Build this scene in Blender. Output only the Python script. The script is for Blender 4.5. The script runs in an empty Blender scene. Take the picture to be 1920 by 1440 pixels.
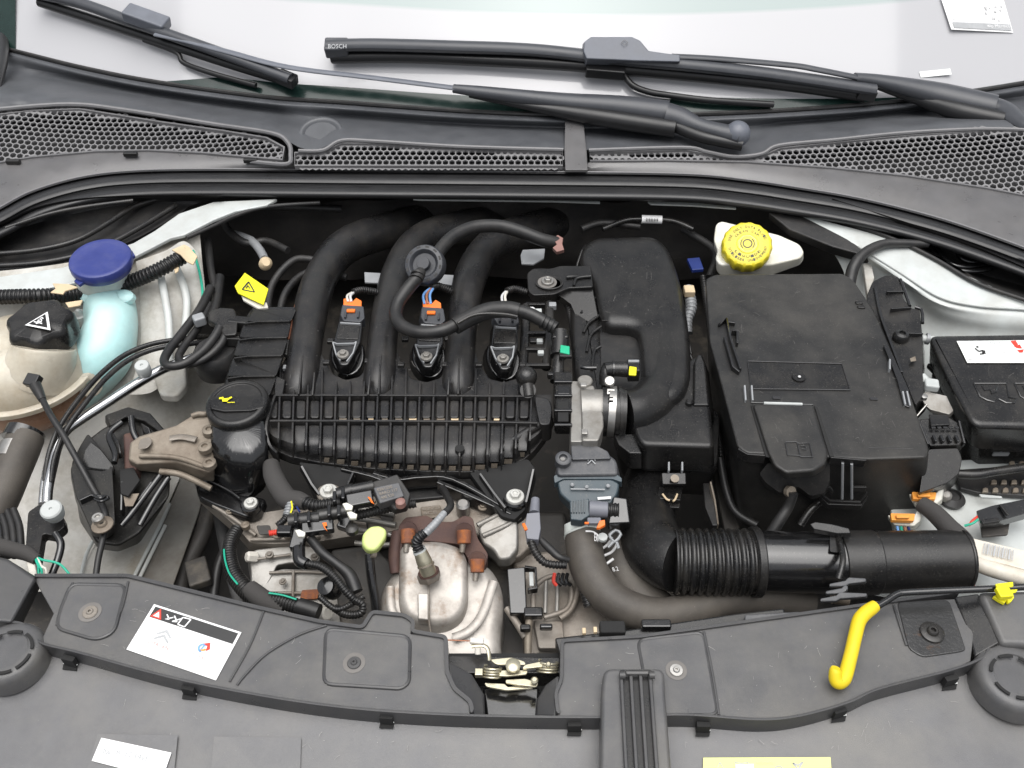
import bpy, bmesh, math, random
from mathutils import Vector, Matrix, Euler, geometry
random.seed(7)
R_ = math.radians
SC = bpy.context.scene
COL = SC.collection
# ---------------------------------------------------------------- camera, sky, sun, exposure
S = 0.00078                      # metres for one reference unit (one photo pixel at the aim point)
TILT = R_(46)
F = 1700.0                       # focal length in the same units
CR = Matrix.Rotation(TILT, 3, 'X')
CP = Vector((0, -math.sin(TILT)*F, math.cos(TILT)*F))
cam_d = bpy.data.cameras.new('camera'); cam = bpy.data.objects.new('camera', cam_d); COL.objects.link(cam)
cam.location = CP*S; cam.rotation_euler = (TILT, 0, 0)
cam_d.sensor_width = 36; cam_d.lens = 36*F/1920; cam_d.clip_start = .02; cam_d.clip_end = 200
SC.camera = cam
W = bpy.data.worlds.new('World'); SC.world = W; W.use_nodes = True
nt = W.node_tree; nt.nodes.clear()
sky = nt.nodes.new('ShaderNodeTexSky'); sky.sky_type = 'NISHITA'; sky.sun_disc = False
SUN_EL, SUN_AZ = 83, 186        # degrees; azimuth from +Y (away from the viewer) towards +X
sky.sun_elevation = R_(SUN_EL); sky.sun_rotation = R_(SUN_AZ); sky.dust_density = 4; sky.ozone_density = .6
hs = nt.nodes.new('ShaderNodeHueSaturation'); hs.inputs['Saturation'].default_value = .22
bg = nt.nodes.new('ShaderNodeBackground'); bg.inputs['Strength'].default_value = .07
wo = nt.nodes.new('ShaderNodeOutputWorld')
nt.links.new(sky.outputs[0], hs.inputs['Color']); nt.links.new(hs.outputs[0], bg.inputs['Color']); nt.links.new(bg.outputs[0], wo.inputs['Surface'])
sd = bpy.data.lights.new('sun', 'SUN'); sd.energy = 1.5; sd.angle = R_(72); sd.color = (1, .985, .965)
sun = bpy.data.objects.new('sun', sd); COL.objects.link(sun)
_d = Vector((math.sin(R_(SUN_AZ))*math.cos(R_(SUN_EL)), math.cos(R_(SUN_AZ))*math.cos(R_(SUN_EL)), math.sin(R_(SUN_EL))))
sun.rotation_euler = _d.to_track_quat('Z', 'Y').to_euler()
SC.view_settings.view_transform = 'Standard'; SC.view_settings.look = 'None'; SC.view_settings.gamma = 1
SC.view_settings.exposure = 1.0

# ---------------------------------------------------------------- placing helpers
def _ray(px, py): return CR @ Vector(((px-960)/F, (720-py)/F, -1))
def K(px, py, h=0):
    d = _ray(px, py); return ((h-CP.z)/d.z)/F
def P(px, py, h=0):
    d = _ray(px, py); return (CP + d*((h-CP.z)/d.z))*S
def V(p): return P(*p[:3]) if not isinstance(p, Vector) else p
def crom(pts, n, closed=False):
    """catmull-rom through tuples/vectors of any length"""
    out = []; N = len(pts)
    if N < 3 and not closed:
        a, b = pts[0], pts[-1]
        return [tuple(a[j]+(b[j]-a[j])*i/n for j in range(len(a))) for i in range(n+1)]
    for i in range(N if closed else N-1):
        if closed: a, b, c, d = pts[i-1], pts[i], pts[(i+1) % N], pts[(i+2) % N]
        else: a, b, c, d = pts[max(i-1, 0)], pts[i], pts[i+1], pts[min(i+2, N-1)]
        for k in range(n):
            t = k/n; t2 = t*t; t3 = t2*t
            out.append(tuple(.5*(2*b[j]+(c[j]-a[j])*t+(2*a[j]-5*b[j]+4*c[j]-d[j])*t2+(3*b[j]-a[j]-3*c[j]+d[j])*t3) for j in range(len(b))))
    if not closed: out.append(tuple(pts[-1]))
    return out
def resample(pts, n):
    L = [0]
    for a, b in zip(pts, pts[1:]): L.append(L[-1]+math.dist(a, b))
    out = []; j = 0
    for i in range(n):
        s = L[-1]*i/(n-1)
        while j < len(L)-2 and L[j+1] < s: j += 1
        t = (s-L[j])/max(L[j+1]-L[j], 1e-12)
        out.append(tuple(pts[j][q]+(pts[j+1][q]-pts[j][q])*min(max(t, 0), 1) for q in range(len(pts[j]))))
    return out
def fillet(pts, r, n=4):
    """round the corners of an outline given in photo units; points are (x,y) or (x,y,h)"""
    out = []; N = len(pts)
    for i in range(N):
        a, b, c = pts[i-1], pts[i], pts[(i+1) % N]
        rr = r if not isinstance(r, (list, tuple)) else r[i]
        la, lc = math.dist(a[:2], b[:2]), math.dist(c[:2], b[:2])
        q = min(rr, la*.48, lc*.48)
        if q < .5: out.append(b); continue
        p0 = [b[j]+(a[j]-b[j])*q/la for j in range(len(b))]; p1 = [b[j]+(c[j]-b[j])*q/lc for j in range(len(b))]
        for k in range(n+1):
            t = k/n; out.append(tuple((1-t)**2*p0[j]+2*t*(1-t)*b[j]+t*t*p1[j] for j in range(len(b))))
    return out
def wloc(o):
    v = Vector((0, 0, 0))
    while o: v = v + o.location; o = o.parent
    return v
def tag(o, label=None, cat=None, group=None, kind=None):
    if label: o['label'] = label
    if cat: o['category'] = cat
    if group: o['group'] = group
    if kind: o['kind'] = kind
    return o
def thing(name, label, cat, at, group=None):
    o = bpy.data.objects.new(name, None); COL.objects.link(o); o.location = V(at); o.empty_display_size = .02
    return tag(o, label, cat, group)
class MB:
    def __init__(s): s.v = []; s.f = []
    def add(s, vs, fs):
        b = len(s.v); s.v += [Vector(x) for x in vs]; s.f += [tuple(b+i for i in q) for q in fs]; return s
    def build(s, name, mat, parent=None, bevel=0, seg=2, ang=40, sub=0, solid=0, label=None, cat=None, group=None, kind=None):
        me = bpy.data.meshes.new(name)
        L = wloc(parent) if parent else sum(s.v, Vector())/len(s.v)
        me.from_pydata([x-L for x in s.v], [], s.f)
        bm = bmesh.new(); bm.from_mesh(me); bmesh.ops.recalc_face_normals(bm, faces=bm.faces); bm.to_mesh(me); bm.free()
        me.polygons.foreach_set('use_smooth', [True]*len(me.polygons))
        if not sub: me.set_sharp_from_angle(angle=R_(ang))
        me.materials.append(M[mat] if isinstance(mat, str) else mat)
        o = bpy.data.objects.new(name, me); COL.objects.link(o)
        if parent: o.parent = parent
        else: o.location = L
        if solid:
            m = o.modifiers.new('s', 'SOLIDIFY'); m.thickness = solid*S; m.offset = -1
        if bevel:
            m = o.modifiers.new('b', 'BEVEL'); m.width = bevel*S; m.segments = seg; m.limit_method = 'ANGLE'; m.angle_limit = R_(38); m.harden_normals = True
        if sub:
            m = o.modifiers.new('u', 'SUBSURF'); m.levels = m.render_levels = sub
        return tag(o, label, cat, group, kind)
    # --- shapes (world coordinates)
    def prism(s, top, depth, grow=0, bottom=None):
        n = len(top); c = sum(top, Vector())/n
        bot = bottom or [Vector((c.x+(p.x-c.x)*(1+grow), c.y+(p.y-c.y)*(1+grow), p.z-depth)) for p in top]
        return s.add(top+bot, [tuple(range(n)), tuple(range(2*n-1, n-1, -1))]+[(i, n+i, n+(i+1) % n, (i+1) % n) for i in range(n)])
    def rings(s, rings, cap=True, closed=True):
        n = len(rings[0]); m = len(rings); vs = [p for r in rings for p in r]; fs = []
        for i in range(m-1):
            for j in range(n if closed else n-1):
                fs.append((i*n+j, i*n+(j+1) % n, (i+1)*n+(j+1) % n, (i+1)*n+j))
        if cap: fs += [tuple(range(n-1, -1, -1)), tuple(range((m-1)*n, m*n))]
        return s.add(vs, fs)
    def sweep(s, pts, rad, seg=14, sx=1, sy=1, cap=True, up=None):
        rings = []; t0 = None; nrm = None
        for i, p in enumerate(pts):
            t = (pts[min(i+1, len(pts)-1)]-pts[max(i-1, 0)])
            if t.length < 1e-9: t = t0 or Vector((1, 0, 0))
            t = t.normalized()
            if nrm is None:
                nrm = (Vector((0, 0, 1)) if abs(t.z) < .95 else Vector((0, 1, 0)))
                nrm = (nrm-t*nrm.dot(t)).normalized()
            elif up: nrm = Vector((0, 0, 1)); nrm = (nrm-t*nrm.dot(t)).normalized()
            else:
                nrm = (t0.rotation_difference(t) @ nrm); nrm = (nrm-t*nrm.dot(t)).normalized()
            b = t.cross(nrm); t0 = t
            r = rad[i] if isinstance(rad, list) else rad
            rings.append([p+(nrm*math.cos(a)*sy+b*math.sin(a)*sx)*r for a in [2*math.pi*k/seg for k in range(seg)]])
        return s.rings(rings, cap)
    def lathe(s, O, prof, axis=(0, 0, 1), seg=28, lobes=0, sq=1, rot=0):
        q = Vector(axis).normalized().to_track_quat('Z', 'Y'); rings = []
        for pr in prof:
            r, z = pr[0], pr[1]; la = pr[2] if len(pr) > 2 else 0
            rings.append([O+q @ Vector((max(r, 1e-6)*(1+la*math.cos(lobes*a))*math.cos(a+rot), sq*max(r, 1e-6)*(1+la*math.cos(lobes*a))*math.sin(a+rot), z)) for a in [2*math.pi*k/seg for k in range(seg)]])
        return s.rings(rings)
    def box(s, c, size, rot=(0, 0, 0), taper=1):
        m = Euler([R_(a) for a in rot]).to_matrix(); x, y, z = [q/2 for q in size]
        vs = [c+m @ Vector((i*x*(taper if k < 0 else 1), j*y*(taper if k < 0 else 1), k*z)) for k in (1, -1) for i, j in ((-1, -1), (1, -1), (1, 1), (-1, 1))]
        return s.add(vs, [(0, 1, 2, 3), (7, 6, 5, 4), (0, 4, 5, 1), (1, 5, 6, 2), (2, 6, 7, 3), (3, 7, 4, 0)])
    def wall(s, pts, w, up, dn, closed=False):
        """upright strip along a path: w wide, from up above to dn below the path"""
        n = len(pts); L = []; Rr = []
        for i, p in enumerate(pts):
            a = pts[(i-1) % n] if closed or i else pts[0]; b = pts[(i+1) % n] if closed or i < n-1 else pts[-1]
            t = Vector((b.x-a.x, b.y-a.y, 0)); t = t.normalized() if t.length > 1e-9 else Vector((1, 0, 0))
            o = Vector((-t.y, t.x, 0))*w/2; L.append(p+o); Rr.append(p-o)
        U, D = Vector((0, 0, up)), Vector((0, 0, -dn))
        rings = [[L[i]+U, Rr[i]+U, Rr[i]+D, L[i]+D] for i in range(n)]
        if closed: rings.append(rings[0]); return s.rings(rings, cap=False)
        return s.rings(rings)
# --- one-call builders in photo units
def kk(p): return K(*p[:3])*S
def tube(name, pts, r, mat, parent=None, n=8, seg=14, ribs=None, sx=1, sy=1, cap=True, up=None, **kw):
    """pts (px,py,h[,r]); ribs=(pitch, depth fraction)"""
    full = [(*V(p), (p[3] if len(p) > 3 else r)*kk(p)) for p in pts]
    c = crom(full, n) if len(full) > 2 else crom(full, max(n, 2))
    if ribs:
        L = sum(math.dist(a[:3], b[:3]) for a, b in zip(c, c[1:]))
        pitch = ribs[0]*kk(pts[0]); N = max(int(L/pitch)*6+1, 7); c = resample(c, N)
        rad = []
        for i, q in enumerate(c): rad.append(q[3]*(1-ribs[1]*(0, .0, .25, 1, 1, .25)[i % 6]))
    else: rad = [q[3] for q in c]
    return MB().sweep([Vector(q[:3]) for q in c], rad, seg, sx, sy, cap, up).build(name, mat, parent, **kw)
def prism(name, pts, h, depth, mat, parent=None, rnd=0, grow=0, bevel=2, **kw):
    pts = [(p[0], p[1], p[2] if len(p) > 2 else h) for p in pts]
    if rnd: pts = fillet(pts, rnd)
    k = sum(kk(p) for p in pts)/len(pts)
    return MB().prism([V(p) for p in pts], depth*k, grow).build(name, mat, parent, bevel=bevel, **kw)
def lathe(name, at, prof, mat, parent=None, axis=(0, 0, 1), bevel=0, **kw):
    k = kk(at); b = {q: kw.pop(q) for q in ('seg', 'lobes', 'sq', 'rot') if q in kw}
    return MB().lathe(V(at), [(q[0]*k, q[1]*k, *q[2:]) for q in prof], axis, **b).build(name, mat, parent, bevel=bevel, **kw)
def box(name, at, size, mat, parent=None, rot=(0, 0, 0), bevel=2, taper=1, **kw):
    k = kk(at); return MB().box(V(at), [q*k for q in size], rot, taper).build(name, mat, parent, bevel=bevel, **kw)
def wall(name, pts, w, up, dn, mat, parent=None, n=0, closed=False, bevel=0, **kw):
    k = kk(pts[0]); c = crom(pts, n, closed) if n else pts
    return MB().wall([V(p) for p in c], w*k, up*k, dn*k, closed).build(name, mat, parent, bevel=bevel, **kw)
def loft(name, rows, mat, parent=None, n=40, m=4, **kw):
    rr = [resample(crom(r, 10) if len(r) > 2 else crom(r, 4), n) for r in rows]
    cols = [crom([r[i] for r in rr], m) for i in range(n)]
    k = len(cols[0])
    return MB().rings([[V(cols[i][j]) for i in range(n)] for j in range(k)], cap=False, closed=False).build(name, mat, parent, **kw)
def hull(name, secs, mat, parent=None, rnd=0, **kw):
    secs = [fillet(s_, rnd) if rnd else s_ for s_ in secs]
    return MB().rings([[V(p) for p in s_] for s_ in secs]).build(name, mat, parent, **kw)
def pillow(name, pts, h, r, depth, mat, parent=None, rnd=10, shift=(0, 0), grow=1.0, steps=6, **kw):
    """moulded block whose top edge is rounded off with radius r"""
    pts = fillet([(p[0], p[1], p[2] if len(p) > 2 else h) for p in pts], rnd, 6)
    n = len(pts); A = sum(pts[i][0]*pts[(i+1) % n][1]-pts[(i+1) % n][0]*pts[i][1] for i in range(n)); sg = 1 if A > 0 else -1
    def off(d):
        out = []
        for i in range(n):
            a, b, c = pts[i-1], pts[i], pts[(i+1) % n]
            e1 = (b[0]-a[0], b[1]-a[1]); e2 = (c[0]-b[0], c[1]-b[1]); l1 = math.hypot(*e1) or 1; l2 = math.hypot(*e2) or 1
            nx, ny = -(e1[1]/l1+e2[1]/l2), e1[0]/l1+e2[0]/l2; l = math.hypot(nx, ny) or 1
            out.append((b[0]+sg*nx/l*d, b[1]+sg*ny/l*d, b[2]))
        return out
    rings = []
    for i in range(steps, -1, -1):
        t = i/steps*math.pi/2
        rings.append([V((x, y+r*(1-math.sin(t))*.62, z-r*(1-math.sin(t)))) for x, y, z in off(r*(1-math.cos(t)))])
    cx, cy = sum(p[0] for p in pts)/n, sum(p[1] for p in pts)/n
    rings.append([V(((x-cx)*grow+cx+shift[0], (y-cy)*grow+cy+shift[1]+depth*.62, z-depth)) for x, y, z in pts])
    return MB().rings(rings).build(name, mat, parent, ang=50, **kw)
def bolt(at, r, mat, parent, axis=(0, 0, 1), name='bolt', **kw):
    k = kk(at)*r; m = MB(); O = V(at); A = Vector(axis).normalized()
    m.lathe(O, [(0, -.3*k), (1*k, -.3*k), (1*k, .05*k), (.93*k, .16*k), (0, .16*k)], axis, 24)
    m.lathe(O+A*.16*k, [(0, 0), (.6*k, 0), (.6*k, .4*k), (.52*k, .48*k), (.3*k, .48*k), (.26*k, .36*k), (0, .36*k)], axis, 6)
    return m.build(name, mat, parent, bevel=.4, **kw)
def screw(at, r, mat, parent, axis=(0, 0, 1), name='screw', **kw):
    """round washer head with a star recess"""
    return lathe(name, at, [(0, -2), (r, -2), (r, 1), (r*.92, 2.2), (r*.5, 2.4), (r*.45, r*.28), (r*.36, r*.36), (r*.22, r*.36, .0), (r*.2, r*.1, .2), (0, r*.1)], mat, parent, axis, lobes=6, seg=36, **kw)
def decal(name, q, mat, parent=None, off=1.0, rnd=0, shapes=None, **kw):
    """flat sheet on the quad q = TL,TR,BR,BL (photo units + height); off = height above it"""
    A = [V(p) for p in q]; nrm = (A[1]-A[0]).cross(A[3]-A[0]).normalized(); nrm = nrm if nrm.dot(CP*S-A[0]) > 0 else -nrm
    o = nrm*off*S
    def uv(u, v): return A[0]*(1-u)*(1-v)+A[1]*u*(1-v)+A[2]*u*v+A[3]*(1-u)*v+o
    m = MB()
    for sh in (shapes or [[(0, 0), (1, 0), (1, 1), (0, 1)]]):
        if rnd: sh = fillet(sh, rnd)
        m.add([uv(*p) for p in sh], [tuple(range(len(sh)))])
    return m.build(name, mat, parent, **kw)
def ringsh(cx, cy, r, w, a0=0, a1=360, asp=1, n=24):
    """arc band as a uv outline"""
    A = [R_(a0+(a1-a0)*i/n) for i in range(n+1)]
    return [(cx+r*math.cos(a), cy+r*asp*math.sin(a)) for a in A]+[(cx+(r-w)*math.cos(a), cy+(r-w)*asp*math.sin(a)) for a in reversed(A)]
def linesh(pts, w, asp=1):
    out = []
    for (x0, y0), (x1, y1) in zip(pts, pts[1:]):
        dx, dy = x1-x0, (y1-y0)/asp; l = math.hypot(dx, dy) or 1; ox, oy = -dy/l*w/2, dx/l*w/2*asp
        out.append([(x0+ox, y0+oy), (x1+ox, y1+oy), (x1-ox, y1-oy), (x0-ox, y0-oy)])
    return out
def text(name, s, q, mat, parent, off=1.3, extrude=0, fit=None, **kw):
    """lettering as a mesh fitted in the quad q = TL,TR,BR,BL"""
    c = bpy.data.curves.new('t', 'FONT'); c.body = s; c.resolution_u = 2; c.extrude = 0
    t = bpy.data.objects.new('t', c); COL.objects.link(t)
    bpy.context.view_layer.update()
    me = bpy.data.meshes.new_from_object(t.evaluated_get(bpy.context.evaluated_depsgraph_get()))
    bpy.data.objects.remove(t)
    vs = [v.co for v in me.vertices]; x0, x1 = min(v.x for v in vs), max(v.x for v in vs); y0, y1 = min(v.y for v in vs), max(v.y for v in vs)
    A = [V(p) for p in q]; nrm = (A[1]-A[0]).cross(A[3]-A[0]).normalized(); nrm = nrm if nrm.dot(CP*S-A[0]) > 0 else -nrm
    def uv(u, v): return A[0]*(1-u)*(1-v)+A[1]*u*(1-v)+A[2]*u*v+A[3]*(1-u)*v+nrm*off*S
    m = MB().add([uv((v.x-x0)/(x1-x0), 1-(v.y-y0)/(y1-y0)) for v in vs], [tuple(p.vertices) for p in me.polygons])
    bpy.data.meshes.remove(me)
    return m.build(name, mat, parent, **kw)
_sr = random.Random(11)
def flecks(name, poly, hf, mat_, parent, n=40, scratch=.5, size=1.0):
    """dust specks and fine scratches lying on a surface: one mesh"""
    m = MB(); xs_ = [p[0] for p in poly]; ys_ = [p[1] for p in poly]; k = 0; tries = 0
    while k < n and tries < n*20:
        tries += 1
        x, y = _sr.uniform(min(xs_), max(xs_)), _sr.uniform(min(ys_), max(ys_)); ins = False; j = len(poly)-1
        for i in range(len(poly)):
            if (poly[i][1] > y) != (poly[j][1] > y) and x < (poly[j][0]-poly[i][0])*(y-poly[i][1])/(poly[j][1]-poly[i][1])+poly[i][0]: ins = not ins
            j = i
        if not ins: continue
        k += 1; h = hf(x, y) if callable(hf) else hf
        if _sr.random() < scratch:
            a = _sr.uniform(0, 6.28); b = a+_sr.uniform(-.5, .5); l = _sr.uniform(3, 16)*size; w = _sr.uniform(.18, .42)
            p = [(x, y), (x+l*.5*math.cos(a), y+l*.5*math.sin(a)), (x+l*.5*math.cos(a)+l*.5*math.cos(b), y+l*.5*math.sin(a)+l*.5*math.sin(b))]
            for (x0, y0), (x1, y1) in zip(p, p[1:]):
                dx, dy = x1-x0, y1-y0; q = math.hypot(dx, dy) or 1; ox, oy = -dy/q*w, dx/q*w
                m.add([V((x0+ox, y0+oy, h)), V((x1+ox*.6, y1+oy*.6, h)), V((x1-ox*.6, y1-oy*.6, h)), V((x0-ox, y0-oy, h))], [(0, 1, 2, 3)])
        else:
            r = _sr.uniform(.4, 1.0)*size; m.add([V((x+r*math.cos(t)*_sr.uniform(.6, 1.2), y+r*math.sin(t)*_sr.uniform(.6, 1.1), h)) for t in (0, 1.2, 2.5, 3.8, 5.1)], [(0, 1, 2, 3, 4)])
    return m.build(name, mat_, parent, kind='stuff')
def copy_tree(o, d, label=None, parent=None):
    c = o.copy(); COL.objects.link(c)
    if parent: c.parent = parent
    else: c.location = o.location+d
    if label: c['label'] = label
    for ch in [x for x in COL.objects if x.parent == o]: copy_tree(ch, None, None, c)
    return c

# ---------------------------------------------------------------- materials
M = {}
def mat(name, col, rough=.5, metal=0, bump=0, bs=900, var=.12, vs=25, specks=0, dirt=None, trans=0, sss=0, coat=0, spec=.5, blotch=None):
    m = bpy.data.materials.new(name); m.use_nodes = True; t = m.node_tree; L = t.links
    b = t.nodes['Principled BSDF']; N = t.nodes.new
    tc = N('ShaderNodeTexCoord'); O = tc.outputs['Object']
    def noise(sc, det=4, ro=.6):
        n = N('ShaderNodeTexNoise'); n.inputs['Scale'].default_value = sc; n.inputs['Detail'].default_value = det; n.inputs['Roughness'].default_value = ro; L.new(O, n.inputs['Vector']); return n.outputs['Fac']
    def rng(src, a, b_, c=0, d=1):
        n = N('ShaderNodeMapRange'); L.new(src, n.inputs[0])
        for i, q in enumerate((a, b_, c, d)): n.inputs[i+1].default_value = q
        return n.outputs[0]
    def mix(f, a, c):
        n = N('ShaderNodeMix'); n.data_type = 'RGBA'
        if isinstance(f, (int, float)): n.inputs[0].default_value = f
        else: L.new(f, n.inputs[0])
        for i, q in ((6, a), (7, c)):
            if isinstance(q, tuple): n.inputs[i].default_value = (*q, 1)
            else: L.new(q, n.inputs[i])
        return n.outputs[2]
    nv = noise(vs)
    c = mix(rng(nv, .3, .7), tuple(x*(1-var) for x in col), tuple(min(1, x*(1+var)) for x in col))
    r = rng(nv, .25, .75, max(rough-.08, .02), min(rough+.08, 1))
    if blotch:      # (colour, threshold, scale)
        f = rng(noise(blotch[2], 6, .65), blotch[1], blotch[1]+.12); c = mix(f, c, blotch[0])
    if dirt:        # (colour, amount, scale) film of dirt
        f = rng(noise(dirt[2], 8, .7), .42, .72, 0, dirt[1]); c = mix(f, c, dirt[0])
    if specks:
        vo = N('ShaderNodeTexVoronoi'); vo.inputs['Scale'].default_value = 130; vo.inputs['Randomness'].default_value = 1; L.new(O, vo.inputs['Vector'])
        f = rng(vo.outputs['Distance'], .02, .09, specks, 0); g = rng(noise(45, 2), .56, .62); mm = N('ShaderNodeMath'); mm.operation = 'MULTIPLY'; L.new(f, mm.inputs[0]); L.new(g, mm.inputs[1])
        c = mix(mm.outputs[0], c, (.34, .32, .29))
        vo2 = N('ShaderNodeTexNoise'); vo2.inputs['Scale'].default_value = 420; vo2.inputs['Detail'].default_value = 3; L.new(O, vo2.inputs['Vector'])
        c = mix(rng(vo2.outputs['Fac'], .60, .78, 0, min(specks*.45, 1)), c, (.22, .205, .18))
    L.new(c, b.inputs['Base Color']); L.new(r, b.inputs['Roughness'])
    b.inputs['Metallic'].default_value = metal; b.inputs['Specular IOR Level'].default_value = spec
    if bump:
        bn = N('ShaderNodeBump'); bn.inputs['Strength'].default_value = bump; bn.inputs['Distance'].default_value = .0006
        L.new(noise(bs, 3), bn.inputs['Height']); L.new(bn.outputs[0], b.inputs['Normal'])
    if trans: b.inputs['Transmission Weight'].default_value = trans
    if sss:
        b.inputs['Subsurface Weight'].default_value = sss; b.inputs['Subsurface Radius'].default_value = (1, 1, 1); b.inputs['Subsurface Scale'].default_value = .012
    if coat: b.inputs['Coat Weight'].default_value = coat; b.inputs['Coat Roughness'].default_value = .08
    M[name] = m; return m
tan = (.30, .24, .17)
mat('black_plastic', (.011, .011, .0115), .30, bump=.25, specks=.6, spec=.45, dirt=((.04, .037, .033), .45, 12))
mat('dusty_black', (.014, .014, .0142), .4, bump=.3, bs=1200, specks=.5, dirt=((.075, .07, .062), .6, 7), blotch=((.026, .025, .023), .55, 16))
mat('mount_black', (.010, .010, .010), .42, bump=.3, specks=.7, spec=.3, dirt=((.05, .045, .035), .4, 25))
mat('black_matte', (.014, .014, .0145), .5, bump=.3, specks=.4, dirt=((.09, .08, .07), .25, 30))
mat('black_gloss', (.008, .008, .0085), .17, bump=.06, bs=500, specks=.45, spec=.95)
mat('black_semi', (.011, .011, .0115), .27, bump=.15, specks=.6, dirt=((.10, .09, .075), .25, 22))
mat('manifold_black', (.015, .015, .016), .31, bump=.28, bs=1100, specks=.6, dirt=((.11, .095, .075), .2, 26))
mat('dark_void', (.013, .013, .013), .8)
mat('rubber', (.015, .015, .0155), .42, bump=.2, bs=600, dirt=((.1, .09, .08), .2, 40))
mat('seal_rubber', (.022, .022, .023), .33, bump=.08, bs=400)
mat('cowl_plastic', (.08, .084, .092), .36, bump=.3, bs=1500, dirt=((.12, .12, .12), .2, 12))
mat('grille_plastic', (.135, .133, .137), .38, bump=.2, bs=1500, spec=.8)
mat('cover_grey', (.10, .098, .10), .32, bump=.35, bs=1500, spec=.8, dirt=((.15, .14, .13), .35, 8))
mat('panel_grey', (.08, .08, .083), .34, bump=.4, bs=1400, specks=.3, spec=.6, blotch=((.105, .102, .097), .56, 5), dirt=((.17, .16, .14), .45, 12))
mat('panel_light', (.12, .12, .124), .36, bump=.4, bs=1400, specks=.3, spec=.6, blotch=((.145, .142, .136), .55, 4), dirt=((.20, .19, .17), .45, 10))  # lower panel's sky sheen put in as a lighter copy of panel_grey
mat('panel_edge', (.05, .05, .052), .32, bump=.2, bs=1400, dirt=((.11, .105, .095), .3, 20))
mat('wiper_grey', (.055, .058, .066), .36, bump=.2, bs=1300)
mat('wiper_cap', (.13, .14, .165), .4, bump=.25, bs=1300)
mat('wiper_black', (.014, .014, .015), .35)
mat('white_paint', (.55, .58, .57), .35, dirt=((.30, .27, .22), .5, 8), coat=.3, var=.05)
mat('dirty_paint', (.52, .51, .475), .5, dirt=((.20, .165, .115), .8, 13), specks=.5, blotch=((.36, .33, .27), .58, 5))
mat('rail_grey', (.30, .30, .28), .55, dirt=((.12, .10, .08), .9, 10), specks=.3, bump=.2, bs=300)
mat('alu', (.33, .32, .30), .46, metal=.55, bump=.5, bs=500, dirt=((.13, .11, .085), .75, 22))
mat('cast_dirty', (.26, .235, .205), .5, metal=.4, bump=.7, bs=450, dirt=((.12, .09, .065), .8, 16))
mat('cast_tan', (.25, .215, .172), .55, metal=.35, bump=.8, bs=500, dirt=((.09, .06, .04), .7, 20))
mat('steel', (.45, .44, .42), .36, metal=.85, bump=.15, bs=400, dirt=((.25, .22, .18), .4, 40))
mat('bright_pipe', (.72, .72, .72), .22, metal=1, dirt=((.3, .28, .25), .3, 20))
mat('zinc', (.62, .58, .44), .34, metal=.8, dirt=((.2, .16, .1), .4, 40))
mat('rust', (.20, .075, .04), .75, bump=.9, bs=500, blotch=((.34, .11, .03), .5, 60))
mat('rusty_iron', (.085, .048, .042), .7, metal=.2, bump=.8, bs=420, dirt=((.15, .085, .06), .6, 25))
mat('heat_shield', (.50, .47, .43), .46, metal=.35, bump=.35, bs=160, blotch=((.27, .17, .10), .57, 18), dirt=((.17, .145, .125), .9, 15))
mat('cream_tank', (.56, .52, .43), .32, sss=.45, dirt=((.30, .22, .13), .7, 8), coat=.2)
mat('amber_coolant', (.26, .12, .06), .3, sss=.2, dirt=((.4, .26, .16), .6, 14))
mat('cyan_tank', (.50, .78, .78), .35, sss=.5, coat=.1, dirt=((.62, .80, .76), .7, 9))
mat('cloudy_tank', (.66, .70, .66), .35, sss=.5)
mat('white_tank', (.74, .73, .66), .35, sss=.3, dirt=((.42, .36, .22), .4, 10))
mat('cap_blue', (.028, .042, .20), .38, bump=.2, var=.1, dirt=((.10, .11, .25), .5, 20))
mat('plain_blue', (.01, .025, .14), .4)
mat('cap_yellow', (.78, .66, .03), .38, bump=.1, dirt=((.45, .36, .08), .45, 40))
mat('foam_yellow', (.80, .60, .012), .55, bump=.25, bs=900, var=.06, dirt=((.45, .33, .06), .35, 30))
mat('tag_yellow', (.80, .76, .02), .4)
mat('clip_yellow', (.87, .80, .02), .35)
mat('lime', (.62, .74, .25), .4, sss=.2, dirt=((.4, .42, .2), .5, 30))
mat('orange', (.85, .17, .015), .4)
mat('orange_pale', (.80, .33, .06), .45)
mat('red', (.65, .05, .03), .45)
mat('green', (.01, .42, .22), .4)
mat('tape_tan', (.62, .49, .32), .65, bump=.4, bs=300)
mat('wire_white', (.66, .63, .57), .45)
mat('wire_blue', (.18, .38, .75), .4)
mat('wire_brown', (.38, .16, .09), .45)
mat('wire_green', (.02, .40, .26), .45)
mat('conduit_white', (.68, .64, .56), .45, dirt=((.35, .29, .2), .5, 20))
mat('grey_box', (.065, .068, .075), .42, bump=.35, bs=1000, specks=.9, dirt=((.2, .19, .18), .4, 25))
mat('rail_dark', (.17, .165, .15), .6, dirt=((.07, .055, .04), .9, 9), specks=.3, bump=.3, bs=260)
mat('bolt_pale', (.60, .60, .57), .42, metal=.3, dirt=((.25, .22, .18), .5, 60))
mat('blue_grey', (.045, .065, .078), .42, bump=.2, specks=.9)
mat('connector_dark', (.045, .048, .055), .4, bump=.2, specks=.6)
mat('insulation', (.034, .032, .031), .85, bump=1, bs=120, dirt=((.07, .062, .055), .7, 12))
mat('connector_grey', (.16, .165, .19), .45)
mat('bracket_grey', (.30, .31, .32), .5, metal=.2)
mat('hose_brown', (.068, .06, .052), .6, bump=.35, bs=700, specks=.35, dirt=((.13, .115, .095), .6, 16))
mat('tape_cloth', (.05, .047, .045), .85, bump=.7, bs=600)
mat('cap_pale', (.46, .48, .47), .45)
mat('label_white', (.86, .86, .86), .4, var=.02)
mat('label_blank', (.80, .82, .80), .45, var=.02)
mat('label_yellow', (.80, .82, .28), .4, var=.03)
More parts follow.
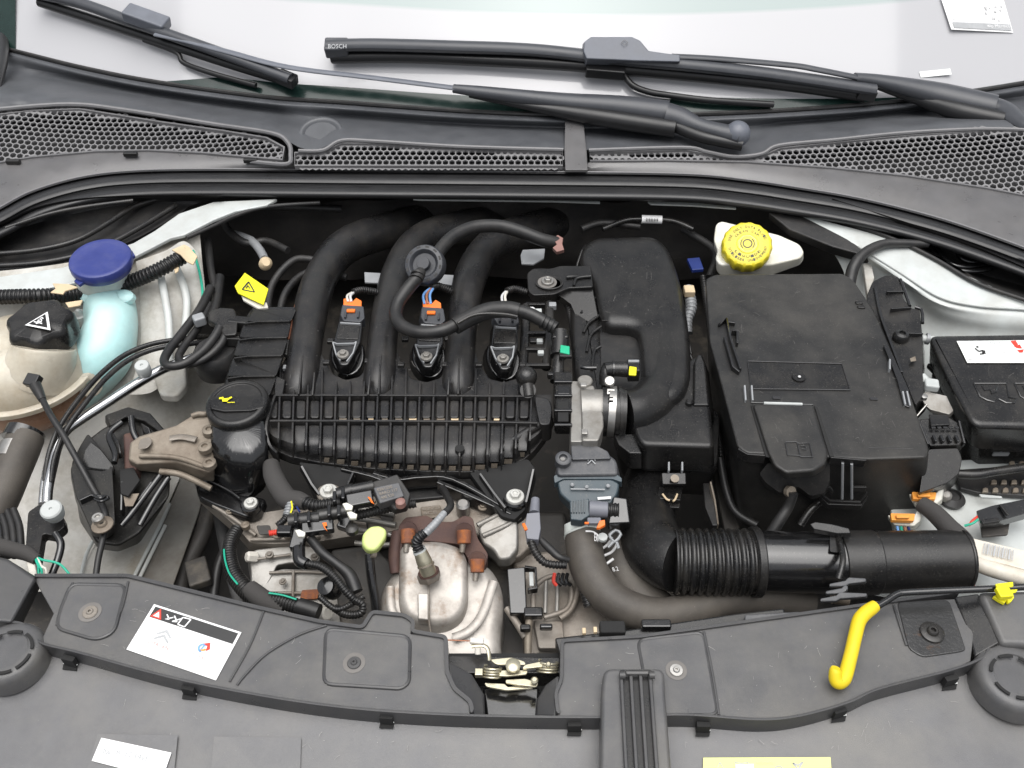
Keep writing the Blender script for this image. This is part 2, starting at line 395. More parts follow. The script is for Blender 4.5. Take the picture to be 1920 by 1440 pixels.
mat('ink', (.035, .035, .035), .5); mat('ink_grey', (.42, .43, .44), .5); mat('ink_light', (.62, .62, .62), .5)
mat('ink_pink', (.78, .35, .33), .5)
mat('pink_clip', (.26, .14, .12), .5)
mat('frit', (.012, .028, .024), .18)
mat('wet_black', (.04, .04, .04), .12, bump=.7, bs=260, blotch=((.10, .055, .03), .62, 22))
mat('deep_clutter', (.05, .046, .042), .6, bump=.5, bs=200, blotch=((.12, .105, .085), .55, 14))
mat('scratch_grey', (.16, .15, .14), .6)
mat('dust', (.13, .125, .118), .8)
mat('dust_pale', (.36, .35, .335), .8)
mat('emboss', (.030, .030, .032), .3)
mat('asphalt', (.05, .05, .05), .85)
# windscreen glass: sky reflection painted into base colour, pale grey below, mint above
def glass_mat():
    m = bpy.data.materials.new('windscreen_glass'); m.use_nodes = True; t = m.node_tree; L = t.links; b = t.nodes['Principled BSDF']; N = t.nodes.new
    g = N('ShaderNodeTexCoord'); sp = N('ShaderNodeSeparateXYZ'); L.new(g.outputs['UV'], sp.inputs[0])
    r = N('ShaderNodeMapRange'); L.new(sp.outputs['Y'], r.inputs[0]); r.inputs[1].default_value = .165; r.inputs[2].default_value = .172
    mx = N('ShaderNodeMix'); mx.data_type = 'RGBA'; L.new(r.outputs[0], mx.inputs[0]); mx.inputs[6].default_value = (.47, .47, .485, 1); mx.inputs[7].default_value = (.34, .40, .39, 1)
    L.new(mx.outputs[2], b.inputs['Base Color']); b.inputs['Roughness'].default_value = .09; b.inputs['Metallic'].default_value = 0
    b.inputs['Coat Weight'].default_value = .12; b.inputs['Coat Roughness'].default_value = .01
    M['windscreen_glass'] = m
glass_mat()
# ================================================================ SETTING
def sheet(name, pts, mat_, **kw):
    return MB().add([V(p) for p in pts], [tuple(range(len(pts)))]).build(name, mat_, kind='structure', **kw)
g = MB().add([Vector((x*30, y*30, -.78)) for x, y in ((-1, -1), (1, -1), (1, 1), (-1, 1))], [(0, 1, 2, 3)]).build('ground', 'asphalt', kind='structure')
YB = P(960, 372, 20).y + .30       # plane of the bulkhead under the cowl
Z0 = -430*S
def wp(x, y, z): return Vector((x, y, z))
MB().add([wp(-1.1, YB, .03), wp(1.1, YB, .03), wp(1.1, YB-.05, Z0), wp(-1.1, YB-.05, Z0)], [(0, 1, 2, 3)]).build('bulkhead', 'insulation', kind='structure')
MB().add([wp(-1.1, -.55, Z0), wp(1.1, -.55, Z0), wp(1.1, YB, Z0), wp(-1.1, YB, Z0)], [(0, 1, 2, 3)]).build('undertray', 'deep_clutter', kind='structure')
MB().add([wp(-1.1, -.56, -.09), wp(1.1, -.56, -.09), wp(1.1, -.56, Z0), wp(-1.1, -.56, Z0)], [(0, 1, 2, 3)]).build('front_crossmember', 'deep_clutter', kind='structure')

ins = thing('bulkhead_insulation', 'dark felt-like bulkhead insulation behind the intake pipes under the scuttle', 'insulation', (960, 440, -80))
_r = random.Random(5)
loft('felt', [[(x, y+_r.uniform(-5, 5), h+_r.uniform(-7, 7)) for x in range(330, 1660, 55)] for y, h in ((376, -40), (392, -70), (420, -104), (450, -150), (485, -200), (520, -280))], 'insulation', ins, n=90, m=5)
for a in ([(385, 400, -20), (440, 392, -24), (520, 388, -30), (640, 392, -50)], [(415, 384, -14), (424, 425, -50), (460, 455, -60), (500, 452, -60), (540, 470, -56)], [(500, 620, -80), (508, 540, -60), (545, 492, -40), (580, 486, -44), (640, 500, -60)], [(520, 620, -80), (535, 550, -60), (580, 510, -60), (650, 520, -70)], [(390, 450, -40), (395, 500, -44), (404, 550, -50)], [(1280, 430, -60), (1340, 470, -60), (1330, 520, -70)], [(1090, 430, -50), (1130, 418, -46), (1200, 425, -50)]):
    tube('pipe', a, 7, 'black_matte', ins)
tube('green_wire', [(362, 470, 0), (374, 510, -16), (380, 550, -34), (376, 575, -44)], 2.5, 'wire_green', ins, seg=8)

# ================================================================ WINDSCREEN
edge = [(-260, 10), (-60, 74), (30, 96), (160, 128), (300, 155), (500, 182), (640, 192), (860, 208), (1060, 216), (1280, 215), (1500, 205), (1700, 188), (1920, 156), (2150, 110)]
ws = thing('windscreen', 'windscreen glass with pale sky reflection painted in, rising behind the black scuttle panel', 'windscreen', (960, 200, 85))
E = crom([(x, y) for x, y in edge], 6)
m = MB(); rows = []; NR = 14
base = [P(x, y, 84) for x, y in E]
for j in range(NR+1):
    v = j/NR
    rows.append([p+Vector((p.x*-.10*v, 1.0*v, .62*v+.05*math.sin(v*math.pi))) for p in base])
m.rings(rows, cap=False, closed=False)
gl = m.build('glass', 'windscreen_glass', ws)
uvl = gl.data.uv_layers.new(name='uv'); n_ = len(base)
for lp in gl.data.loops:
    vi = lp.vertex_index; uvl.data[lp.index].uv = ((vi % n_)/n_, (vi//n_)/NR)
# dark printed border along the lower edge
fr = []
for f_ in (0.0, 1.0):
    row = []
    for i, (x, y) in enumerate(E):
        wd = .024 if x > 420 else .024*max(0, (x-300)/120)
        if x > 1350: wd = .024*max(.12, 1-(x-1350)/420)
        if x < 30: wd = .20
        row.append(base[i]+Vector((0, f_*wd*1.0, f_*wd*.8+.0022)))
    fr.append(row)
MB().rings(fr, cap=False, closed=False).build('printed_border', 'frit', ws)
MB().sweep([p+Vector((0, -.003, .002)) for p in base], .0045, 8).build('edge_trim', 'rubber', ws)
# stickers on the glass
def onglass(px, py):
    """point of the glass seen at px,py"""
    d = _ray(px, py); o = CP*S
    lo, hi = 1500*S, 5000*S
    best = None
    for i in range(900):
        t = (lo+(hi-lo)*i/900); p = o+d*t
        j = min(range(len(base)), key=lambda q: abs(base[q].x-p.x))
        v = (p.y-base[j].y)/1.0
        if v < 0: continue
        if p.z <= base[j].z+.62*v+.05*math.sin(min(v, 1)*math.pi)+.001: return p+Vector((0, -.002, .0025))
    return p
q = [onglass(*c) for c in ((1761, -6), (1878, -6), (1898, 63), (1782, 57))]
stk = thing('windscreen_sticker', 'white sticker with a dark strip on the upper right of the windscreen', 'sticker', q[3])
decal('paper', q, 'label_white', stk, off=.6)
decal('printed_strip', [q[3]*.78+q[0]*.22, q[2]*.78+q[1]*.22, q[2]*.95+q[1]*.05, q[3]*.95+q[0]*.05], 'ink_grey', stk, off=2, shapes=[[(.05, 0), (.98, 0), (.98, 1), (.05, 1)]])
sq = []
for i in range(14):
    a, b = random.random()*.3+.62, random.random()*.42+.25; sq.append([(a, b), (a+.03, b), (a+.03, b+.05), (a, b+.05)])
decal('emblem', q, 'ink_light', stk, off=2, shapes=sq)
for _i in range(3): text('small_print', ('CONTROLE', 'VALABLE 2 ANS', 'REF 0417')[_i], [q[0]*(1-v)+q[3]*v+(q[1]-q[0])*u for u, v in ((.08, .42+_i*.12), (.5, .42+_i*.12), (.5, .49+_i*.12), (.08, .49+_i*.12))], 'ink_light', stk, off=2)
text('lettering', 'Bip Marmol', [q[3]*.75+q[2]*.0+q[0]*.0+q[2]*.25+(q[0]-q[3])*.20+(q[2]-q[3])*.35, q[2]+(q[1]-q[2])*.20-(q[2]-q[3])*.05, q[2]+(q[1]-q[2])*.08-(q[2]-q[3])*.05, q[3]*.75+q[2]*.25+(q[0]-q[3])*.08+(q[2]-q[3])*.35], 'label_white', stk, off=3)
q = [onglass(*c) for c in ((1722, 136), (1780, 130), (1783, 141), (1725, 147))]
tag(decal('tape_strip', q, 'label_blank', None, off=.6), 'small pale strip stuck on the glass above the right wiper arm', 'tape')
# left pillar rubber
pl = thing('pillar_trim', 'black rubber trim curving down beside the left edge of the windscreen', 'trim', (5, 80, 90))
tube('trim_strip', [(-30, -60, 120), (-4, 20, 110), (6, 70, 100), (6, 110, 95), (-6, 165, 88), (-20, 230, 80)], 9, 'seal_rubber', pl)

# ================================================================ SCUTTLE PANEL
cw = thing('cowl_cover', 'dark grey panel with honeycomb air inlets below the windscreen', 'panel', (960, 280, 60))
gt = [(-60, 212), (0, 205), (130, 195), (230, 205), (400, 232), (510, 248), (545, 268), (575, 281), (605, 278), (640, 262), (700, 264), (860, 274), (1060, 280), (1100, 281), (1280, 276), (1320, 283), (1375, 292), (1425, 287), (1460, 272), (1560, 262), (1700, 248), (1850, 241), (1980, 246)]
def shift(line, dx, dy, h): return [(x+dx, y+dy, h) for x, y in line]
top = [(x, y, 80) for x, y in edge if -100 <= x <= 2000]
gts = crom(gt, 5)
def yat(line, x):
    for a, b in zip(line, line[1:]):
        if a[0] <= x <= b[0]: return a[1]+(b[1]-a[1])*(x-a[0])/max(b[0]-a[0], 1e-6)
    return line[0][1] if x < line[0][0] else line[-1][1]
gb = [(-60, 312), (0, 307), (60, 297), (180, 286), (280, 284), (400, 291), (540, 309), (553, 313), (1055, 313), (1106, 304), (1250, 303), (1400, 306), (1560, 317), (1700, 332), (1850, 355), (1980, 380)]
SL, H0 = .34, 50
def hT(x, y):
    """height of the inlet surface, which falls towards the viewer, at x,y"""
    y0 = P(x, yat(gb, x), H0).y/S; d = _ray(x, y); t = (H0+SL*(CP.y-y0)-CP.z)/(d.z-SL*d.y)
    return CP.z+d.z*t
_tb = [(P(x, yat(gb, x), H0).x, P(x, yat(gb, x), H0).y) for x in range(-80, 2001, 20)]
def zT(X, Y): return H0*S+SL*(Y-yat(_tb, X))
xs = [-60+i*20 for i in range(103)]
Ee = crom(edge, 6)
def row(f, h, add=0):
    return [(x, yat(Ee, x)*(1-f)+yat(gts, x)*f+add, h) for x in xs]
rws = [row(0, 80, 1), row(.0, 83, 8), row(0, 78, 14), row(.38, 52), [(x, y, hT(x, y)-12) for x, y, h in row(.75, 46)], [(x, y, hT(x, y)) for x, y, h in row(1, 60)]]
for r in rws:      # two shallow round wells in the surface
    for i, (x, y, h) in enumerate(r):
        for cx, cy, rr, dd in ((600, 252, 44, 16), (40, 195, 45, 18)):
            d = math.hypot(x-cx, (y-cy)*1.4)
            if d < rr: r[i] = (x, y, h-dd*(1-d/rr))
m = MB(); m.rings([[V(p) for p in r] for r in [[tuple(a[j][i] for i in range(3)) for j in range(len(xs))] for a in rws]], cap=False, closed=False)
m = MB(); cols = [crom([r[i] for r in rws], 5) for i in range(len(xs))]
m.rings([[V(cols[i][j]) for i in range(len(xs))] for j in range(len(cols[0]))], cap=False, closed=False).build('upper_panel', 'cowl_plastic', cw)
lathe('round_cover', (602, 251, 60), [(0, 1), (30, 1), (32, 3), (34, 5), (37, 6), (40, 5), (42, 0)], 'cowl_plastic', cw, axis=(0, -.25, 1), seg=40)
lathe('round_cover', (44, 196, 66), [(0, 1), (30, 1), (32, 3), (34, 5), (37, 6), (40, 5), (42, 0)], 'cowl_plastic', cw, axis=(0, -.25, 1), seg=40)
prism('centre_strip', [(1060, 222, 84), (1093, 222, 84), (1100, 280, 69), (1102, 318, 54), (1060, 318, 54), (1058, 280, 69)], 60, 6, 'cover_grey', cw, bevel=1.5)
# honeycomb
def pip(p, poly):
    c = False; j = len(poly)-1
    for i in range(len(poly)):
        if (poly[i][1] > p[1]) != (poly[j][1] > p[1]) and p[0] < (poly[j][0]-poly[i][0])*(p[1]-poly[i][1])/(poly[j][1]-poly[i][1])+poly[i][0]: c = not c
        j = i
    return c
def honeycomb(outline, h, label=None, pitch=15.8, hx=None):
    poly = [V((x, y, hT(x, y))) for x, y in outline]; pp = [(p.x, p.y) for p in poly]
    a = pitch*S; R0 = a/math.sqrt(3); r1 = R0*.80
    x0, x1 = min(p[0] for p in pp), max(p[0] for p in pp); y0, y1 = min(p[1] for p in pp), max(p[1] for p in pp)
    m = MB(); j = 0; y = y0-a
    zz = h*S
    while y < y1+a:
        x = x0-a+(a/2 if j % 2 else 0)
        while x < x1+a:
            co = [(x+R0*math.sin(math.pi/3*k), y+R0*math.cos(math.pi/3*k)) for k in range(6)]
            ins = [pip(c, pp) for c in co]
            if pip((x, y), pp) or any(ins):
                o = [Vector((c[0], c[1], zT(*c))) for c in co]
                full = all(ins)
                if full:
                    i1 = [Vector((x+(c.x-x)*.83, y+(c.y-y)*.83, zT(x+(c.x-x)*.83, y+(c.y-y)*.83))) for c in o]
                    i0 = [p+Vector((0, 0, -.003)) for p in i1]
                    m.add(o+i1+i0, [(k, (k+1) % 6, 6+(k+1) % 6, 6+k) for k in range(6)]+[(6+k, 6+(k+1) % 6, 12+(k+1) % 6, 12+k) for k in range(6)])
                else:
                    # part cell against the frame: thin web with a smaller hole
                    fr_ = .45 if sum(ins) >= 3 else 0
                    if fr_:
                        i1 = [Vector((x+(c.x-x)*.62, y+(c.y-y)*.5+a*.06, zT(x+(c.x-x)*.62, y+(c.y-y)*.5+a*.06))) for c in o]; i0 = [p+Vector((0, 0, -.003)) for p in i1]
                        m.add(o+i1+i0, [(k, (k+1) % 6, 6+(k+1) % 6, 6+k) for k in range(6)]+[(6+k, 6+(k+1) % 6, 12+(k+1) % 6, 12+k) for k in range(6)]+([(12, 13, 14, 15, 16, 17)] if (j+int(x*900)) % 3 == 0 else []))
                    elif pip((x, y), pp): m.add(o, [(0, 1, 2, 3, 4, 5)])
            x += a
        y += a*.866; j += 1
    o = m.build('honeycomb_grille', 'grille_plastic', cw)
    return o
GL = [(-40, 222), (0, 216), (60, 209), (150, 206), (200, 214), (300, 230), (420, 247), (500, 260), (533, 278), (530, 301), (480, 297), (380, 288), (280, 283), (180, 285), (60, 296), (0, 306), (-40, 312)]
GM = [(553, 288), (605, 287), (640, 270), (700, 270), (860, 279), (1055, 286), (1055, 312), (553, 312)]
GR = [(1106, 287), (1285, 282), (1325, 290), (1375, 298), (1430, 293), (1462, 279), (1560, 269), (1700, 255), (1850, 247), (1960, 250), (1960, 376), (1850, 354), (1700, 331), (1560, 316), (1400, 305), (1250, 302), (1106, 303)]
for G in (GL, GM, GR):
    honeycomb(G, 60)
    c = crom([(x, y, 60) for x, y in G], 1, True) if 0 else [(x, y, 60) for x, y in G]
    MB().wall([V((p[0], p[1], hT(p[0], p[1])+1)) for p in c], 5*S*1.1, 4*S, 8*S, True).build('grille_frame', 'grille_plastic', cw, bevel=1.2)
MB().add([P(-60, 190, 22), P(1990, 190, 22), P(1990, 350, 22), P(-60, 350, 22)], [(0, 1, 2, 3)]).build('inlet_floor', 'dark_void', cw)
# raised lip above the left inlet, small clips below it
tube('lip', [(x, y, hT(x, y)+5) for x, y in ((-40, 212), (0, 205), (130, 196), (230, 206), (400, 233), (510, 250), (540, 268), (545, 290), (537, 308), (470, 303))], 4.5, 'grille_plastic', cw, n=6, seg=8)
tube('lip', [(x, y, hT(x, y)+5) for x, y in ((560, 283), (605, 282), (640, 264), (700, 265), (860, 275), (1056, 281))], 4, 'grille_plastic', cw, n=6, seg=8)
tube('lip', [(x, y, hT(x, y)+5) for x, y in ((1104, 282), (1280, 277), (1325, 285), (1375, 294), (1427, 289), (1460, 273), (1560, 263), (1700, 249), (1850, 242), (1960, 246))], 4, 'grille_plastic', cw, n=6, seg=8)
for x, y in ((25, 303), (245, 289), (470, 301)):
    box('clip', (x, y, 56), (26, 9, 8), 'black_plastic', cw); tag(bpy.context.scene.collection.objects[-1])
# lower cover between the inlets and the bonnet seal
st = [(-80, 452), (-40, 410), (0, 388), (60, 357), (150, 331), (250, 319), (400, 316), (640, 318), (1000, 321), (1280, 325), (1400, 336), (1493, 350), (1600, 368), (1707, 393), (1800, 420), (1920, 463), (1990, 492)]
loft('lower_cover', [[(x, y, 51) for x, y in gb], [(x*.5+u*.5, y*.5+v*.5, 44) for (x, y), (u, v) in zip(resample(crom(gb, 8), 60), resample(crom(st, 8), 60))], [(x, y+2, 33) for x, y in st]], 'cover_grey', cw, n=90, m=4)
tube('cover_highlight', [(x, y+1, 38) for x, y in st], 2.2, 'grille_plastic', cw, n=6, seg=8)  # pale bead added to draw the bright highlight line along the seal
# bonnet seal: two round beads
sl = thing('bonnet_seal', 'black double bead rubber seal running across under the scuttle panel', 'seal', (960, 345, 60))
C_ = resample(crom(st, 8), 130); rows = []
prof = [(0, 36), (2, 40), (4, 39), (6, 32), (8, 31), (11, 38), (15, 42.5), (20, 43), (25, 39), (28, 32), (30, 30), (33, 36), (38, 41), (44, 41), (50, 35), (54, 24), (54, -4)]
for d, h in prof:
    r = []
    for i, (x, y) in enumerate(C_):
        a, b = C_[max(i-1, 0)], C_[min(i+1, 129)]; tx, ty = b[0]-a[0], b[1]-a[1]; l = math.hypot(tx, ty)
        r.append(V((x-ty/l*d, y+tx/l*d, h)))
    rows.append(r)
MB().rings(rows, cap=False, closed=False).build('beads', 'seal_rubber', sl, ang=80)
# metal flange glimpsed below the seal
tag(prism('scuttle_flange', [(775, 373), (1040, 375), (1125, 377), (1125, 380), (1040, 377), (790, 374)], 8, 3, 'white_paint', None, bevel=0), 'thin white edge of the scuttle flange below the seal, above the intake pipes', 'flange')
tag(prism('scuttle_flange', [(1215, 378), (1300, 380), (1380, 388), (1380, 391), (1300, 385), (1220, 382)], 8, 3, 'white_paint', None, bevel=0), 'thin white edge of the scuttle flange below the seal, beside the yellow brake fluid cap', 'flange')

# ================================================================ WIPERS
def GH(px, py, off, r=None):
    """height so that a point seen at px,py floats off units above the glass"""
    if py > yat(Ee, px)-4: h = 84
    else: h = onglass(px, py).z/S
    return (px, py, h+off) if r is None else (px, py, h+off, r)
def ribbon(name, pts, w, t, mat_, parent, **kw):
    """flat arm: path points with half-thickness profile; w px wide (in plane), t thick; points may carry own width"""
    return tube(name, pts, w/2, mat_, parent, n=6, seg=12, sx=1, sy=t/w, up=True, **kw)
w1 = thing('wiper', 'long wiper at the left of the windscreen, its arm pivoting on a ball cap', 'wiper', (1385, 250, 90), 'windscreen wipers')
H = 112
ribbon('blade_spine', [GH(60, -14, 20), GH(150, 6, 20), GH(240, 38, 20), GH(320, 66, 20), GH(430, 105, 20), GH(545, 148, 20)], 24, 19, 'wiper_grey', w1)
tube('rubber_blade', [GH(75, 4, 9), GH(240, 58, 9), GH(320, 84, 9), GH(430, 120, 9), GH(550, 156, 9)], 9, 'wiper_black', w1)
box('blade_tip', GH(538, 148, 17), (36, 24, 20), 'wiper_black', w1, rot=(10, 12, -22), bevel=3)
box('connector', GH(275, 36, 26), (82, 34, 22), 'wiper_cap', w1, rot=(12, 14, -14), bevel=5)
ribbon('arm_rod', [GH(292, 64, 24), GH(355, 78, 24), GH(430, 98, 24), GH(540, 126, 24), GH(700, 146, 24), GH(860, 166, 24)], 15, 7, 'wiper_cap', w1)
ribbon('arm', [GH(850, 166, 22, 9), GH(900, 172, 22, 12), (1050, 190, 120, 18), (1160, 200, 116, 23), (1252, 212, 112, 26)], 40, 34, 'wiper_grey', w1)
tube('arm_underside', [GH(880, 178, 12, 5), (1000, 200, 110, 9), (1120, 220, 101, 16), (1266, 242, 96, 16)], 14, 'wiper_black', w1)
ribbon('arm_head', [(1250, 216, 112, 26), (1275, 222, 110, 23), (1310, 236, 106, 17), (1345, 246, 103, 18), (1388, 256, 100, 20)], 40, 34, 'wiper_grey', w1)
tube('head_underside', [(1268, 238, 98), (1320, 258, 92), (1392, 272, 86)], 11, 'wiper_black', w1)
lathe('spindle_cap', (1383, 250, 104), [(0, -14), (21, -14), (24, -4), (23, 6), (18, 15), (10, 20), (0, 22)], 'wiper_cap', w1, axis=(0, -.3, 1), seg=32)
tube('dark_reflection', [GH(270, 75, 7), GH(330, 98, 7), GH(345, 118, 7), GH(400, 138, 7), GH(480, 160, 7)], 5, 'wiper_black', w1)  # black tube stands in for the wiper's dark reflection in the glass
w2 = thing('wiper', 'broad wiper lying across the middle and right of the windscreen with a grey blade connector', 'wiper', (1890, 220, 95), 'windscreen wipers')
ribbon('blade_spine', [GH(614, 86, 20), GH(700, 84, 20), GH(850, 88, 20), GH(1000, 94, 20), GH(1150, 110, 20), GH(1300, 123, 20), GH(1450, 140, 20), GH(1640, 168, 20)], 30, 22, 'wiper_grey', w2)
tube('rubber_blade', [GH(622, 107, 9), GH(760, 106, 9), GH(900, 112, 9), GH(1050, 120, 9), GH(1200, 132, 9), GH(1350, 146, 9), GH(1500, 162, 9), GH(1620, 179, 9)], 12, 'wiper_black', w2)
box('blade_tip', GH(632, 90, 17), (44, 30, 26), 'wiper_grey', w2, rot=(25, 0, 0), bevel=5)
text('lettering', 'BOSCH', [GH(616, 84, 38), GH(650, 84, 38), GH(650, 92, 38), GH(616, 92, 38)], 'ink_grey', w2, off=3)
box('blade_end', GH(1625, 177, 17), (34, 16, 20), 'wiper_black', w2, rot=(0, 8, -8), bevel=3)
hull('connector', [[GH(1096, 78, 34), GH(1108, 69, 34), GH(1185, 69, 34), GH(1200, 76, 34), GH(1216, 95, 34), GH(1250, 100, 34), GH(1275, 103, 34), GH(1275, 116, 34), GH(1190, 114, 34), GH(1150, 112, 34), GH(1100, 110, 34), GH(1094, 95, 34)],
                   [GH(1092, 82, 10), GH(1108, 76, 10), GH(1185, 76, 10), GH(1200, 84, 10), GH(1216, 104, 10), GH(1250, 108, 10), GH(1275, 110, 10), GH(1275, 124, 10), GH(1190, 124, 10), GH(1150, 128, 10), GH(1096, 128, 10), GH(1090, 110, 10)]], 'wiper_cap', w2, bevel=3)
decal('button', [GH(1164, 75, 35), GH(1178, 75, 35), GH(1178, 86, 35), GH(1164, 86, 35)], 'wiper_grey', w2, off=2, shapes=[ringsh(.5, .5, .5, .12, n=4)])
box('connector_base', GH(1135, 132, 14), (74, 26, 22), 'wiper_black', w2, rot=(20, 3, -4), bevel=4)
ribbon('arm_rod', [GH(1260, 106, 24), GH(1340, 110, 24), GH(1480, 122, 24), GH(1530, 130, 24), GH(1610, 146, 24)], 17, 9, 'wiper_grey', w2)
ribbon('arm', [GH(1603, 146, 22, 12), GH(1650, 152, 22, 15), (1740, 172, 122, 25), (1800, 186, 116, 28), (1865, 200, 114, 27)], 48, 36, 'wiper_grey', w2)
tube('arm_underside', [GH(1645, 163, 10, 5), (1720, 186, 106, 10), (1800, 210, 104, 17), (1880, 226, 104, 16)], 14, 'wiper_black', w2)
ribbon('arm_head', [(1862, 200, 110, 26), (1885, 208, 112, 24), (1915, 230, 118, 19), (1945, 246, 120, 19)], 44, 26, 'wiper_grey', w2)
tube('dark_reflection', [GH(1170, 140, 7), GH(1186, 160, 7), GH(1215, 172, 7), GH(1250, 178, 7), GH(1330, 188, 7), GH(1450, 196, 7)], 6, 'wiper_black', w2)  # reflection in the glass below the connector, built as a black tube
# ================================================================ LEFT SIDE OF THE BAY
lw = thing('left_inner_wing', 'white painted inner wing and strut tower along the left side of the bay', 'body panel', (150, 700, -100))
loft('wing_panel', [
 [(-120, 512, 20), (0, 508, 20), (140, 490, 20), (250, 460, 16), (330, 415, 12), (372, 405, 8)],
 [(-120, 545, 4), (0, 540, 4), (160, 520, 2), (270, 490, 0), (345, 455, -8), (378, 478, -24)],
 [(-120, 640, -80), (60, 640, -80), (220, 620, -78), (300, 590, -70), (352, 560, -70), (384, 560, -84)],
 [(-120, 760, -150), (80, 760, -150), (220, 720, -140), (310, 680, -130), (350, 660, -140), (372, 672, -165)],
 [(-120, 880, -230), (60, 880, -230), (190, 840, -230), (300, 780, -225), (370, 735, -230), (430, 720, -260)],
 [(-120, 1000, -290), (50, 1000, -290), (170, 950, -290), (300, 860, -290), (400, 800, -300), (450, 780, -320)],
 [(-120, 1110, -330), (50, 1110, -330), (170, 1090, -330), (300, 960, -330), (400, 880, -330), (450, 850, -330)]], 'dirty_paint', lw, n=60, m=6)
prism('top_flange', [(-80, 522), (0, 518), (120, 500), (250, 455), (290, 432), (335, 400), (400, 378), (520, 372), (500, 384), (440, 396), (400, 412), (345, 440), (320, 446), (250, 482), (150, 528), (60, 545), (-80, 552)], 22, 8, 'white_paint', lw, bevel=3)
loft('tower_face', [[(255, 490, 12), (310, 470, 10), (345, 452, 8), (372, 475, 0)], [(262, 560, -40), (310, 560, -40), (352, 540, -40), (384, 548, -50)], [(262, 660, -100), (310, 650, -96), (342, 632, -96), (366, 650, -110)], [(240, 740, -140), (285, 735, -138), (330, 700, -135), (352, 700, -150)]], 'dirty_paint', lw, n=30, m=5)
for a in ([(302, 520, -8), (316, 600, -50), (318, 680, -98)], [(330, 500, -4), (350, 560, -40), (344, 640, -85)]): tube('pressed_rib', a, 7, 'white_paint', lw, sy=.6)
prism('bracket', [(285, 668), (345, 655), (350, 720), (330, 742), (300, 740), (288, 710)], -118, 20, 'dirty_paint', lw, bevel=6, seg=4, rnd=8)
# longitudinal rail below the mount
rl = thing('chassis_rail', 'grimy grey box section rail running down beside the engine mount', 'chassis rail', (260, 1020, -240))
hull('top_face', [[(150, 1110, -236), (162, 1050, -234), (210, 965, -232), (280, 900, -230), (345, 880, -230), (245, 1110, -236)], [(150, 1110, -300), (162, 1050, -300), (210, 965, -300), (280, 900, -300), (345, 880, -300), (245, 1110, -300)]], 'dirty_paint', rl, bevel=4)
hull('side_face', [[(243, 1112, -234), (330, 920, -228), (350, 872, -226), (400, 862, -232), (374, 960, -238), (318, 1118, -240)], [(243, 1112, -330), (330, 920, -330), (350, 872, -330), (400, 862, -330), (374, 960, -330), (318, 1118, -330)]], 'rail_dark', rl, bevel=3)
for a in ([(147, 1110, -230), (160, 1045, -228), (180, 1005, -228)], [(238, 1110, -226), (262, 1060, -224), (300, 985, -220), (318, 945, -220)], [(248, 1112, -226), (272, 1062, -224), (310, 985, -220)]):
    tube('seam_edge', a, 3.5, 'white_paint', rl)
# black liner at the upper left
ln = thing('left_cowl_liner', 'black moulded plastic liner tucked under the seal at the upper left', 'plastic liner', (120, 430, 20))
loft('liner', [[(-120, 470, 52), (0, 420, 50), (80, 385, 48), (200, 368, 46), (420, 366, 44)], [(-120, 480, 0), (0, 440, 0), (100, 410, 0), (230, 385, 0), (400, 375, 10)], [(-120, 500, -10), (0, 480, -10), (120, 462, -10), (240, 430, -10), (360, 385, 0)], [(-120, 530, 16), (0, 515, 16), (130, 490, 16), (250, 450, 14), (345, 395, 10)]], 'black_matte', ln, n=40, m=5)
tube('rib', [(-40, 478, 14), (60, 470, 14), (140, 452, 14), (200, 420, 12), (250, 388, 10), (300, 372, 10)], 5, 'black_semi', ln)
tube('rib', [(-40, 500, 20), (80, 492, 20), (180, 468, 20), (260, 428, 18), (330, 385, 14)], 5, 'black_semi', ln)
tube('rib', [(10, 428, 40), (90, 402, 38), (160, 388, 36), (250, 376, 34)], 4, 'black_semi', ln)
# white edge tongue under the seal
tube('edge_strip', [(350, 446, 20), (400, 424, 18), (440, 405, 16), (500, 388, 14), (600, 380, 12)], 4, 'black_matte', ln)

# ---- washer filler
wr = thing('washer_bottle', 'washer fluid bottle neck, translucent cyan, under a round blue cap', 'bottle', (195, 560, -20))
tube('filler_neck', [(191, 494, 46, 48), (193, 524, 2, 49), (196, 546, -28, 44)], 50, 'cloudy_tank', wr, n=6, seg=28)
tube('body', [(198, 546, -26, 40), (206, 576, -40, 46), (207, 618, -54, 48), (190, 664, -80, 56), (150, 700, -110, 60), (110, 730, -140, 60)], 50, 'cyan_tank', wr, n=8, seg=28)
for x, y in ((172, 558), (232, 558)): lathe('shoulder', (x, y, -10), [(0, -16), (16, -14), (22, -4), (20, 6), (12, 11), (0, 12)], 'cyan_tank', wr, axis=(0, -.4, 1), seg=24, sq=.7)
cp = lathe('cap', (191, 492, 60), [(0, -14), (52, -14), (54, -6), (54, -4), (57, -3), (57, 7), (55, 11), (50, 13), (46, 12), (0, 13.5)], 'cap_blue', wr, axis=(.03, -.08, 1), seg=48, bevel=1)
prism('tab', [(138, 526), (152, 514), (166, 522), (148, 534)], 54, 7, 'cap_blue', cp, bevel=2); prism('tab', [(232, 472), (247, 468), (253, 478), (240, 487)], 66, 7, 'cap_blue', cp, bevel=2)
for a in ([(160, 492, 48), (175, 480, 48.5), (200, 470, 48.5), (222, 472, 48)], [(160, 500, 48), (178, 498, 48.5), (190, 505, 48)], [(184, 476, 48.5), (196, 490, 48.5), (205, 504, 48)]): tube('embossed_line', a, 1.6, 'cap_blue', cp, seg=6)
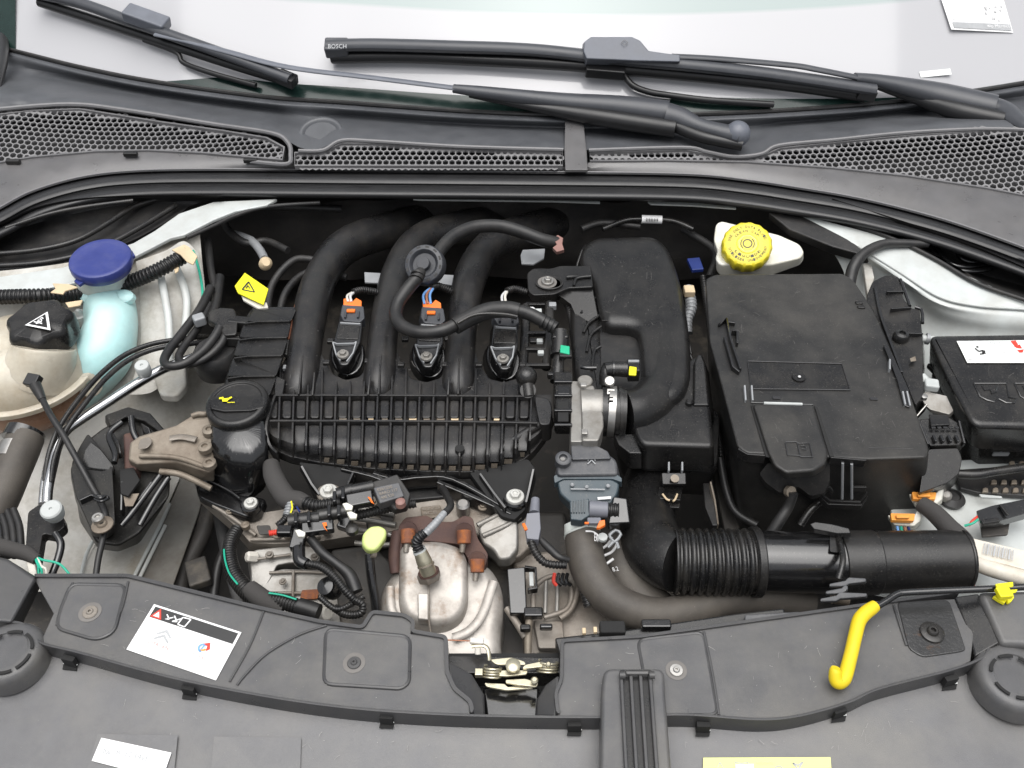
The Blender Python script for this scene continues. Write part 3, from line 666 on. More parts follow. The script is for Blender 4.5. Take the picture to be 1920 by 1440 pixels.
# ---- fluffy corrugated loom with tape
lm = thing('corrugated_loom', 'thick black corrugated cable loom running behind the blue capped neck', 'cable loom', (80, 555, 20))
tube('loom_tube', [(-60, 560, 26), (0, 557, 26), (60, 555, 26), (140, 553, -4), (200, 545, -8), (250, 527, 4), (300, 505, 22), (352, 476, 30)], 14.5, 'black_plastic', lm, ribs=(7.5, .16), seg=16)
def tape(pts, h): return prism('tape', pts, h, 3, 'tape_tan', lm, bevel=1, label=None)
tape([(98, 531), (128, 532), (146, 538), (122, 545), (118, 551), (94, 548), (104, 541)], 44); tape([(122, 567), (155, 562), (150, 572), (128, 576)], 24)
tape([(322, 468), (345, 458), (354, 462), (370, 480), (362, 496), (350, 490), (338, 477)], 46); tape([(325, 500), (336, 498), (334, 508), (328, 512)], 20)
# ---- expansion tank
et = thing('expansion_tank', 'cloudy cream coolant expansion tank with a lobed black cap, cut by the left edge', 'coolant tank', (40, 720, -40))
lathe('upper_shell', (34, 676, -52), [(0, 62), (50, 60), (84, 48), (108, 28), (122, 4), (126, -14), (126, -20)], 'cream_tank', et, seg=56, sq=.96)
lathe('seam_flange', (34, 676, -52), [(0, -14), (134, -14), (138, -16), (138, -25), (134, -27), (0, -27)], 'cream_tank', et, seg=56, sq=.96)
lathe('lower_shell', (34, 676, -52), [(0, -22), (126, -22), (126, -62), (114, -88), (90, -102), (0, -106)], 'amber_coolant', et, seg=48, sq=.96)
tube('filler_neck', [(82, 650, -4, 55), (80, 668, -20, 60), (72, 690, -46, 74)], 56, 'cream_tank', et, n=5, seg=32)
cp = lathe('cap', (83, 622, 6), [(0, -16), (57, -16), (60, -12), (60, -6, .01), (58, -1, .06), (57, 20, .075), (54, 29, .06), (48, 34, .02), (20, 34, 0), (0, 34, 0)], 'black_plastic', et, axis=(.05, -.10, 1), seg=72, lobes=7, bevel=.8)
q = [(46, 588, 42), (94, 582, 42), (98, 621, 42), (49, 628, 42)]
def tri(s, cx=.55, cy=.5): return [(cx-.56*s, cy+.08*s), (cx+.36*s, cy-.42*s), (cx+.40*s, cy+.48*s)]
decal('warning_triangle', q, 'label_white', cp, off=2, shapes=[tri(1)]); decal('triangle_field', q, 'black_plastic', cp, off=2.6, shapes=[tri(.74)])
decal('pictogram', q, 'label_white', cp, off=3.2, shapes=[x for p in ([(.35, .5), (.45, .54), (.55, .5), (.65, .56)], [(.42, .6), (.55, .58), (.66, .64)], [(.55, .44), (.68, .34), (.72, .42)], [(.5, .48), (.62, .40), (.66, .50)]) for x in linesh(p, .045)])
for _v in (0, 9): tube('level_line', [(0+_v, 724+_v, -46), (30+_v, 727+_v, -47), (60+_v, 724+_v, -49)], 1.1, 'amber_coolant', et, seg=6)
lathe('filler_boss', (150, 592, -38), [(0, -14), (17, -14), (15, 4), (12, 6), (8, 2), (7, 6), (4, 14), (0, 15)], 'cap_pale', et, seg=28)
lathe('outlet', (168, 722, -90), [(6, -20), (22, -20), (22, 6), (16, 8), (10, 6), (8, -6), (0, -6)], 'cream_tank', et, axis=(.7, -.5, .4), seg=24)
text('lettering', 'MAX', [(0, 744, -62), (36, 746, -62), (36, 757, -66), (0, 755, -66)], 'amber_coolant', et, off=4)
# ---- thin lines along the tank
bl = thing('fuel_lines', 'pair of thin black lines curving from the tank up towards the engine', 'hose', (240, 680, -60))
tube('line', [(84, 900, -50), (92, 850, -40), (112, 800, -26), (150, 745, -20), (190, 700, -20), (235, 665, -24), (285, 645, -30), (340, 636, -40), (390, 630, -60)], 5, 'black_semi', bl)
tube('line', [(95, 905, -50), (103, 856, -40), (124, 806, -26), (160, 756, -20), (200, 708, -20), (243, 674, -24), (292, 654, -30), (345, 646, -40), (395, 640, -60)], 5, 'black_semi', bl)
# ---- bright pipe with service caps
ap = thing('refrigerant_pipe', 'bright aluminium pipe bending past the tank, carrying two service caps', 'pipe', (180, 770, -40))
tube('pipe', [(420, 648, -60), (360, 672, -55), (310, 690, -48), (262, 716, -44), (200, 756, -42), (150, 788, -40), (124, 808, -40), (108, 836, -44), (98, 876, -50), (90, 915, -55), (88, 945, -60)], 9.5, 'bright_pipe', ap, seg=18)
tube('pipe', [(132, 800, -60), (106, 820, -62), (92, 858, -64), (82, 905, -66), (78, 945, -70)], 6, 'bright_pipe', ap)
lathe('service_cap', (268, 690, -20), [(0, -30), (12, -30), (12, -16), (13.5, -14), (13.5, 8), (12, 10), (3, 10), (2, 7), (0, 7)], 'cap_pale', ap, axis=(.05, -.15, 1), seg=30, bevel=.6)
lathe('service_cap', (98, 958, -44), [(0, -18), (17, -18), (18, -6), (20, -5), (20, 7), (17, 10), (3, 10), (2, 7), (0, 7)], 'cap_pale', ap, axis=(.05, -.2, 1), seg=30, bevel=.6)
prism('support', [(52, 960), (78, 942), (118, 966), (122, 986), (100, 1004), (80, 1000), (70, 1062), (46, 1050)], -74, 22, 'black_semi', ap, bevel=4, rnd=6)
tube('support_strut', [(104, 1000, -66), (114, 1020, -70), (108, 1050, -80), (94, 1085, -90)], 7, 'black_gloss', ap)
# ---- level sensor lead
cb = thing('sensor_lead', 'thin black cable clipped to the cream tank, hanging down across the engine mount', 'cable', (130, 830, 0))
box('plug', (62, 714, 10), (26, 24, 16), 'wiper_black', cb, rot=(20, 0, -14), bevel=2)
tube('boot', [(66, 722, 6, 11), (74, 738, 4, 9), (80, 750, 2, 7)], 9, 'rubber', cb)
tube('cable', [(78, 746, 2), (96, 780, 0), (120, 818, -10), (150, 872, -30), (172, 912, -50), (190, 944, -60), (198, 970, -64), (194, 1005, -70), (184, 1050, -80), (178, 1095, -90)], 6, 'rubber', cb)
tube('cable_tie', [(176, 930, -42), (188, 934, -38), (198, 930, -42)], 3, 'black_gloss', cb); tube('cable_tie', [(178, 936, -44), (190, 940, -40), (202, 935, -44)], 3, 'black_gloss', cb)
# ---- radiator hose at the left edge
rh = thing('coolant_hose', 'brownish rubber hose with a silver clamp band at the left edge', 'hose', (20, 880, -80))
tube('hose', [(48, 820, -66), (36, 852, -72), (22, 885, -80), (8, 920, -92), (-10, 960, -110)], 33, 'hose_brown', rh, seg=24)
tube('clamp', [(38, 840, -72, 35.5), (26, 868, -78, 35.5)], 35, 'steel', rh, seg=28, n=2)
tube('connector_ring', [(50, 808, -64, 35), (40, 828, -70, 36)], 35, 'black_gloss', rh, seg=24, n=4)
for i in range(4): tube('ribbed_sleeve', [(-14+i*13, 955, -100), (-2+i*13, 990, -104), (4+i*12, 1045, -110)], 6.5, 'rubber', rh)
wl = thing('wiring_tail', 'taped cable tail with green and white wires at the lower left corner', 'cable', (60, 1040, -40))
tube('taped_cable', [(-40, 1015, -40, 16), (20, 1030, -40, 15), (50, 1038, -40, 14), (70, 1050, -42, 10)], 14, 'tape_cloth', wl)
for i, (c_, e) in enumerate((('wire_green', (74, 1092)), ('wire_green', (80, 1094)), ('wire_white', (88, 1092)), ('wire_green', (134, 1082)))):
    tube('wire', [(66+i*2, 1046, -38), (72+i*3, 1058+(-8 if i == 3 else 4), -36), (e[0]-(22 if i == 3 else 2), e[1]-24, -38), (e[0], e[1], -50)], 2.3, c_, wl, seg=8)
prism('white_plug', [(48, 1052), (64, 1050), (72, 1090), (56, 1092)], -44, 20, 'wire_white', wl, bevel=3)

# ================================================================ ENGINE MOUNT
em = thing('engine_mount', 'black engine mount bracket bolted to the rail left of the oil filler', 'engine mount', (215, 900, -110))
hull('bracket', [[(134, 868, -60), (150, 835, -56), (196, 800, -50), (262, 775, -50), (300, 792, -54), (322, 850, -66), (318, 930, -90), (262, 1000, -120), (222, 1024, -126), (180, 1018, -120), (150, 960, -100)],
                 [(134, 880, -110), (150, 850, -110), (196, 820, -110), (262, 795, -110), (300, 812, -110), (318, 870, -120), (306, 950, -150), (262, 1020, -170), (222, 1036, -170), (184, 1030, -165), (150, 980, -150)]], 'mount_black', em, rnd=8, bevel=5, seg=3)
hull('front_plate', [[(150, 836, -40), (165, 812, -38), (186, 838, -38), (210, 868, -40), (213, 920, -52), (216, 985, -70), (198, 1002, -74), (170, 992, -72), (142, 930, -58), (132, 880, -46)], [(150, 850, -80), (165, 830, -80), (186, 850, -80), (210, 880, -80), (213, 930, -90), (216, 1000, -110), (198, 1012, -110), (170, 1004, -110), (142, 940, -96), (132, 892, -84)]], 'mount_black', em, rnd=6, bevel=5, seg=3)
hull('arch', [[(196, 778, -34), (240, 762, -32), (282, 774, -34), (310, 806, -40), (300, 812, -40), (270, 790, -36), (236, 782, -34), (206, 800, -36)], [(196, 790, -74), (240, 776, -74), (282, 790, -74), (310, 822, -80), (298, 826, -80), (270, 800, -76), (236, 792, -74), (206, 810, -76)]], 'mount_black', em, bevel=4, seg=3)
for p in ([(150, 878, -44), (158, 842, -28), (170, 826, -26), (188, 842, -28), (213, 872, -40), (212, 884, -46)], [(206, 800, -28), (222, 826, -26), (228, 850, -36), (216, 852, -38), (208, 840, -34)], [(262, 790, -28), (280, 800, -26), (286, 822, -36), (268, 812, -36)]):
    prism('shoulder', p, 0, 16, 'black_semi', em, bevel=4, seg=4)
for a in ([(230, 905, -60), (228, 960, -80)], [(245, 960, -84), (285, 905, -66)], [(150, 940, -54), (172, 930, -52), (205, 934, -56)]): wall('web', a, 5, 5, 14, 'black_gloss', em, bevel=1.5)
for a in ([(214, 868, -36), (216, 850, -34), (205, 815, -30), (228, 792, -28)], [(246, 782, -30), (250, 810, -36), (262, 832, -44)], [(305, 885, -60), (275, 925, -74), (245, 965, -84), (228, 985, -90)], [(316, 895, -64), (290, 935, -78), (262, 985, -92)]):
    tube('rib', a, 6, 'black_gloss', em)
prism('window', [(224, 880), (250, 876), (262, 900), (240, 930), (226, 925)], -56, 6, 'dark_void', em, bevel=1)
decal('tan_shoulder', [(232, 928, -66), (262, 926, -66), (250, 950, -74), (236, 950, -74)], 'cast_tan', em, off=3)
prism('rubber_buffer', [(230, 812, -40), (258, 806, -40), (262, 850, -50), (256, 880, -56), (232, 878, -56)], -44, 40, 'rusty_iron', em, bevel=5, seg=3)
screw((192, 984, -54), 20, 'cast_tan', em, name='mount_bolt'); lathe('mount_bolt_head', (184, 972, -44), [(0, -10), (11, -10), (11, 4), (9, 6), (5, 6), (4, 3), (0, 3)], 'steel', em, seg=18)
ar = thing('mount_arm', 'rough tan cast arm reaching from the mount to the engine beside the oil filler', 'mount arm', (320, 840, -50))
hull('arm', [[(244, 828, -20), (262, 816, -16), (330, 796, -14), (362, 776, -14), (385, 772, -14), (400, 790, -16), (402, 880, -34), (392, 888, -36), (330, 866, -34), (256, 870, -34), (240, 862, -32)],
             [(244, 850, -62), (262, 840, -60), (330, 830, -60), (362, 815, -60), (385, 808, -60), (400, 820, -60), (402, 905, -80), (372, 900, -82), (330, 892, -76), (262, 884, -72), (244, 876, -70)]], 'cast_tan', ar, bevel=5, seg=3)
prism('hollow', fillet([(262, 824), (280, 818), (286, 828), (276, 840), (258, 842)], 5), -14, 2, 'cast_dirty', ar, bevel=1)
tube('hollow', [(318, 822, -14), (340, 819, -14), (368, 824, -15)], 7, 'cast_dirty', ar, sy=.35)
tube('lower_web', [(300, 884, -50), (340, 890, -54), (396, 916, -72)], 6, 'cast_tan', ar); tube('lower_web', [(262, 855, -26), (330, 858, -28), (390, 878, -34)], 5, 'cast_tan', ar)
for x, y in ((392, 806), (384, 838), (392, 868)): lathe('lug', (x, y, -12), [(0, -8), (13, -8), (13, 2), (10, 4), (6, 4), (5, 0), (0, 0)], 'cast_tan', ar, seg=20)
tube('rough_edge', [(360, 780, -10), (372, 776, -8), (384, 776, -10), (398, 770, -12)], 5, 'cast_tan', ar)

# ---- hoses with a connector between tower and engine
pv = thing('vacuum_hoses', 'two black hoses looping into an elbow connector above the bright pipe', 'hose', (370, 640, -30))
tube('hose', [(395, 540, -30), (375, 580, -30), (345, 620, -30), (318, 655, -30), (308, 675, -28), (316, 686, -24), (345, 682, -22), (378, 660, -18), (402, 632, -10), (412, 614, -6)], 8.5, 'rubber', pv)
tube('hose', [(392, 570, -40), (374, 610, -40), (345, 650, -40), (335, 672, -38), (352, 684, -34), (385, 672, -28), (412, 648, -20), (425, 622, -12)], 7.5, 'rubber', pv)
hull('elbow_connector', [[(392, 584, 0), (412, 576, 4), (440, 578, 4), (446, 600, 0), (444, 628, -6), (420, 630, -6), (405, 608, -4), (390, 600, -4)], [(392, 592, -30), (412, 586, -30), (440, 590, -30), (446, 612, -30), (444, 640, -34), (420, 642, -34), (405, 618, -32), (390, 610, -32)]], 'black_semi', pv, rnd=6, bevel=4, seg=3)
box('grey_clip', (374, 600, -20), (22, 20, 20), 'bracket_grey', pv, rot=(0, 0, 30), bevel=4)
lathe('pump_body', (408, 668, -60), [(0, -30), (44, -30), (46, -10), (44, 10), (36, 20), (0, 22)], 'black_matte', pv, seg=32)
box('bracket', (452, 608, -14), (44, 20, 26), 'black_plastic', pv, rot=(0, 0, -8), bevel=3); box('bracket', (448, 640, -24), (50, 10, 20), 'black_plastic', pv, rot=(0, 0, -4), bevel=2)
tube('cable', [(412, 520, -50), (405, 570, -45), (395, 600, -40)], 9, 'black_matte', pv)
yt = thing('warning_tag', 'yellow plastic warning tag with a black triangle, upper left of the intake pipes', 'tag', (472, 542, 6))
prism('tag', [(459, 511), (503, 541), (494, 571), (446, 549), (440, 536)], 10, 3, 'tag_yellow', yt, bevel=.8)
q = [(454, 522, 10), (484, 536, 10), (477, 553, 10), (450, 543, 10)]
decal('triangle', q, 'ink', yt, off=1, shapes=[x for x in linesh([(.15, .95), (.42, .05), (.95, .75), (.15, .95)], .09)]+linesh([(.38, .7), (.44, .4), (.6, .6)], .07))
prism('white_tail', [(452, 553), (486, 569), (500, 566), (503, 576), (484, 578), (456, 562)], 2, 6, 'wire_white', yt, bevel=2)
tc = thing('brass_sender', 'small tan sensor tip in the dark gap beside the yellow tag', 'sensor', (498, 490, -40))
lathe('tip', (498, 494, -36), [(0, -8), (12, -8), (12, 4), (7, 10), (0, 10)], 'tape_tan', tc, axis=(.3, -.5, .6), seg=20); tube('stem', [(496, 486, -40), (488, 470, -48), (470, 450, -60), (440, 440, -70)], 8, 'bracket_grey', tc, n=2)
# ================================================================ OIL FILLER
of = thing('oil_filler', 'black round oil filler cap on its glossy neck left of the intake manifold', 'oil filler', (445, 820, -40))
hull('neck', [[(392, 790, 2), (400, 760, 6), (490, 760, 6), (500, 790, 2), (500, 812, -2), (470, 836, -2), (425, 836, -2), (394, 815, -2)],
              [(394, 800, -14), (400, 775, -14), (492, 775, -14), (504, 800, -14), (506, 850, -24), (478, 870, -26), (425, 868, -26), (394, 850, -24)],
              [(398, 840, -80), (410, 815, -80), (492, 815, -80), (502, 840, -80), (502, 900, -92), (470, 930, -98), (436, 924, -98), (402, 905, -94)],
              [(398, 850, -120), (410, 840, -120), (492, 840, -120), (502, 860, -120), (500, 935, -128), (470, 950, -130), (430, 945, -130), (404, 925, -128)]], 'black_gloss', of, rnd=12, sub=1)
cp = lathe('cap', (445, 757, 10), [(0, -26), (56, -26), (59, -22), (59, -2), (57, 4), (53, 7), (48, 7), (46, 4), (0, 4)], 'black_plastic', of, axis=(-.02, -.06, 1), seg=56, bevel=1)
hull('grip_bar', [[(392, 748, 18), (398, 743, 18), (490, 742, 18), (497, 747, 18), (494, 764, 17), (470, 770, 17), (420, 771, 17), (396, 766, 17)], [(390, 752, 4), (398, 748, 4), (490, 747, 4), (499, 752, 4), (496, 772, 4), (470, 778, 4), (420, 780, 4), (394, 774, 4)]], 'black_plastic', cp, bevel=2)
decal('oil_can_mark', [(411, 742, 19), (442, 742, 19), (442, 757, 19), (411, 757, 19)], 'clip_yellow', cp, off=1.5, shapes=[[(.0, .3), (.25, .2), (.3, .4), (.55, .35), (.75, .15), (.8, .3), (.55, .6), (.5, .8), (.2, .8), (.18, .5), (0, .5)]]+linesh([(.5, .92), (.95, .88)], .08))
prism('flange', fillet([(362, 885), (388, 880), (420, 915), (470, 928), (500, 935), (486, 962), (460, 968), (400, 945), (370, 930)], 8), -104, 22, 'black_gloss', of, bevel=4)
for x, y in ((381, 893), (470, 945)):
    lathe('bolt_boss', (x, y+3, -98), [(0, -26), (18, -26), (18, 4), (16, 6), (0, 6)], 'black_gloss', of, seg=24); bolt((x, y-2, -88), 13, 'bolt_pale', of)
tube('flange_rib', [(392, 900, -90), (430, 920, -96), (450, 935, -98)], 3, 'black_gloss', of)
rd = thing('ribbed_duct', 'black ribbed breather duct curving down behind the oil filler cap', 'duct', (490, 650, -30))
seg_ = [(470, 556, 578), (456, 546, 603), (446, 540, 634), (436, 530, 668), (424, 518, 706), (414, 506, 742)]
for (l0, r0, y0), (l1, r1, y1) in zip(seg_, seg_[1:]):
    b_ = 3 if (y1 % 2) else 0
    hull('duct_segment', [[(l0+12, y0+2, 4), (r0, y0+2, 8), (r1, y1-1, 8+b_), (l1+12, y1-1, 4+b_), (l1+1, y1-1, -8), (l0+1, y0+2, -8)], [(l0+8, y0+14, -60), (r0, y0+14, -60), (r1, y1+12, -60), (l1+8, y1+12, -60), (l1-4, y1+12, -62), (l0-4, y0+14, -62)]], 'black_plastic', rd, rnd=5, bevel=4, seg=4)
for l_, r_, y_ in seg_[1:5]: wall('duct_ridge', [(l_+3, y_+5, 2), (l_+30, y_+1, 9), (r_-2, y_, 9)], 4, 3, 8, 'black_semi', rd, bevel=1)
hull('duct_core', [[(474, 575, -4), (554, 575, 0), (504, 745, 0), (420, 745, -4)], [(470, 590, -60), (554, 590, -60), (504, 765, -60), (416, 765, -60)]], 'black_gloss', rd, bevel=3)
tube('wire_loom', [(556, 570, -10), (548, 610, -8), (540, 640, -8), (536, 668, -8)], 4, 'black_plastic', rd, ribs=(5, .25))
tube('red_wire', [(554, 572, -5), (548, 600, -4), (541, 636, -3)], 2, 'rust', rd, seg=6)
for y, x in ((600, 552), (646, 543), (690, 534)): box('loom_clip', (x+3, y, -14), (12, 10, 8), 'bracket_grey', rd, bevel=1)

# ================================================================ INTAKE MANIFOLD
im = thing('intake_manifold', 'black plastic intake manifold with three curved pipes and a ribbed plenum', 'intake manifold', (760, 780, -30))
def botp(x):
    return yat([(490, 800), (500, 822), (514, 842), (545, 856), (600, 867), (700, 879), (800, 884), (880, 885), (940, 879), (980, 862), (1008, 836), (1026, 806), (1040, 770)], x)
def surf(x, y):
    b = botp(x); f = max(0, min(1, (y-742)/(b-742)))
    return -12-4*f-34*max(0, (f-.72)/.28)**2
xsP = [494+i*6.0 for i in range(91)]
def prow(f, dh=0): return [(x, 740+(botp(x)-740)*f, surf(x, 740+(botp(x)-740)*f)+dh) for x in xsP]
rows = [prow(f, -8) for f in (0, .1, .2, .3, .4, .5, .6, .7, .78, .86, .92, .96, 1)]
m = MB(); m.rings([[V(p) for p in r] for r in rows]+[[V((x, y+2, h-60)) for x, y, h in prow(1, 0)]], cap=False, closed=False)
m.build('plenum', 'manifold_black', im)
# front flange under the ribs
fl = [(x, botp(x), surf(x, botp(x))-4) for x in xsP[::3]]
wall('flange', fl, 10, 6, 12, 'manifold_black', im, bevel=2)
wall('flange', [(x, y+5, h-18) for x, y, h in fl], 12, 2, 6, 'manifold_black', im, bevel=1.5)
# raised outer rim
wall('outer_rim', [(516, 742, -6), (505, 775, -7), (499, 806, -10), (506, 835, -22), (520, 850, -34)], 5, 3, 24, 'manifold_black', im, n=4, bevel=1)
wall('long_rib', [(516, 742, -5), (700, 742, -5), (1000, 744, -5)], 4.5, 3, 16, 'manifold_black', im, bevel=1)
wall('long_rib', [(506, 790, -6), (700, 790, -6), (850, 791, -6), (1008, 794, -6)], 4.5, 3, 14, 'manifold_black', im, bevel=1)
ribx = [525+i*26.2 for i in range(19)]
for i, x in enumerate(ribx):
    yb = botp(x-5)-5
    ys = [742+(yb-742)*j/12 for j in range(13)]
    wall('rib', [(x-5*(y-742)/140, y, surf(x, y)+5) for y in ys], 3.6, 3, 18, 'manifold_black', im, bevel=.8)
for i in range(-1, 18):
    x0 = ribx[i]+4 if i >= 0 else 508; x1 = ribx[i+1]-4
    if x1-x0 < 8: continue
    prism('cell_pad', [(x0, 750, surf(x0, 750)), (x1, 750, surf(x1, 750)), (x1-1, 783, surf(x1, 783)), (x0-1, 783, surf(x0, 783))], 0, 10, 'manifold_black', im, rnd=5, bevel=3, seg=3)
    xm = (x0+x1)/2
    if i >= 1:
        yb = botp(xm)-14; yt_ = 798
        k = []
        for y in (yt_, yt_+.35*(yb-yt_), yt_+.6*(yb-yt_), yt_+.8*(yb-yt_), yb):
            k.append(y)
        L_ = [(x0-1-3*(y-790)/90, y, surf(x0, y)+(1 if y < yb-20 else -3)) for y in k]; R2 = [(x1-1-3*(y-790)/90, y, surf(x1, y)+(1 if y < yb-20 else -3)) for y in k]
        mid = [((a[0]+b[0])/2, a[1], a[2]+.7) for a, b in zip(L_, R2)]
        lq = [((a[0]*.86+b[0]*.14), a[1], a[2]+.5) for a, b in zip(L_, R2)]; rq = [((a[0]*.14+b[0]*.86), a[1], a[2]+.5) for a, b in zip(L_, R2)]
        a0 = lambda c, d: [(p[0], p[1], p[2]-d) for p in c]
        m = MB(); m.rings([[V(p) for p in c] for c in (a0(L_, 4), a0(L_, -.2), lq, mid, rq, a0(R2, -.2), a0(R2, 4))], cap=False, closed=False)
        m.add([V(c[-1]) for c in (L_, lq, mid, rq, R2)]+[V((R2[-1][0], R2[-1][1]+3, R2[-1][2]-10)), V((L_[-1][0], L_[-1][1]+3, L_[-1][2]-10))], [tuple(range(7))])
        m.build('cell_pad', 'manifold_black', im, ang=60)
    if 4 <= i <= 15:     # dried dirt lying in the cells
        w_ = random.uniform(.5, .95)*(x1-x0)/2
        prism('dirt_deposit', [(xm-w_, 784.5, -16), (xm+w_, 784, -16), (xm+w_, 788, -16), (xm-w_, 788, -16)], -13, 3, 'tape_tan' if i % 3 == 0 else 'cast_tan', im, bevel=0)
    if i >= 3:
        w_ = random.uniform(.4, .95)*(x1-x0)/2; yb = botp(xm)
        prism('dirt_deposit', [(xm-w_-4, yb-11, surf(xm, yb-11)-2), (xm+w_-4, yb-11, surf(xm, yb-11)-2), (xm+w_-5, yb-4, surf(xm, yb-4)), (xm-w_-5, yb-4, surf(xm, yb-4))], 0, 3, 'cast_tan', im, bevel=0)
tube('drain_tube', [(1020, 792, -20, 8), (985, 812, -20, 9), (945, 838, -24, 9), (915, 866, -46, 10)], 9, 'manifold_black', im)
lathe('end_boss', (862, 843, -10), [(0, 4), (9, 4), (9, -4), (0, -4)], 'dark_void', im, seg=20)
hull('end_cap', [[(1002, 742, -2), (1030, 748, -4), (1036, 766, -6), (1032, 796, -10), (1012, 796, -8), (1006, 770, -4)], [(1002, 752, -50), (1030, 758, -50), (1036, 776, -52), (1034, 826, -56), (1012, 830, -56), (1006, 780, -50)]], 'manifold_black', im, rnd=7, bevel=3)
# web with scooped openings between the pipes
web = [(514, 744), (520, 700), (545, 650), (590, 640), (608, 672), (622, 700), (648, 712), (674, 706), (690, 685), (700, 640), (740, 640), (754, 684), (772, 710), (800, 716), (826, 708), (838, 684), (846, 640), (884, 640), (900, 684), (918, 710), (945, 716), (972, 708), (990, 700), (1002, 744)]
prism('web', web, -20, 26, 'manifold_black', im, rnd=6, bevel=3, seg=3)
for i, x in enumerate(ribx):
    base_y = 741; tops = 716 if any(abs(x-c) < 38 for c in (650, 800, 945)) else 690
    if x > 985: continue
    wall('short_rib', [(x, base_y, -14), (x+.5, (base_y+tops)/2, -13), (x+1, tops, -13)], 3.2, 3, 10, 'manifold_black', im, bevel=.6)
runners = [[(850, 402, -150, 34), (760, 424, -100, 34), (690, 443, -66, 34), (640, 468, -44, 33), (606, 512, -30, 31), (588, 560, -22, 32), (578, 615, -18, 31), (570, 675, -20, 31), (563, 725, -32, 34), (560, 756, -62, 40)],
           [(980, 402, -150, 32), (900, 420, -96, 32), (820, 436, -66, 31), (775, 462, -50, 30), (748, 510, -36, 31), (732, 560, -24, 29), (720, 615, -18, 28), (714, 680, -20, 29), (711, 725, -32, 32), (710, 756, -62, 38)],
           [(1090, 404, -150, 33), (1020, 424, -100, 33), (945, 446, -66, 32), (905, 476, -48, 30), (882, 520, -34, 31), (872, 565, -24, 29), (866, 620, -18, 28), (861, 685, -20, 29), (859, 725, -32, 32), (858, 756, -62, 38)]]
flecks('dust_specks', [(560, 600), (1000, 600), (1000, 735), (530, 735)], 12, 'dust', im, n=50, scratch=.2)
for r in runners: tube('intake_pipe', r, 36, 'manifold_black', im, n=10, seg=28)
for x0, y0, x1, y1 in ((568, 668, 560, 740), (714, 668, 710, 740), (861, 672, 859, 740), (590, 700, 586, 742), (694, 706, 690, 742), (842, 708, 840, 742)):
    wall('pipe_fin', [(x0, y0, 8), ((x0+x1)/2, (y0+y1)/2, 6), (x1, y1, 0)], 3.2, 3, 14, 'manifold_black', im, bevel=.8)
for x, y in ((612, 680), (690, 678), (752, 684), (835, 684), (898, 684), (980, 684), (620, 640), (700, 632), (760, 636), (840, 636), (1000, 640)):
    box('rubber_stop', (x, y, -6), (13, 11, 8), 'black_semi', im, bevel=2)
hull('left_ear', [[(513, 702, 2), (535, 712, -4), (530, 742, -6), (515, 744, -4)], [(513, 712, -20), (535, 720, -20), (530, 746, -20), (515, 746, -20)]], 'manifold_black', im, bevel=2)
for q in ([(683, 510, -60), (738, 513, -60), (738, 531, -62), (684, 529, -62)], [(822, 514, -60), (860, 516, -60), (858, 536, -62), (820, 530, -62)], [(980, 468, -20), (1022, 466, -20), (1020, 484, -22), (1000, 495, -22), (978, 494, -22), (976, 478, -22)]):
    prism('bracket_plate', q, -60, 4, 'bracket_grey', im, bevel=1)
# lower legs of the manifold with their bolts
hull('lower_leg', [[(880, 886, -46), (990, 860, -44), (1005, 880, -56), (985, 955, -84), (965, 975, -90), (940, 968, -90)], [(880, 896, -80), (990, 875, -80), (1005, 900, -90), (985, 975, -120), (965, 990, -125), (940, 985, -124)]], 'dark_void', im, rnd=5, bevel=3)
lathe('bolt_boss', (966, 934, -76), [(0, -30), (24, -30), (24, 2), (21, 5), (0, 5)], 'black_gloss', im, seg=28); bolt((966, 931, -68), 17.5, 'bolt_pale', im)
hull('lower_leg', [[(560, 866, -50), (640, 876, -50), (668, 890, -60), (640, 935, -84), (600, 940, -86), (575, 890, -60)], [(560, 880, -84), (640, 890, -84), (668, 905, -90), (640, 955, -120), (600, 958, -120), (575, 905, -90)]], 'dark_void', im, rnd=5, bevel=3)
lathe('bolt_boss', (616, 924, -74), [(0, -30), (22, -30), (22, 2), (18, 5), (0, 5)], 'cast_dirty', im, seg=28); bolt((616, 921, -66), 17, 'bolt_pale', im)
for a in ([(700, 888, -60), (745, 900, -62), (790, 896, -62), (850, 900, -64), (950, 955, -84)], [(820, 905, -70), (880, 930, -78), (960, 965, -92)], [(640, 880, -56), (700, 895, -60), (735, 910, -66)]):
    wall('brace', a, 9, 6, 26, 'black_gloss', im, n=4, bevel=2)
for a in ([(900, 890, -44), (925, 925, -62), (948, 955, -76)], [(1000, 882, -46), (992, 920, -60), (986, 945, -72)], [(566, 876, -46), (585, 910, -62), (600, 930, -72)], [(662, 888, -48), (650, 915, -62), (636, 932, -72)]): wall('leg_rib', a, 5, 5, 10, 'black_gloss', im, bevel=1)
prism('shadow_web', [(700, 892), (860, 896), (850, 930), (740, 940), (700, 920)], -96, 20, 'black_matte', im, bevel=3)

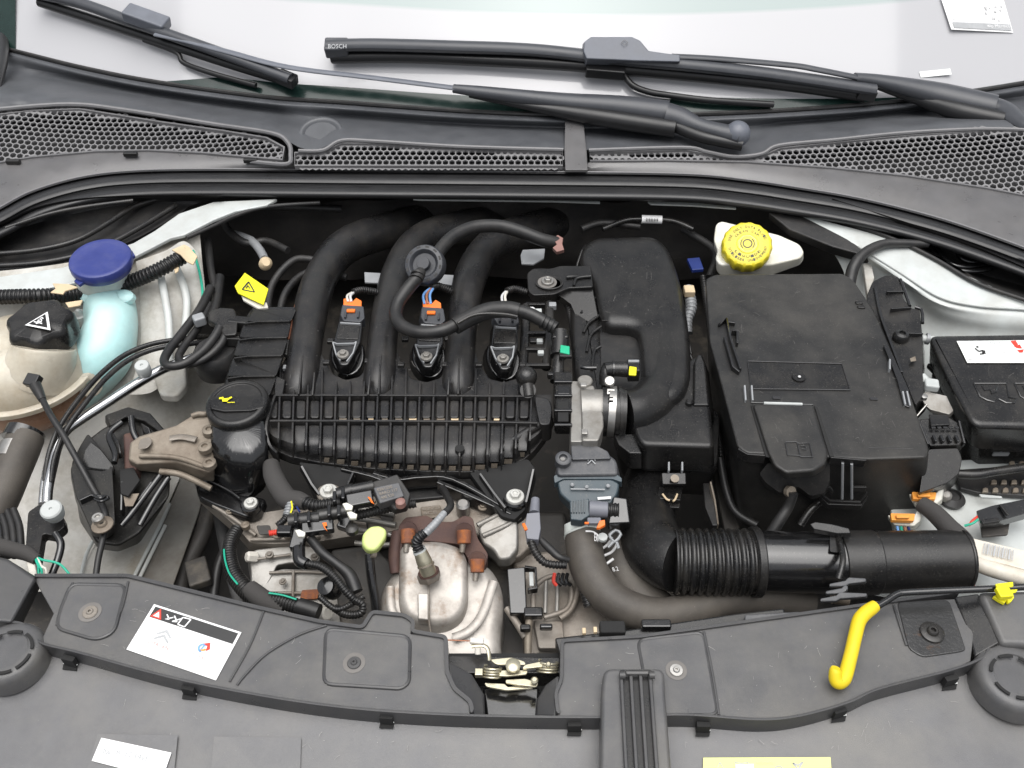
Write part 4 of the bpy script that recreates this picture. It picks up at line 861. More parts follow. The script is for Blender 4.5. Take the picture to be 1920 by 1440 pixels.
# ================================================================ IGNITION COILS
co = thing('ignition_coil', 'glossy black ignition coil between the first and second intake pipes from the left', 'ignition coil', (650, 650, -20), 'ignition coils')
hull('skirt', [[(652+32*math.cos(a), 664+40*math.sin(a), -22-10*math.sin(a)) for a in [2*math.pi*i/20 for i in range(20)]], [(652+36*math.cos(a), 676+42*math.sin(a), -50-10*math.sin(a)) for a in [2*math.pi*i/20 for i in range(20)]]], 'black_gloss', co, bevel=5, seg=3)
hull('body', [[(636, 600, 14), (680, 602, 14), (676, 640, 8), (664, 664, 4), (652, 684, 0), (638, 684, 0), (626, 658, 4), (626, 640, 8)], [(634, 612, -14), (682, 614, -14), (678, 656, -18), (666, 684, -22), (654, 702, -26), (636, 702, -26), (624, 676, -20), (624, 655, -18)]], 'black_gloss', co, rnd=4, bevel=3, seg=3)
prism('top_panel', [(638, 603, 15), (676, 605, 15), (672, 636, 10), (630, 634, 10)], 14, 4, 'black_semi', co, rnd=3, bevel=1.5)
wall('edge_frame', [(638, 606, 16), (676, 608, 16)], 3, 2, 4, 'bracket_grey', co, bevel=.8)
for a in ([(624, 642, 10), (632, 645, 10), (664, 644, 9), (668, 641, 10)], [(624, 642, 10), (630, 664, 5), (638, 676, 3)], [(668, 641, 10), (662, 662, 5), (650, 678, 2)]): wall('edge_frame', a, 2.6, 1.5, 4, 'bracket_grey', co, bevel=.6)
bolt((643, 664, 8), 11.5, 'alu', co)
hull('connector', [[(642, 570, 22), (682, 574, 22), (684, 596, 18), (676, 604, 16), (644, 602, 16), (638, 590, 18)], [(642, 580, -6), (682, 584, -6), (686, 612, -8), (676, 618, -10), (644, 616, -10), (636, 602, -8)]], 'connector_dark', co, rnd=3, bevel=2.5)
hull('orange_lock', [[(644, 560, 24), (652, 558, 26), (660, 566, 24), (668, 558, 26), (678, 564, 24), (678, 574, 22), (644, 572, 22)], [(644, 566, 12), (652, 564, 12), (660, 572, 12), (668, 566, 12), (678, 570, 12), (678, 580, 12), (644, 578, 12)]], 'orange', co, bevel=1.2)
box('orange_pin', (658, 583, 22), (16, 8, 5), 'orange', co, bevel=1.5)
for x in (648, 672): box('connector_rib', (x, 590, 20), (4, 18, 5), 'connector_dark', co, bevel=1)
d2 = P(806, 668, -12)-P(652, 664, -12); d3 = P(947, 672, -12)-P(652, 664, -12)
copy_tree(co, d2, 'black ignition coil directly below the round hose valve, middle one of three')
copy_tree(co, d3, 'black ignition coil under the sleeved hose, right of the third intake pipe')
for nm, lab, pts, cols in (('coil_wiring', 'short corrugated wire sleeve with pale wires entering the left ignition coil', [(655, 562, 24), (662, 548, 22), (680, 544, 16), (706, 548, 4)], ('wire_white', 'ink_light')),
                           ('coil_wiring', 'short corrugated sleeve with blue and brown wires below the hose valve', [(798, 566, 24), (808, 540, 22), (822, 536, 14), (846, 546, 0)], ('wire_blue', 'wire_brown', 'wire_blue')),
                           ('coil_wiring', 'short corrugated sleeve with grey wires beside the third intake pipe', [(945, 566, 24), (950, 546, 22), (966, 542, 18), (988, 548, 12)], ('ink_light', 'wire_white'))):
    w_ = thing(nm, lab, 'wiring', pts[0], 'coil wiring tails')
    tube('sleeve', pts[1:], 7, 'black_semi', w_, ribs=(4.2, .22))
    for i, c in enumerate(cols):
        p = pts[0]; e = pts[1]; tube('wire', [(p[0]-2+i*6, p[1]+4, p[2]), (p[0]-4+i*6, (p[1]+e[1])/2, p[2]+4), (e[0]-2+i*3, e[1]+1, e[2])], 2.4, c, w_, seg=8)

# ================================================================ BREATHER HOSE
bh = thing('breather_hose', 'black rubber hose with a round one-way valve looping over the intake pipes', 'hose', (800, 560, 60))
tube('upper_hose', [(1046, 456, 20), (1015, 449, 32), (975, 434, 46), (935, 424, 56), (890, 426, 62), (855, 440, 64), (832, 460, 62), (815, 484, 58)], 12.5, 'rubber', bh, seg=18)
lathe('valve', (797, 497, 56), [(0, -20), (30, -20), (36, -18), (38, -12), (38, 6), (36, 10), (28, 12), (25, 9), (22, 4), (12, 4), (12, 16), (0, 16)], 'connector_dark', bh, axis=(-.18, -.62, .75), seg=44, bevel=1)
vc = P(797, 497, 56)+Vector((-.18, -.62, .75)).normalized()*11.5*S
for i in range(12):
    a = 2*math.pi*i/12; q_ = Vector((-.18, -.62, .75)).normalized().to_track_quat('Z', 'Y')
    MB().box(vc+q_ @ Vector((32*S*1.05*math.cos(a), 32*S*1.05*math.sin(a), 0)), (8*S, 8*S, 2*S), tuple(math.degrees(x) for x in (q_ @ Euler((0, 0, a)).to_quaternion()).to_euler())).build('valve_tooth', 'black_matte', bh)
tube('lower_hose', [(790, 508, 76, 9), (783, 520, 74, 12), (766, 540, 62), (748, 566, 50), (742, 590, 44), (750, 608, 44), (772, 620, 46), (800, 624, 50), (835, 618, 54), (870, 600, 58), (905, 585, 58), (945, 580, 56), (985, 586, 50), (1015, 600, 42), (1042, 616, 34)], 12.5, 'rubber', bh, seg=18)
tube('sleeve', [(853, 612, 56), (880, 597, 59), (915, 583, 60), (950, 580, 57), (972, 584, 54)], 16, 'rubber', bh, seg=18)
tube('split_edge', [(858, 606, 76), (885, 592, 80), (915, 588, 80), (950, 590, 76), (970, 594, 72)], 3, 'black_semi', bh, seg=8)
for x, y, h in ((1016, 602, 44), (1024, 606, 42), (1032, 610, 40)): tube('hose_ring', [(x, y, h, 14), (x+3, y+1.5, h-1, 14)], 14, 'rubber', bh, n=2)
for x, y, h in ((780, 524, 74), (783, 517, 76)): tube('hose_ring', [(x, y, h, 13.5), (x+1, y-3, h+1, 13.5)], 13, 'rubber', bh, n=2)
q = hull('end_clip', [[(1036, 446, 34), (1046, 440, 36), (1056, 446, 34), (1054, 456, 32), (1058, 468, 30), (1044, 472, 30), (1036, 464, 32), (1044, 458, 32)], [(1036, 452, 22), (1046, 446, 22), (1056, 452, 22), (1054, 462, 20), (1058, 474, 18), (1044, 478, 18), (1036, 470, 20), (1044, 464, 20)]], 'pink_clip', bh, bevel=1.5)
ec = thing('green_clip_connector', 'black quick connector with a bright green release clip under the hose end', 'connector', (1052, 660, 10))
tube('barrel', [(1050, 622, 30, 16), (1050, 640, 22, 17), (1048, 668, 12, 16)], 16, 'black_plastic', ec, seg=20); tube('stem', [(1048, 668, 12, 10), (1046, 690, 4, 12), (1044, 716, -6, 13)], 11, 'black_semi', ec)
prism('green_tab', [(1051, 646, 34), (1068, 649, 34), (1068, 664, 32), (1050, 660, 32)], 34, 5, 'green', ec, bevel=1.2); box('collar', (1050, 640, 22), (30, 10, 30), 'black_semi', ec, bevel=3); box('tab_frame', (1060, 664, 26), (24, 20, 8), 'black_plastic', ec, bevel=2)
box('foot', (1046, 704, 0), (40, 10, 14), 'black_semi', ec, bevel=3)
def sub4(q, u0, v0, u1, v1):
    def f(u, v): return tuple(q[0][i]*(1-u)*(1-v)+q[1][i]*u*(1-v)+q[2][i]*u*v+q[3][i]*(1-u)*v for i in range(3))
    return [f(u0, v0), f(u1, v0), f(u1, v1), f(u0, v1)]
# ================================================================ THROTTLE BODY, RESONATOR, AIR BOX
sr = thing('wiring_rail', 'black ladder shaped plastic wiring rail right of the ignition coils', 'wiring rail', (1010, 640, -10))
for a in ([(986, 575, -4), (984, 640, -8), (980, 700, -12)], [(1030, 570, 0), (1030, 620, -4), (1024, 690, -8)]): tube('rail', a, 9, 'black_semi', sr)
for i, y in enumerate((572, 596, 626, 656, 686)): box('rung', (1008, y, -4), (46, 8, 10), 'black_plastic', sr, bevel=2)
for x, y in ((1010, 584), (1012, 640), (1014, 662)): box('grey_insert', (x, y, 0), (12, 10, 8), 'cap_pale', sr, bevel=2)
lathe('stub', (997, 584, 8), [(0, -8), (8, -8), (8, 4), (5, 8), (0, 8)], 'label_white', sr, axis=(0, -.6, 1), seg=18)
box('bracket', (1036, 574, 6), (14, 12, 12), 'bracket_grey', sr, bevel=2)
for a in ([(1062, 560, -30), (1072, 600, -30), (1078, 650, -34), (1084, 700, -38)], [(1075, 580, -20), (1088, 610, -18), (1080, 640, -20), (1092, 668, -24)]): tube('loom', a, 7, 'black_matte', sr, ribs=(6, .2))
bs = thing('pressure_sensor', 'black ball shaped sensor plugged in at the right end of the plenum', 'sensor', (987, 710, 10))
lathe('ball', (987, 706, 14), [(0, -18), (16, -16), (20, -6), (20, 4), (15, 14), (8, 18), (0, 19)], 'black_semi', bs, axis=(0, -.3, 1), seg=28); tube('stem', [(988, 716, 8, 14), (990, 728, 2, 12), (992, 744, -6, 11)], 12, 'black_semi', bs); lathe('collar', (990, 732, 2), [(0, -2), (15, -2), (15, 3), (0, 3)], 'black_plastic', bs, axis=(0, -.6, .8), seg=20)
tb = thing('throttle_housing', 'cast aluminium throttle body between the manifold and the black intake duct', 'throttle body', (1100, 770, -20))
box('black_end', (1057, 755, -14), (36, 110, 60), 'black_semi', tb, bevel=5)
for y in (716, 742, 770, 797): box('end_rib', (1056, y, 18), (34, 6, 6), 'black_gloss', tb, bevel=1.5)
prism('window', [(1046, 724), (1068, 724), (1068, 738), (1046, 738)], 17, 2, 'black_gloss', tb, bevel=1); prism('window', [(1046, 752), (1066, 752), (1066, 790), (1046, 790)], 17, 2, 'dark_void', tb, bevel=1)
prism('mounting_flange', fillet([(1071, 714), (1090, 714), (1092, 828), (1070, 828)], 3), 16, 70, 'alu', tb, bevel=2)
tube('bore', [(1088, 772, -8), (1132, 772, -8)], 42, 'alu', tb, seg=40, n=2)
lathe('boss', (1097, 716, 22), [(0, -40), (14, -40), (14, 4), (12, 6), (0, 6)], 'alu', tb, axis=(0, 0, 1), seg=24)
prism('casting', fillet([(1090, 722), (1114, 722), (1118, 740), (1130, 744), (1132, 800), (1122, 826), (1092, 826)], 4), 22, 40, 'alu', tb, bevel=4)
box('pad', (1094, 722, 32), (12, 10, 5), 'steel', tb, bevel=1.5); box('pad', (1096, 810, 30), (12, 12, 5), 'steel', tb, bevel=1.5)
tube('casting_line', [(1092, 762, 24), (1110, 764, 24), (1128, 762, 22)], 1.5, 'cast_dirty', tb)
rc = thing('clamp_hose', 'short black rubber sleeve with a bright steel clamp on the throttle body', 'hose clamp', (1148, 770, 0))
tube('sleeve', [(1128, 772, -6), (1172, 774, -6)], 46, 'black_semi', rc, seg=40, n=2); tube('sleeve_rib', [(1158, 773, -6), (1164, 773, -6)], 49, 'black_semi', rc, seg=40, n=2)
tube('clamp_band', [(1140, 772, -6), (1153, 773, -6)], 49, 'steel', rc, seg=44, n=2)
box('clamp_housing', (1145, 742, 34), (16, 26, 10), 'steel', rc, rot=(18, 0, -6), bevel=2); lathe('clamp_screw', (1143, 716, 46), [(0, -12), (6, -12), (6, -2), (10, -2), (10, 5), (8, 7), (2.5, 7), (2, 5), (0, 5)], 'steel', rc, axis=(-.1, -.5, 1), seg=20)
for y in (734, 740, 746, 752): box('clamp_slot', (1145, y, 40), (9, 2.4, 2.6), 'dark_void', rc, bevel=0)
rs = thing('intake_resonator', 'big smooth black plastic intake duct curving round to the throttle body', 'intake duct', (1200, 620, 10))
out = [(1084, 486), (1092, 453), (1120, 438), (1228, 436), (1254, 458), (1276, 520), (1289, 590), (1295, 650), (1294, 706), (1280, 738), (1250, 752), (1222, 744), (1206, 722), (1204, 690), (1200, 640), (1196, 616), (1180, 608), (1134, 606), (1122, 575), (1114, 530)]
pillow('duct_shell', out, 20, 20, 90, 'black_plastic', rs, rnd=24, grow=.98)
prism('recess_body', fillet([(1118, 596), (1206, 596), (1210, 742), (1150, 745), (1120, 700)], 8), -14, 60, 'black_matte', rs, bevel=5)
prism('ramp', [(1128, 598, 18), (1196, 598, 18), (1204, 622, -12), (1132, 622, -12)], 0, 14, 'black_plastic', rs, bevel=5, seg=4)
prism('side_wall', fillet([(1070, 552), (1116, 540), (1130, 610), (1128, 700), (1100, 728), (1084, 650)], 6), -20, 90, 'black_plastic', rs, bevel=5)
pillow('side_bulge', [(1068, 566), (1098, 545), (1128, 590), (1134, 742), (1100, 746), (1076, 700)], -10, 14, 70, 'black_plastic', rs, rnd=14)
for a in ([(1122, 555, -2), (1100, 570, -6), (1090, 588, -8)], [(1126, 590, -4), (1104, 606, -6), (1094, 624, -8)], [(1128, 612, -4), (1108, 628, -6), (1100, 660, -8)], [(1126, 650, -4), (1114, 660, -6), (1110, 694, -8)], [(1092, 470, 0), (1082, 500, -20), (1080, 530, -30)], [(1100, 460, 0), (1088, 480, -20), (1086, 520, -30)]):
    tube('side_rib', a, 3, 'black_plastic', rs)
for x, y in ((1276, 620), (1282, 650), (1286, 682)): tube('side_rib', [(x, y, -20), (x+14, y+20, -30), (x+20, y+44, -44)], 3, 'black_plastic', rs)
tube('curve', [(1172, 775, -10, 46), (1196, 771, -12, 45.5), (1222, 756, -16, 44.5), (1240, 728, -19, 43), (1245, 690, -20, 42), (1243, 650, -21, 40), (1238, 600, -24, 38), (1230, 550, -34, 36)], 45, 'black_plastic', rs, seg=32)
hull('mounting_bracket', [[(988, 512, 20), (1000, 503, 20), (1034, 503, 20), (1050, 498, 20), (1108, 498, 20), (1112, 538, 20), (1066, 540, 18), (1040, 552, 18), (1000, 554, 18), (990, 546, 18)], [(988, 522, -14), (1000, 513, -14), (1034, 513, -14), (1050, 508, -14), (1108, 508, -14), (1116, 556, -14), (1070, 560, -16), (1040, 564, -16), (1000, 566, -16), (990, 558, -16)]], 'black_plastic', rs, rnd=5, bevel=3, seg=3)
lathe('bolt_recess', (1030, 531, 20), [(24, 0), (26, 2), (24, 3), (21, 0)], 'black_matte', rs, seg=32, sq=.8); lathe('washer', (1026, 530, 21), [(0, 0), (18, 0), (18, 1.5), (0, 1.5)], 'scratch_grey', rs, seg=28); bolt((1027, 527, 26), 12, 'steel', rs)
tube('bracket_rib', [(1062, 520, 22), (1074, 519, 22), (1084, 519, 20)], 4, 'black_plastic', rs); tube('bracket_rib', [(1076, 536, 20), (1082, 522, 22), (1108, 518, 24)], 3, 'black_plastic', rs)
hull('bracket_leg', [[(1040, 548, 10), (1066, 540, 10), (1112, 540, 10), (1122, 590, 0), (1090, 620, -20), (1070, 570, -4)], [(1040, 560, -30), (1066, 555, -30), (1112, 560, -30), (1122, 606, -40), (1090, 640, -60), (1070, 585, -50)]], 'black_plastic', rs, bevel=3)
flecks('dust_specks', [(1120, 470), (1230, 465), (1260, 600), (1262, 700), (1215, 600), (1140, 590)], 20.6, 'dust', rs, n=40, scratch=.3)
yc = thing('purge_connector', 'black pipe connector with a lime yellow release clip over the duct recess', 'connector', (1165, 700, 20))
tube('barrel', [(1134, 694, 26, 14), (1150, 692, 26, 14), (1180, 693, 26, 15)], 14, 'black_semi', yc, seg=22); tube('elbow', [(1140, 690, 24, 12), (1136, 700, 20, 12), (1134, 722, 4, 11)], 12, 'black_plastic', yc)
box('head', (1187, 694, 28), (22, 34, 30), 'black_plastic', yc, bevel=3); prism('lime_tab', [(1180, 686), (1194, 688), (1193, 703), (1179, 702)], 46, 4, 'clip_yellow', yc, bevel=1.5); box('top_lip', (1188, 678, 44), (21, 6, 6), 'bracket_grey', yc, bevel=1.5)
tube('ring', [(1148, 692, 26, 16), (1151, 692, 26, 16)], 16, 'black_gloss', yc, n=2, seg=22)
tube('side_pin', [(1090, 688, 6), (1100, 690, 8), (1118, 690, 8)], 4, 'black_gloss', yc)

ab = thing('air_filter_box', 'black air filter housing with a spring latch, below and right of the curved duct', 'air filter box', (1260, 820, -40))
lid = [(1186, 790), (1192, 764), (1226, 736), (1262, 700), (1298, 668), (1314, 666), (1322, 690), (1332, 760), (1339, 838), (1204, 834), (1190, 812)]
pillow('lid', lid, -4, 8, 68, 'black_plastic', ab, rnd=12, grow=1.02)
lo = [(1148, 812), (1152, 780), (1330, 780), (1350, 800), (1346, 888), (1338, 902), (1208, 896), (1180, 880), (1158, 852)]
for h_, g_ in ((-70, 0), (-84, -4)):
    prism('rim', fillet([(x, y-22-g_) for x, y in lo], 8), h_, 8, 'black_plastic', ab, bevel=2.5, seg=3)
hull('lower_box', [[(x, y-16, -92) for x, y in fillet(lo, 6)], [((x-1250)*.86+1245, (y-840)*.8+880, -200) for x, y in fillet(lo, 6)]], 'black_matte', ab, bevel=5)
hull('left_step', [[(1150, 815, -20), (1190, 812, -20), (1204, 850, -22), (1180, 850, -24), (1160, 834, -22)], [(1150, 830, -70), (1190, 840, -70), (1204, 880, -70), (1180, 880, -70), (1158, 855, -70)]], 'black_plastic', ab, bevel=3)
hull('latch', [[(1240, 886, -50), (1286, 886, -50), (1287, 908, -56), (1242, 908, -56)], [(1240, 892, -80), (1286, 892, -80), (1287, 914, -86), (1242, 914, -86)]], 'black_semi', ab, rnd=3, bevel=2)
lathe('latch_pin', (1265, 898, -48), [(0, 0), (8, 0), (8, 3), (0, 3)], 'cast_tan', ab, axis=(0, -.3, 1), seg=20)
prism('latch_leg', [(1236, 912), (1280, 914), (1276, 938), (1232, 934)], -84, 8, 'black_semi', ab, rnd=2, bevel=1.5); prism('latch_foot', [(1234, 934), (1276, 938), (1274, 952), (1238, 950)], -96, 7, 'black_semi', ab, rnd=2, bevel=1.5)
for a in ([(1242, 926, -78), (1250, 936, -82), (1256, 938, -82)], [(1270, 926, -78), (1266, 936, -82), (1262, 940, -82)]): tube('latch_spring', a, 2, 'tape_tan', ab)
for x in (1254, 1279): wall('latch_guide', [(x, 868, -36), (x, 884, -46)], 3, 3, 8, 'bracket_grey', ab)
wall('bright_edge', [(1332, 905, -90), (1340, 940, -110), (1346, 985, -140)], 3, 3, 10, 'cast_tan', ab); prism('back_strut', [(1318, 905), (1334, 905), (1346, 985), (1336, 985), (1322, 950)], -112, 12, 'black_matte', ab, bevel=2)
flecks('dust_specks', [(1215, 765), (1310, 700), (1325, 825), (1215, 822)], -3, 'dust', ab, n=40, scratch=.2)
lathe('snap_lug', (1292, 756, -2), [(0, -8), (7, -8), (7, 5), (4, 8), (0, 8)], 'black_plastic', ab, seg=18)

# ================================================================ INTAKE PIPE
ih = thing('intake_pipe', 'black intake pipe with a corrugated middle running to the right above the stay rod', 'intake pipe', (1400, 1050, -70))
tube('elbow', [(1222, 900, -150, 50), (1212, 950, -140, 54), (1213, 990, -124, 56), (1226, 1026, -104, 58), (1250, 1046, -88, 58), (1272, 1054, -80, 57)], 56, 'black_plastic', ih, seg=40, n=8)
tube('corrugation', [(1264, 1052, -80, 62), (1330, 1054, -78, 63), (1412, 1054, -76, 63)], 62, 'black_semi', ih, ribs=(14.2, .10), seg=48)
tube('cuff', [(1408, 1054, -76, 66), (1424, 1054, -76, 66)], 65, 'black_plastic', ih, seg=48, n=2, bevel=3)
tube('smooth_pipe', [(1420, 1052, -76, 57), (1500, 1054, -74, 57), (1585, 1056, -72, 57)], 57, 'black_gloss', ih, seg=48)
tube('end_pipe', [(1572, 1056, -72, 60), (1640, 1054, -70, 60)], 60, 'black_plastic', ih, seg=48, n=3, bevel=2)
tube('end_pipe', [(1640, 1054, -70, 58), (1720, 1052, -68, 57), (1806, 1050, -66, 56)], 58, 'black_plastic', ih, seg=48, cap=False)
tube('end_lining', [(1700, 1052, -68, 52), (1804, 1050, -66, 53.5)], 53, 'dark_void', ih, seg=48, cap=False)
tube('end_lip', [(1800, 1050, -66, 57.5), (1806, 1050, -66, 57.5)], 57, 'black_semi', ih, seg=48, cap=False, n=2, solid=3)
for p in ([(1568, 1000, -24), (1578, 1030, -12), (1580, 1055, -10), (1572, 1086, -20)],): tube('collar_edge', p, 6, 'black_semi', ih)
prism('label_patch', fillet([(1556, 1000), (1576, 1002), (1576, 1024), (1572, 1036), (1556, 1034)], 4), -18, 2, 'black_matte', ih, bevel=.5)
hull('clip_tab', [[(1518, 982, 0), (1528, 978, 0), (1560, 982, 0), (1592, 990, 0), (1596, 1000, -4), (1570, 1000, -4), (1526, 992, -4)], [(1518, 988, -14), (1528, 984, -14), (1560, 988, -14), (1592, 996, -14), (1596, 1008, -16), (1570, 1008, -16), (1526, 1000, -16)]], 'black_plastic', ih, bevel=2)
for y, x0, x1 in ((1090, 1555, 1624), (1104, 1548, 1590), (1118, 1538, 1626)):
    hull('clip_tab', [[(x0, y+4, -20), (x0+30, y-2, -20), (x0+36, y-8, -18), (x1, y-6, -18), (x1, y+1, -20), (x0+38, y+4, -22), (x0+30, y+9, -22), (x0, y+10, -22)], [(x0, y+8, -32), (x0+30, y+2, -32), (x0+36, y-4, -30), (x1, y-2, -30), (x1, y+5, -32), (x0+38, y+8, -34), (x0+30, y+12, -34), (x0, y+14, -34)]], 'grey_box', ih, bevel=2)

# ================================================================ BATTERY COVER
bx = thing('battery_cover', 'large black battery box with a hinged flap, right of the air filter box', 'battery box', (1530, 760, -60))
top = [(1322, 522), (1340, 514), (1580, 512), (1600, 524), (1644, 590), (1700, 720), (1742, 842), (1738, 858), (1626, 862), (1560, 858), (1400, 850), (1382, 838), (1352, 720), (1330, 640)]
hull('box', [[(x, y, 34) for x, y in fillet(top, 8)], [(x, y+8, 16) for x, y in fillet(top, 8)], [((x-1500)*.93+1496, (y-700)*.98+915, -290) for x, y in fillet(top, 8)]], 'dusty_black', bx, bevel=5, seg=3)
wall('rim_edge', [(1384, 842, 33), (1400, 852, 33), (1436, 855, 32)], 5, 3, 20, 'black_plastic', bx, bevel=1.5); wall('rim_edge', [(1556, 858, 33), (1624, 864, 33)], 5, 3, 16, 'black_plastic', bx, bevel=1.5)
prism('ledge', [(1626, 836, 37), (1716, 838, 37), (1724, 862, 20), (1622, 864, 20)], 30, 14, 'black_plastic', bx, bevel=4, seg=4)
prism('recess_plate', [(1402, 677), (1578, 682), (1594, 731), (1408, 729)], 35.2, 2, 'black_semi', bx, rnd=2, bevel=.6)
for a in ([(1402, 677, 36), (1578, 682, 36), (1594, 731, 36)], [(1402, 677, 36), (1408, 729, 36), (1594, 731, 36)]): tube('recess_edge', [tuple(q) for q in a], 1, 'emboss', bx, n=1, seg=6)
lathe('centre_dimple', (1498, 706, 37.5), [(0, 0), (13, 0), (12, 1.2), (4, 1), (3, 2.4), (0, 2.4)], 'black_plastic', bx, seg=28); lathe('centre_pip', (1499, 706, 40), [(0, 0), (3, 0), (2, 1.2), (0, 1.2)], 'ink_light', bx, seg=12)
fp_ = [(1411, 757), (1525, 757), (1532, 784), (1552, 846), (1548, 868), (1526, 882), (1474, 886), (1452, 872), (1440, 846), (1424, 796)]
hull('flap', [[(x, y, 44) for x, y in fillet(fp_, 7)], [((x-1490)*1.0+1490, (y-820)*1.02+832, 24) for x, y in fillet(fp_, 7)]], 'dusty_black', bx, bevel=5, seg=4)
hull('flap_skirt', [[(1440, 868, 22), (1470, 880, 20), (1530, 876, 20), (1556, 858, 22), (1556, 900, -10), (1545, 925, -30), (1520, 930, -34), (1496, 912, -24), (1480, 920, -30), (1462, 924, -30), (1436, 905, -16), (1424, 888, 0)], [(1440, 880, -20), (1470, 880, -20), (1530, 880, -20), (1556, 880, -20), (1556, 912, -40), (1545, 932, -60), (1520, 936, -64), (1496, 920, -60), (1480, 930, -60), (1462, 930, -60), (1436, 915, -50), (1424, 900, -40)]], 'black_matte', bx, rnd=5, bevel=4, seg=3)
for p in ([(1408, 760), (1412, 760), (1444, 858), (1436, 856)], [(1527, 760), (1533, 764), (1564, 856), (1556, 856)]): prism('flap_gap', p, 36.5, 1.5, 'dark_void', bx, bevel=0)
tube('hinge_pin', [(1432, 756, 44), (1504, 758, 44)], 3, 'cap_pale', bx); tube('hinge', [(1408, 755, 42), (1524, 759, 42)], 2, 'black_gloss', bx)
q = [(1472, 826, 45.5), (1517, 828, 45.5), (1524, 858, 45.5), (1477, 855, 45.5)]
for ln_ in ([(0, .1), (.45, .05), (.55, .15), (1, .1), (1, .95), (.55, 1), (.45, .92), (0, .95), (0, .1)], [(.5, .12), (.5, .95)], [(.62, .3), (.8, .3), (.8, .5), (.62, .5)]):
    A = [V(p) for p in q]; wv = [A[0]*(1-u)*(1-v)+A[1]*u*(1-v)+A[2]*u*v+A[3]*(1-u)*v for u, v in ln_]
    MB().sweep(wv, .9*S, 6).build('book_outline', 'emboss', bx)
# side clips and fins
for p in ([(1347, 612, 36), (1362, 600, 40), (1370, 640, 40), (1388, 694, 38)], [(1364, 606, 38), (1378, 608, 38)], [(1372, 622, 42), (1382, 624, 42), (1382, 646, 40)], [(1358, 634, 40), (1374, 690, 40), (1386, 700, 38)]):
    wall('side_clip', p, 4, 5, 12, 'black_gloss', bx, bevel=1)
for p in ([(1396, 724, 40), (1398, 752, 38)], [(1409, 724, 40), (1411, 752, 38)], [(1692, 735, 40), (1697, 760, 38)], [(1700, 735, 40), (1706, 762, 38)], [(1668, 675, 40), (1668, 694, 40)]):
    wall('clip_fin', p, 3.2, 3, 14, 'bracket_grey', bx, bevel=.6)
hull('right_clip', [[(1656, 646, 42), (1664, 644, 42), (1704, 730, 40), (1706, 764, 38), (1694, 760, 38), (1682, 712, 40)], [(1656, 656, 20), (1664, 652, 20), (1704, 740, 20), (1706, 774, 18), (1694, 770, 18), (1682, 722, 20)]], 'black_gloss', bx, bevel=2)
for p in ((1455, 744), (1638, 746)): prism('moulding_mark', [(p[0]-7, p[1]-2), (p[0]+7, p[1]-1), (p[0]+8, p[1]+4), (p[0]-6, p[1]+3)], 36, 1.5, 'emboss', bx, bevel=.4)
for p in ((1610, 570), (1614, 578)): box('side_tooth', (p[0], p[1], 32), (14, 8, 10), 'black_plastic', bx, bevel=2)
for p in ([(1580, 868, 26), (1579, 935, -64)], [(1597, 870, 26), (1597, 935, -64)]): tube('handle_strut', p, 2.6, 'bracket_grey', bx, n=3, seg=8)
for p in ([(1540, 913, -34), (1555, 914, -36), (1562, 922, -44)], [(1598, 914, -36), (1624, 914, -36)], [(1538, 926, -50), (1556, 940, -66), (1612, 942, -68), (1624, 924, -48)], [(1536, 930, -56), (1552, 946, -72), (1614, 948, -74), (1624, 932, -58)]):
    wall('handle', p, 6, 4, 10, 'black_plastic', bx, bevel=1.5)
tube('hanging_cable', [(1488, 924, -20, 9), (1478, 950, -46, 10), (1462, 975, -64, 11), (1440, 1010, -90, 11)], 10, 'rubber', bx); lathe('cable_plug', (1482, 922, -22), [(0, -6), (11, -6), (11, 3), (0, 4)], 'cast_tan', bx, axis=(.3, -.6, .5), seg=18)
tube('front_gusset', [(1500, 985, -120), (1520, 955, -100), (1545, 935, -90)], 8, 'black_semi', bx)
flecks('scratches', [(1340, 540), (1590, 530), (1640, 600), (1725, 830), (1600, 840), (1560, 760), (1400, 740)], 35, 'dust', bx, n=110, scratch=.55)
flecks('dust_specks', [(1420, 770), (1525, 770), (1545, 840), (1450, 850)], 45, 'dust', bx, n=24, scratch=.5)

# ================================================================ BRAKE FLUID RESERVOIR
br = thing('brake_fluid_reservoir', 'milky brake fluid reservoir with a bright yellow ribbed cap under the seal', 'fluid reservoir', (1420, 470, 10))
hull('tank', [[(1342, 420, 20), (1352, 414, 22), (1460, 440, 16), (1500, 458, 12), (1508, 474, 8), (1500, 484, 6), (1446, 496, 2), (1350, 496, 2), (1340, 484, 4), (1346, 470, 6), (1338, 450, 12)], [(1342, 434, -20), (1352, 428, -20), (1460, 450, -20), (1500, 468, -24), (1508, 486, -28), (1500, 498, -30), (1446, 518, -38), (1352, 520, -38), (1342, 508, -36), (1346, 486, -30), (1338, 464, -26)]], 'white_tank', br, rnd=8, bevel=5, seg=4)
ax = (-.12, -.5, .85)
cp = lathe('cap', (1400, 462, 32), [(0, -18), (43, -18), (46, -14, .012), (46, 6, .018), (43, 11, .01), (38, 13), (20, 12), (19, 13), (0, 13)], 'cap_yellow', br, axis=ax, seg=96, lobes=16, bevel=.5)
A_ = Vector(ax).normalized(); qz = A_.to_track_quat('Z', 'Y'); c0 = P(1400, 462, 32)+A_*13.3*kk((1400, 462, 32)); kb = kk((1400, 462, 32))
ux = Vector((1, 0, 0)); ux = (ux-A_*ux.dot(A_)).normalized(); uy = A_.cross(ux)
def oncap(r, a): return c0+(ux*math.cos(a)+uy*math.sin(a))*r*kb
MB().add([oncap(9, R_(i*20)) for i in range(18)]+[oncap(7, R_(i*20)) for i in range(18)], [(i, (i+1) % 18, 18+(i+1) % 18, 18+i) for i in range(18)]).build('brake_symbol', 'ink', cp)
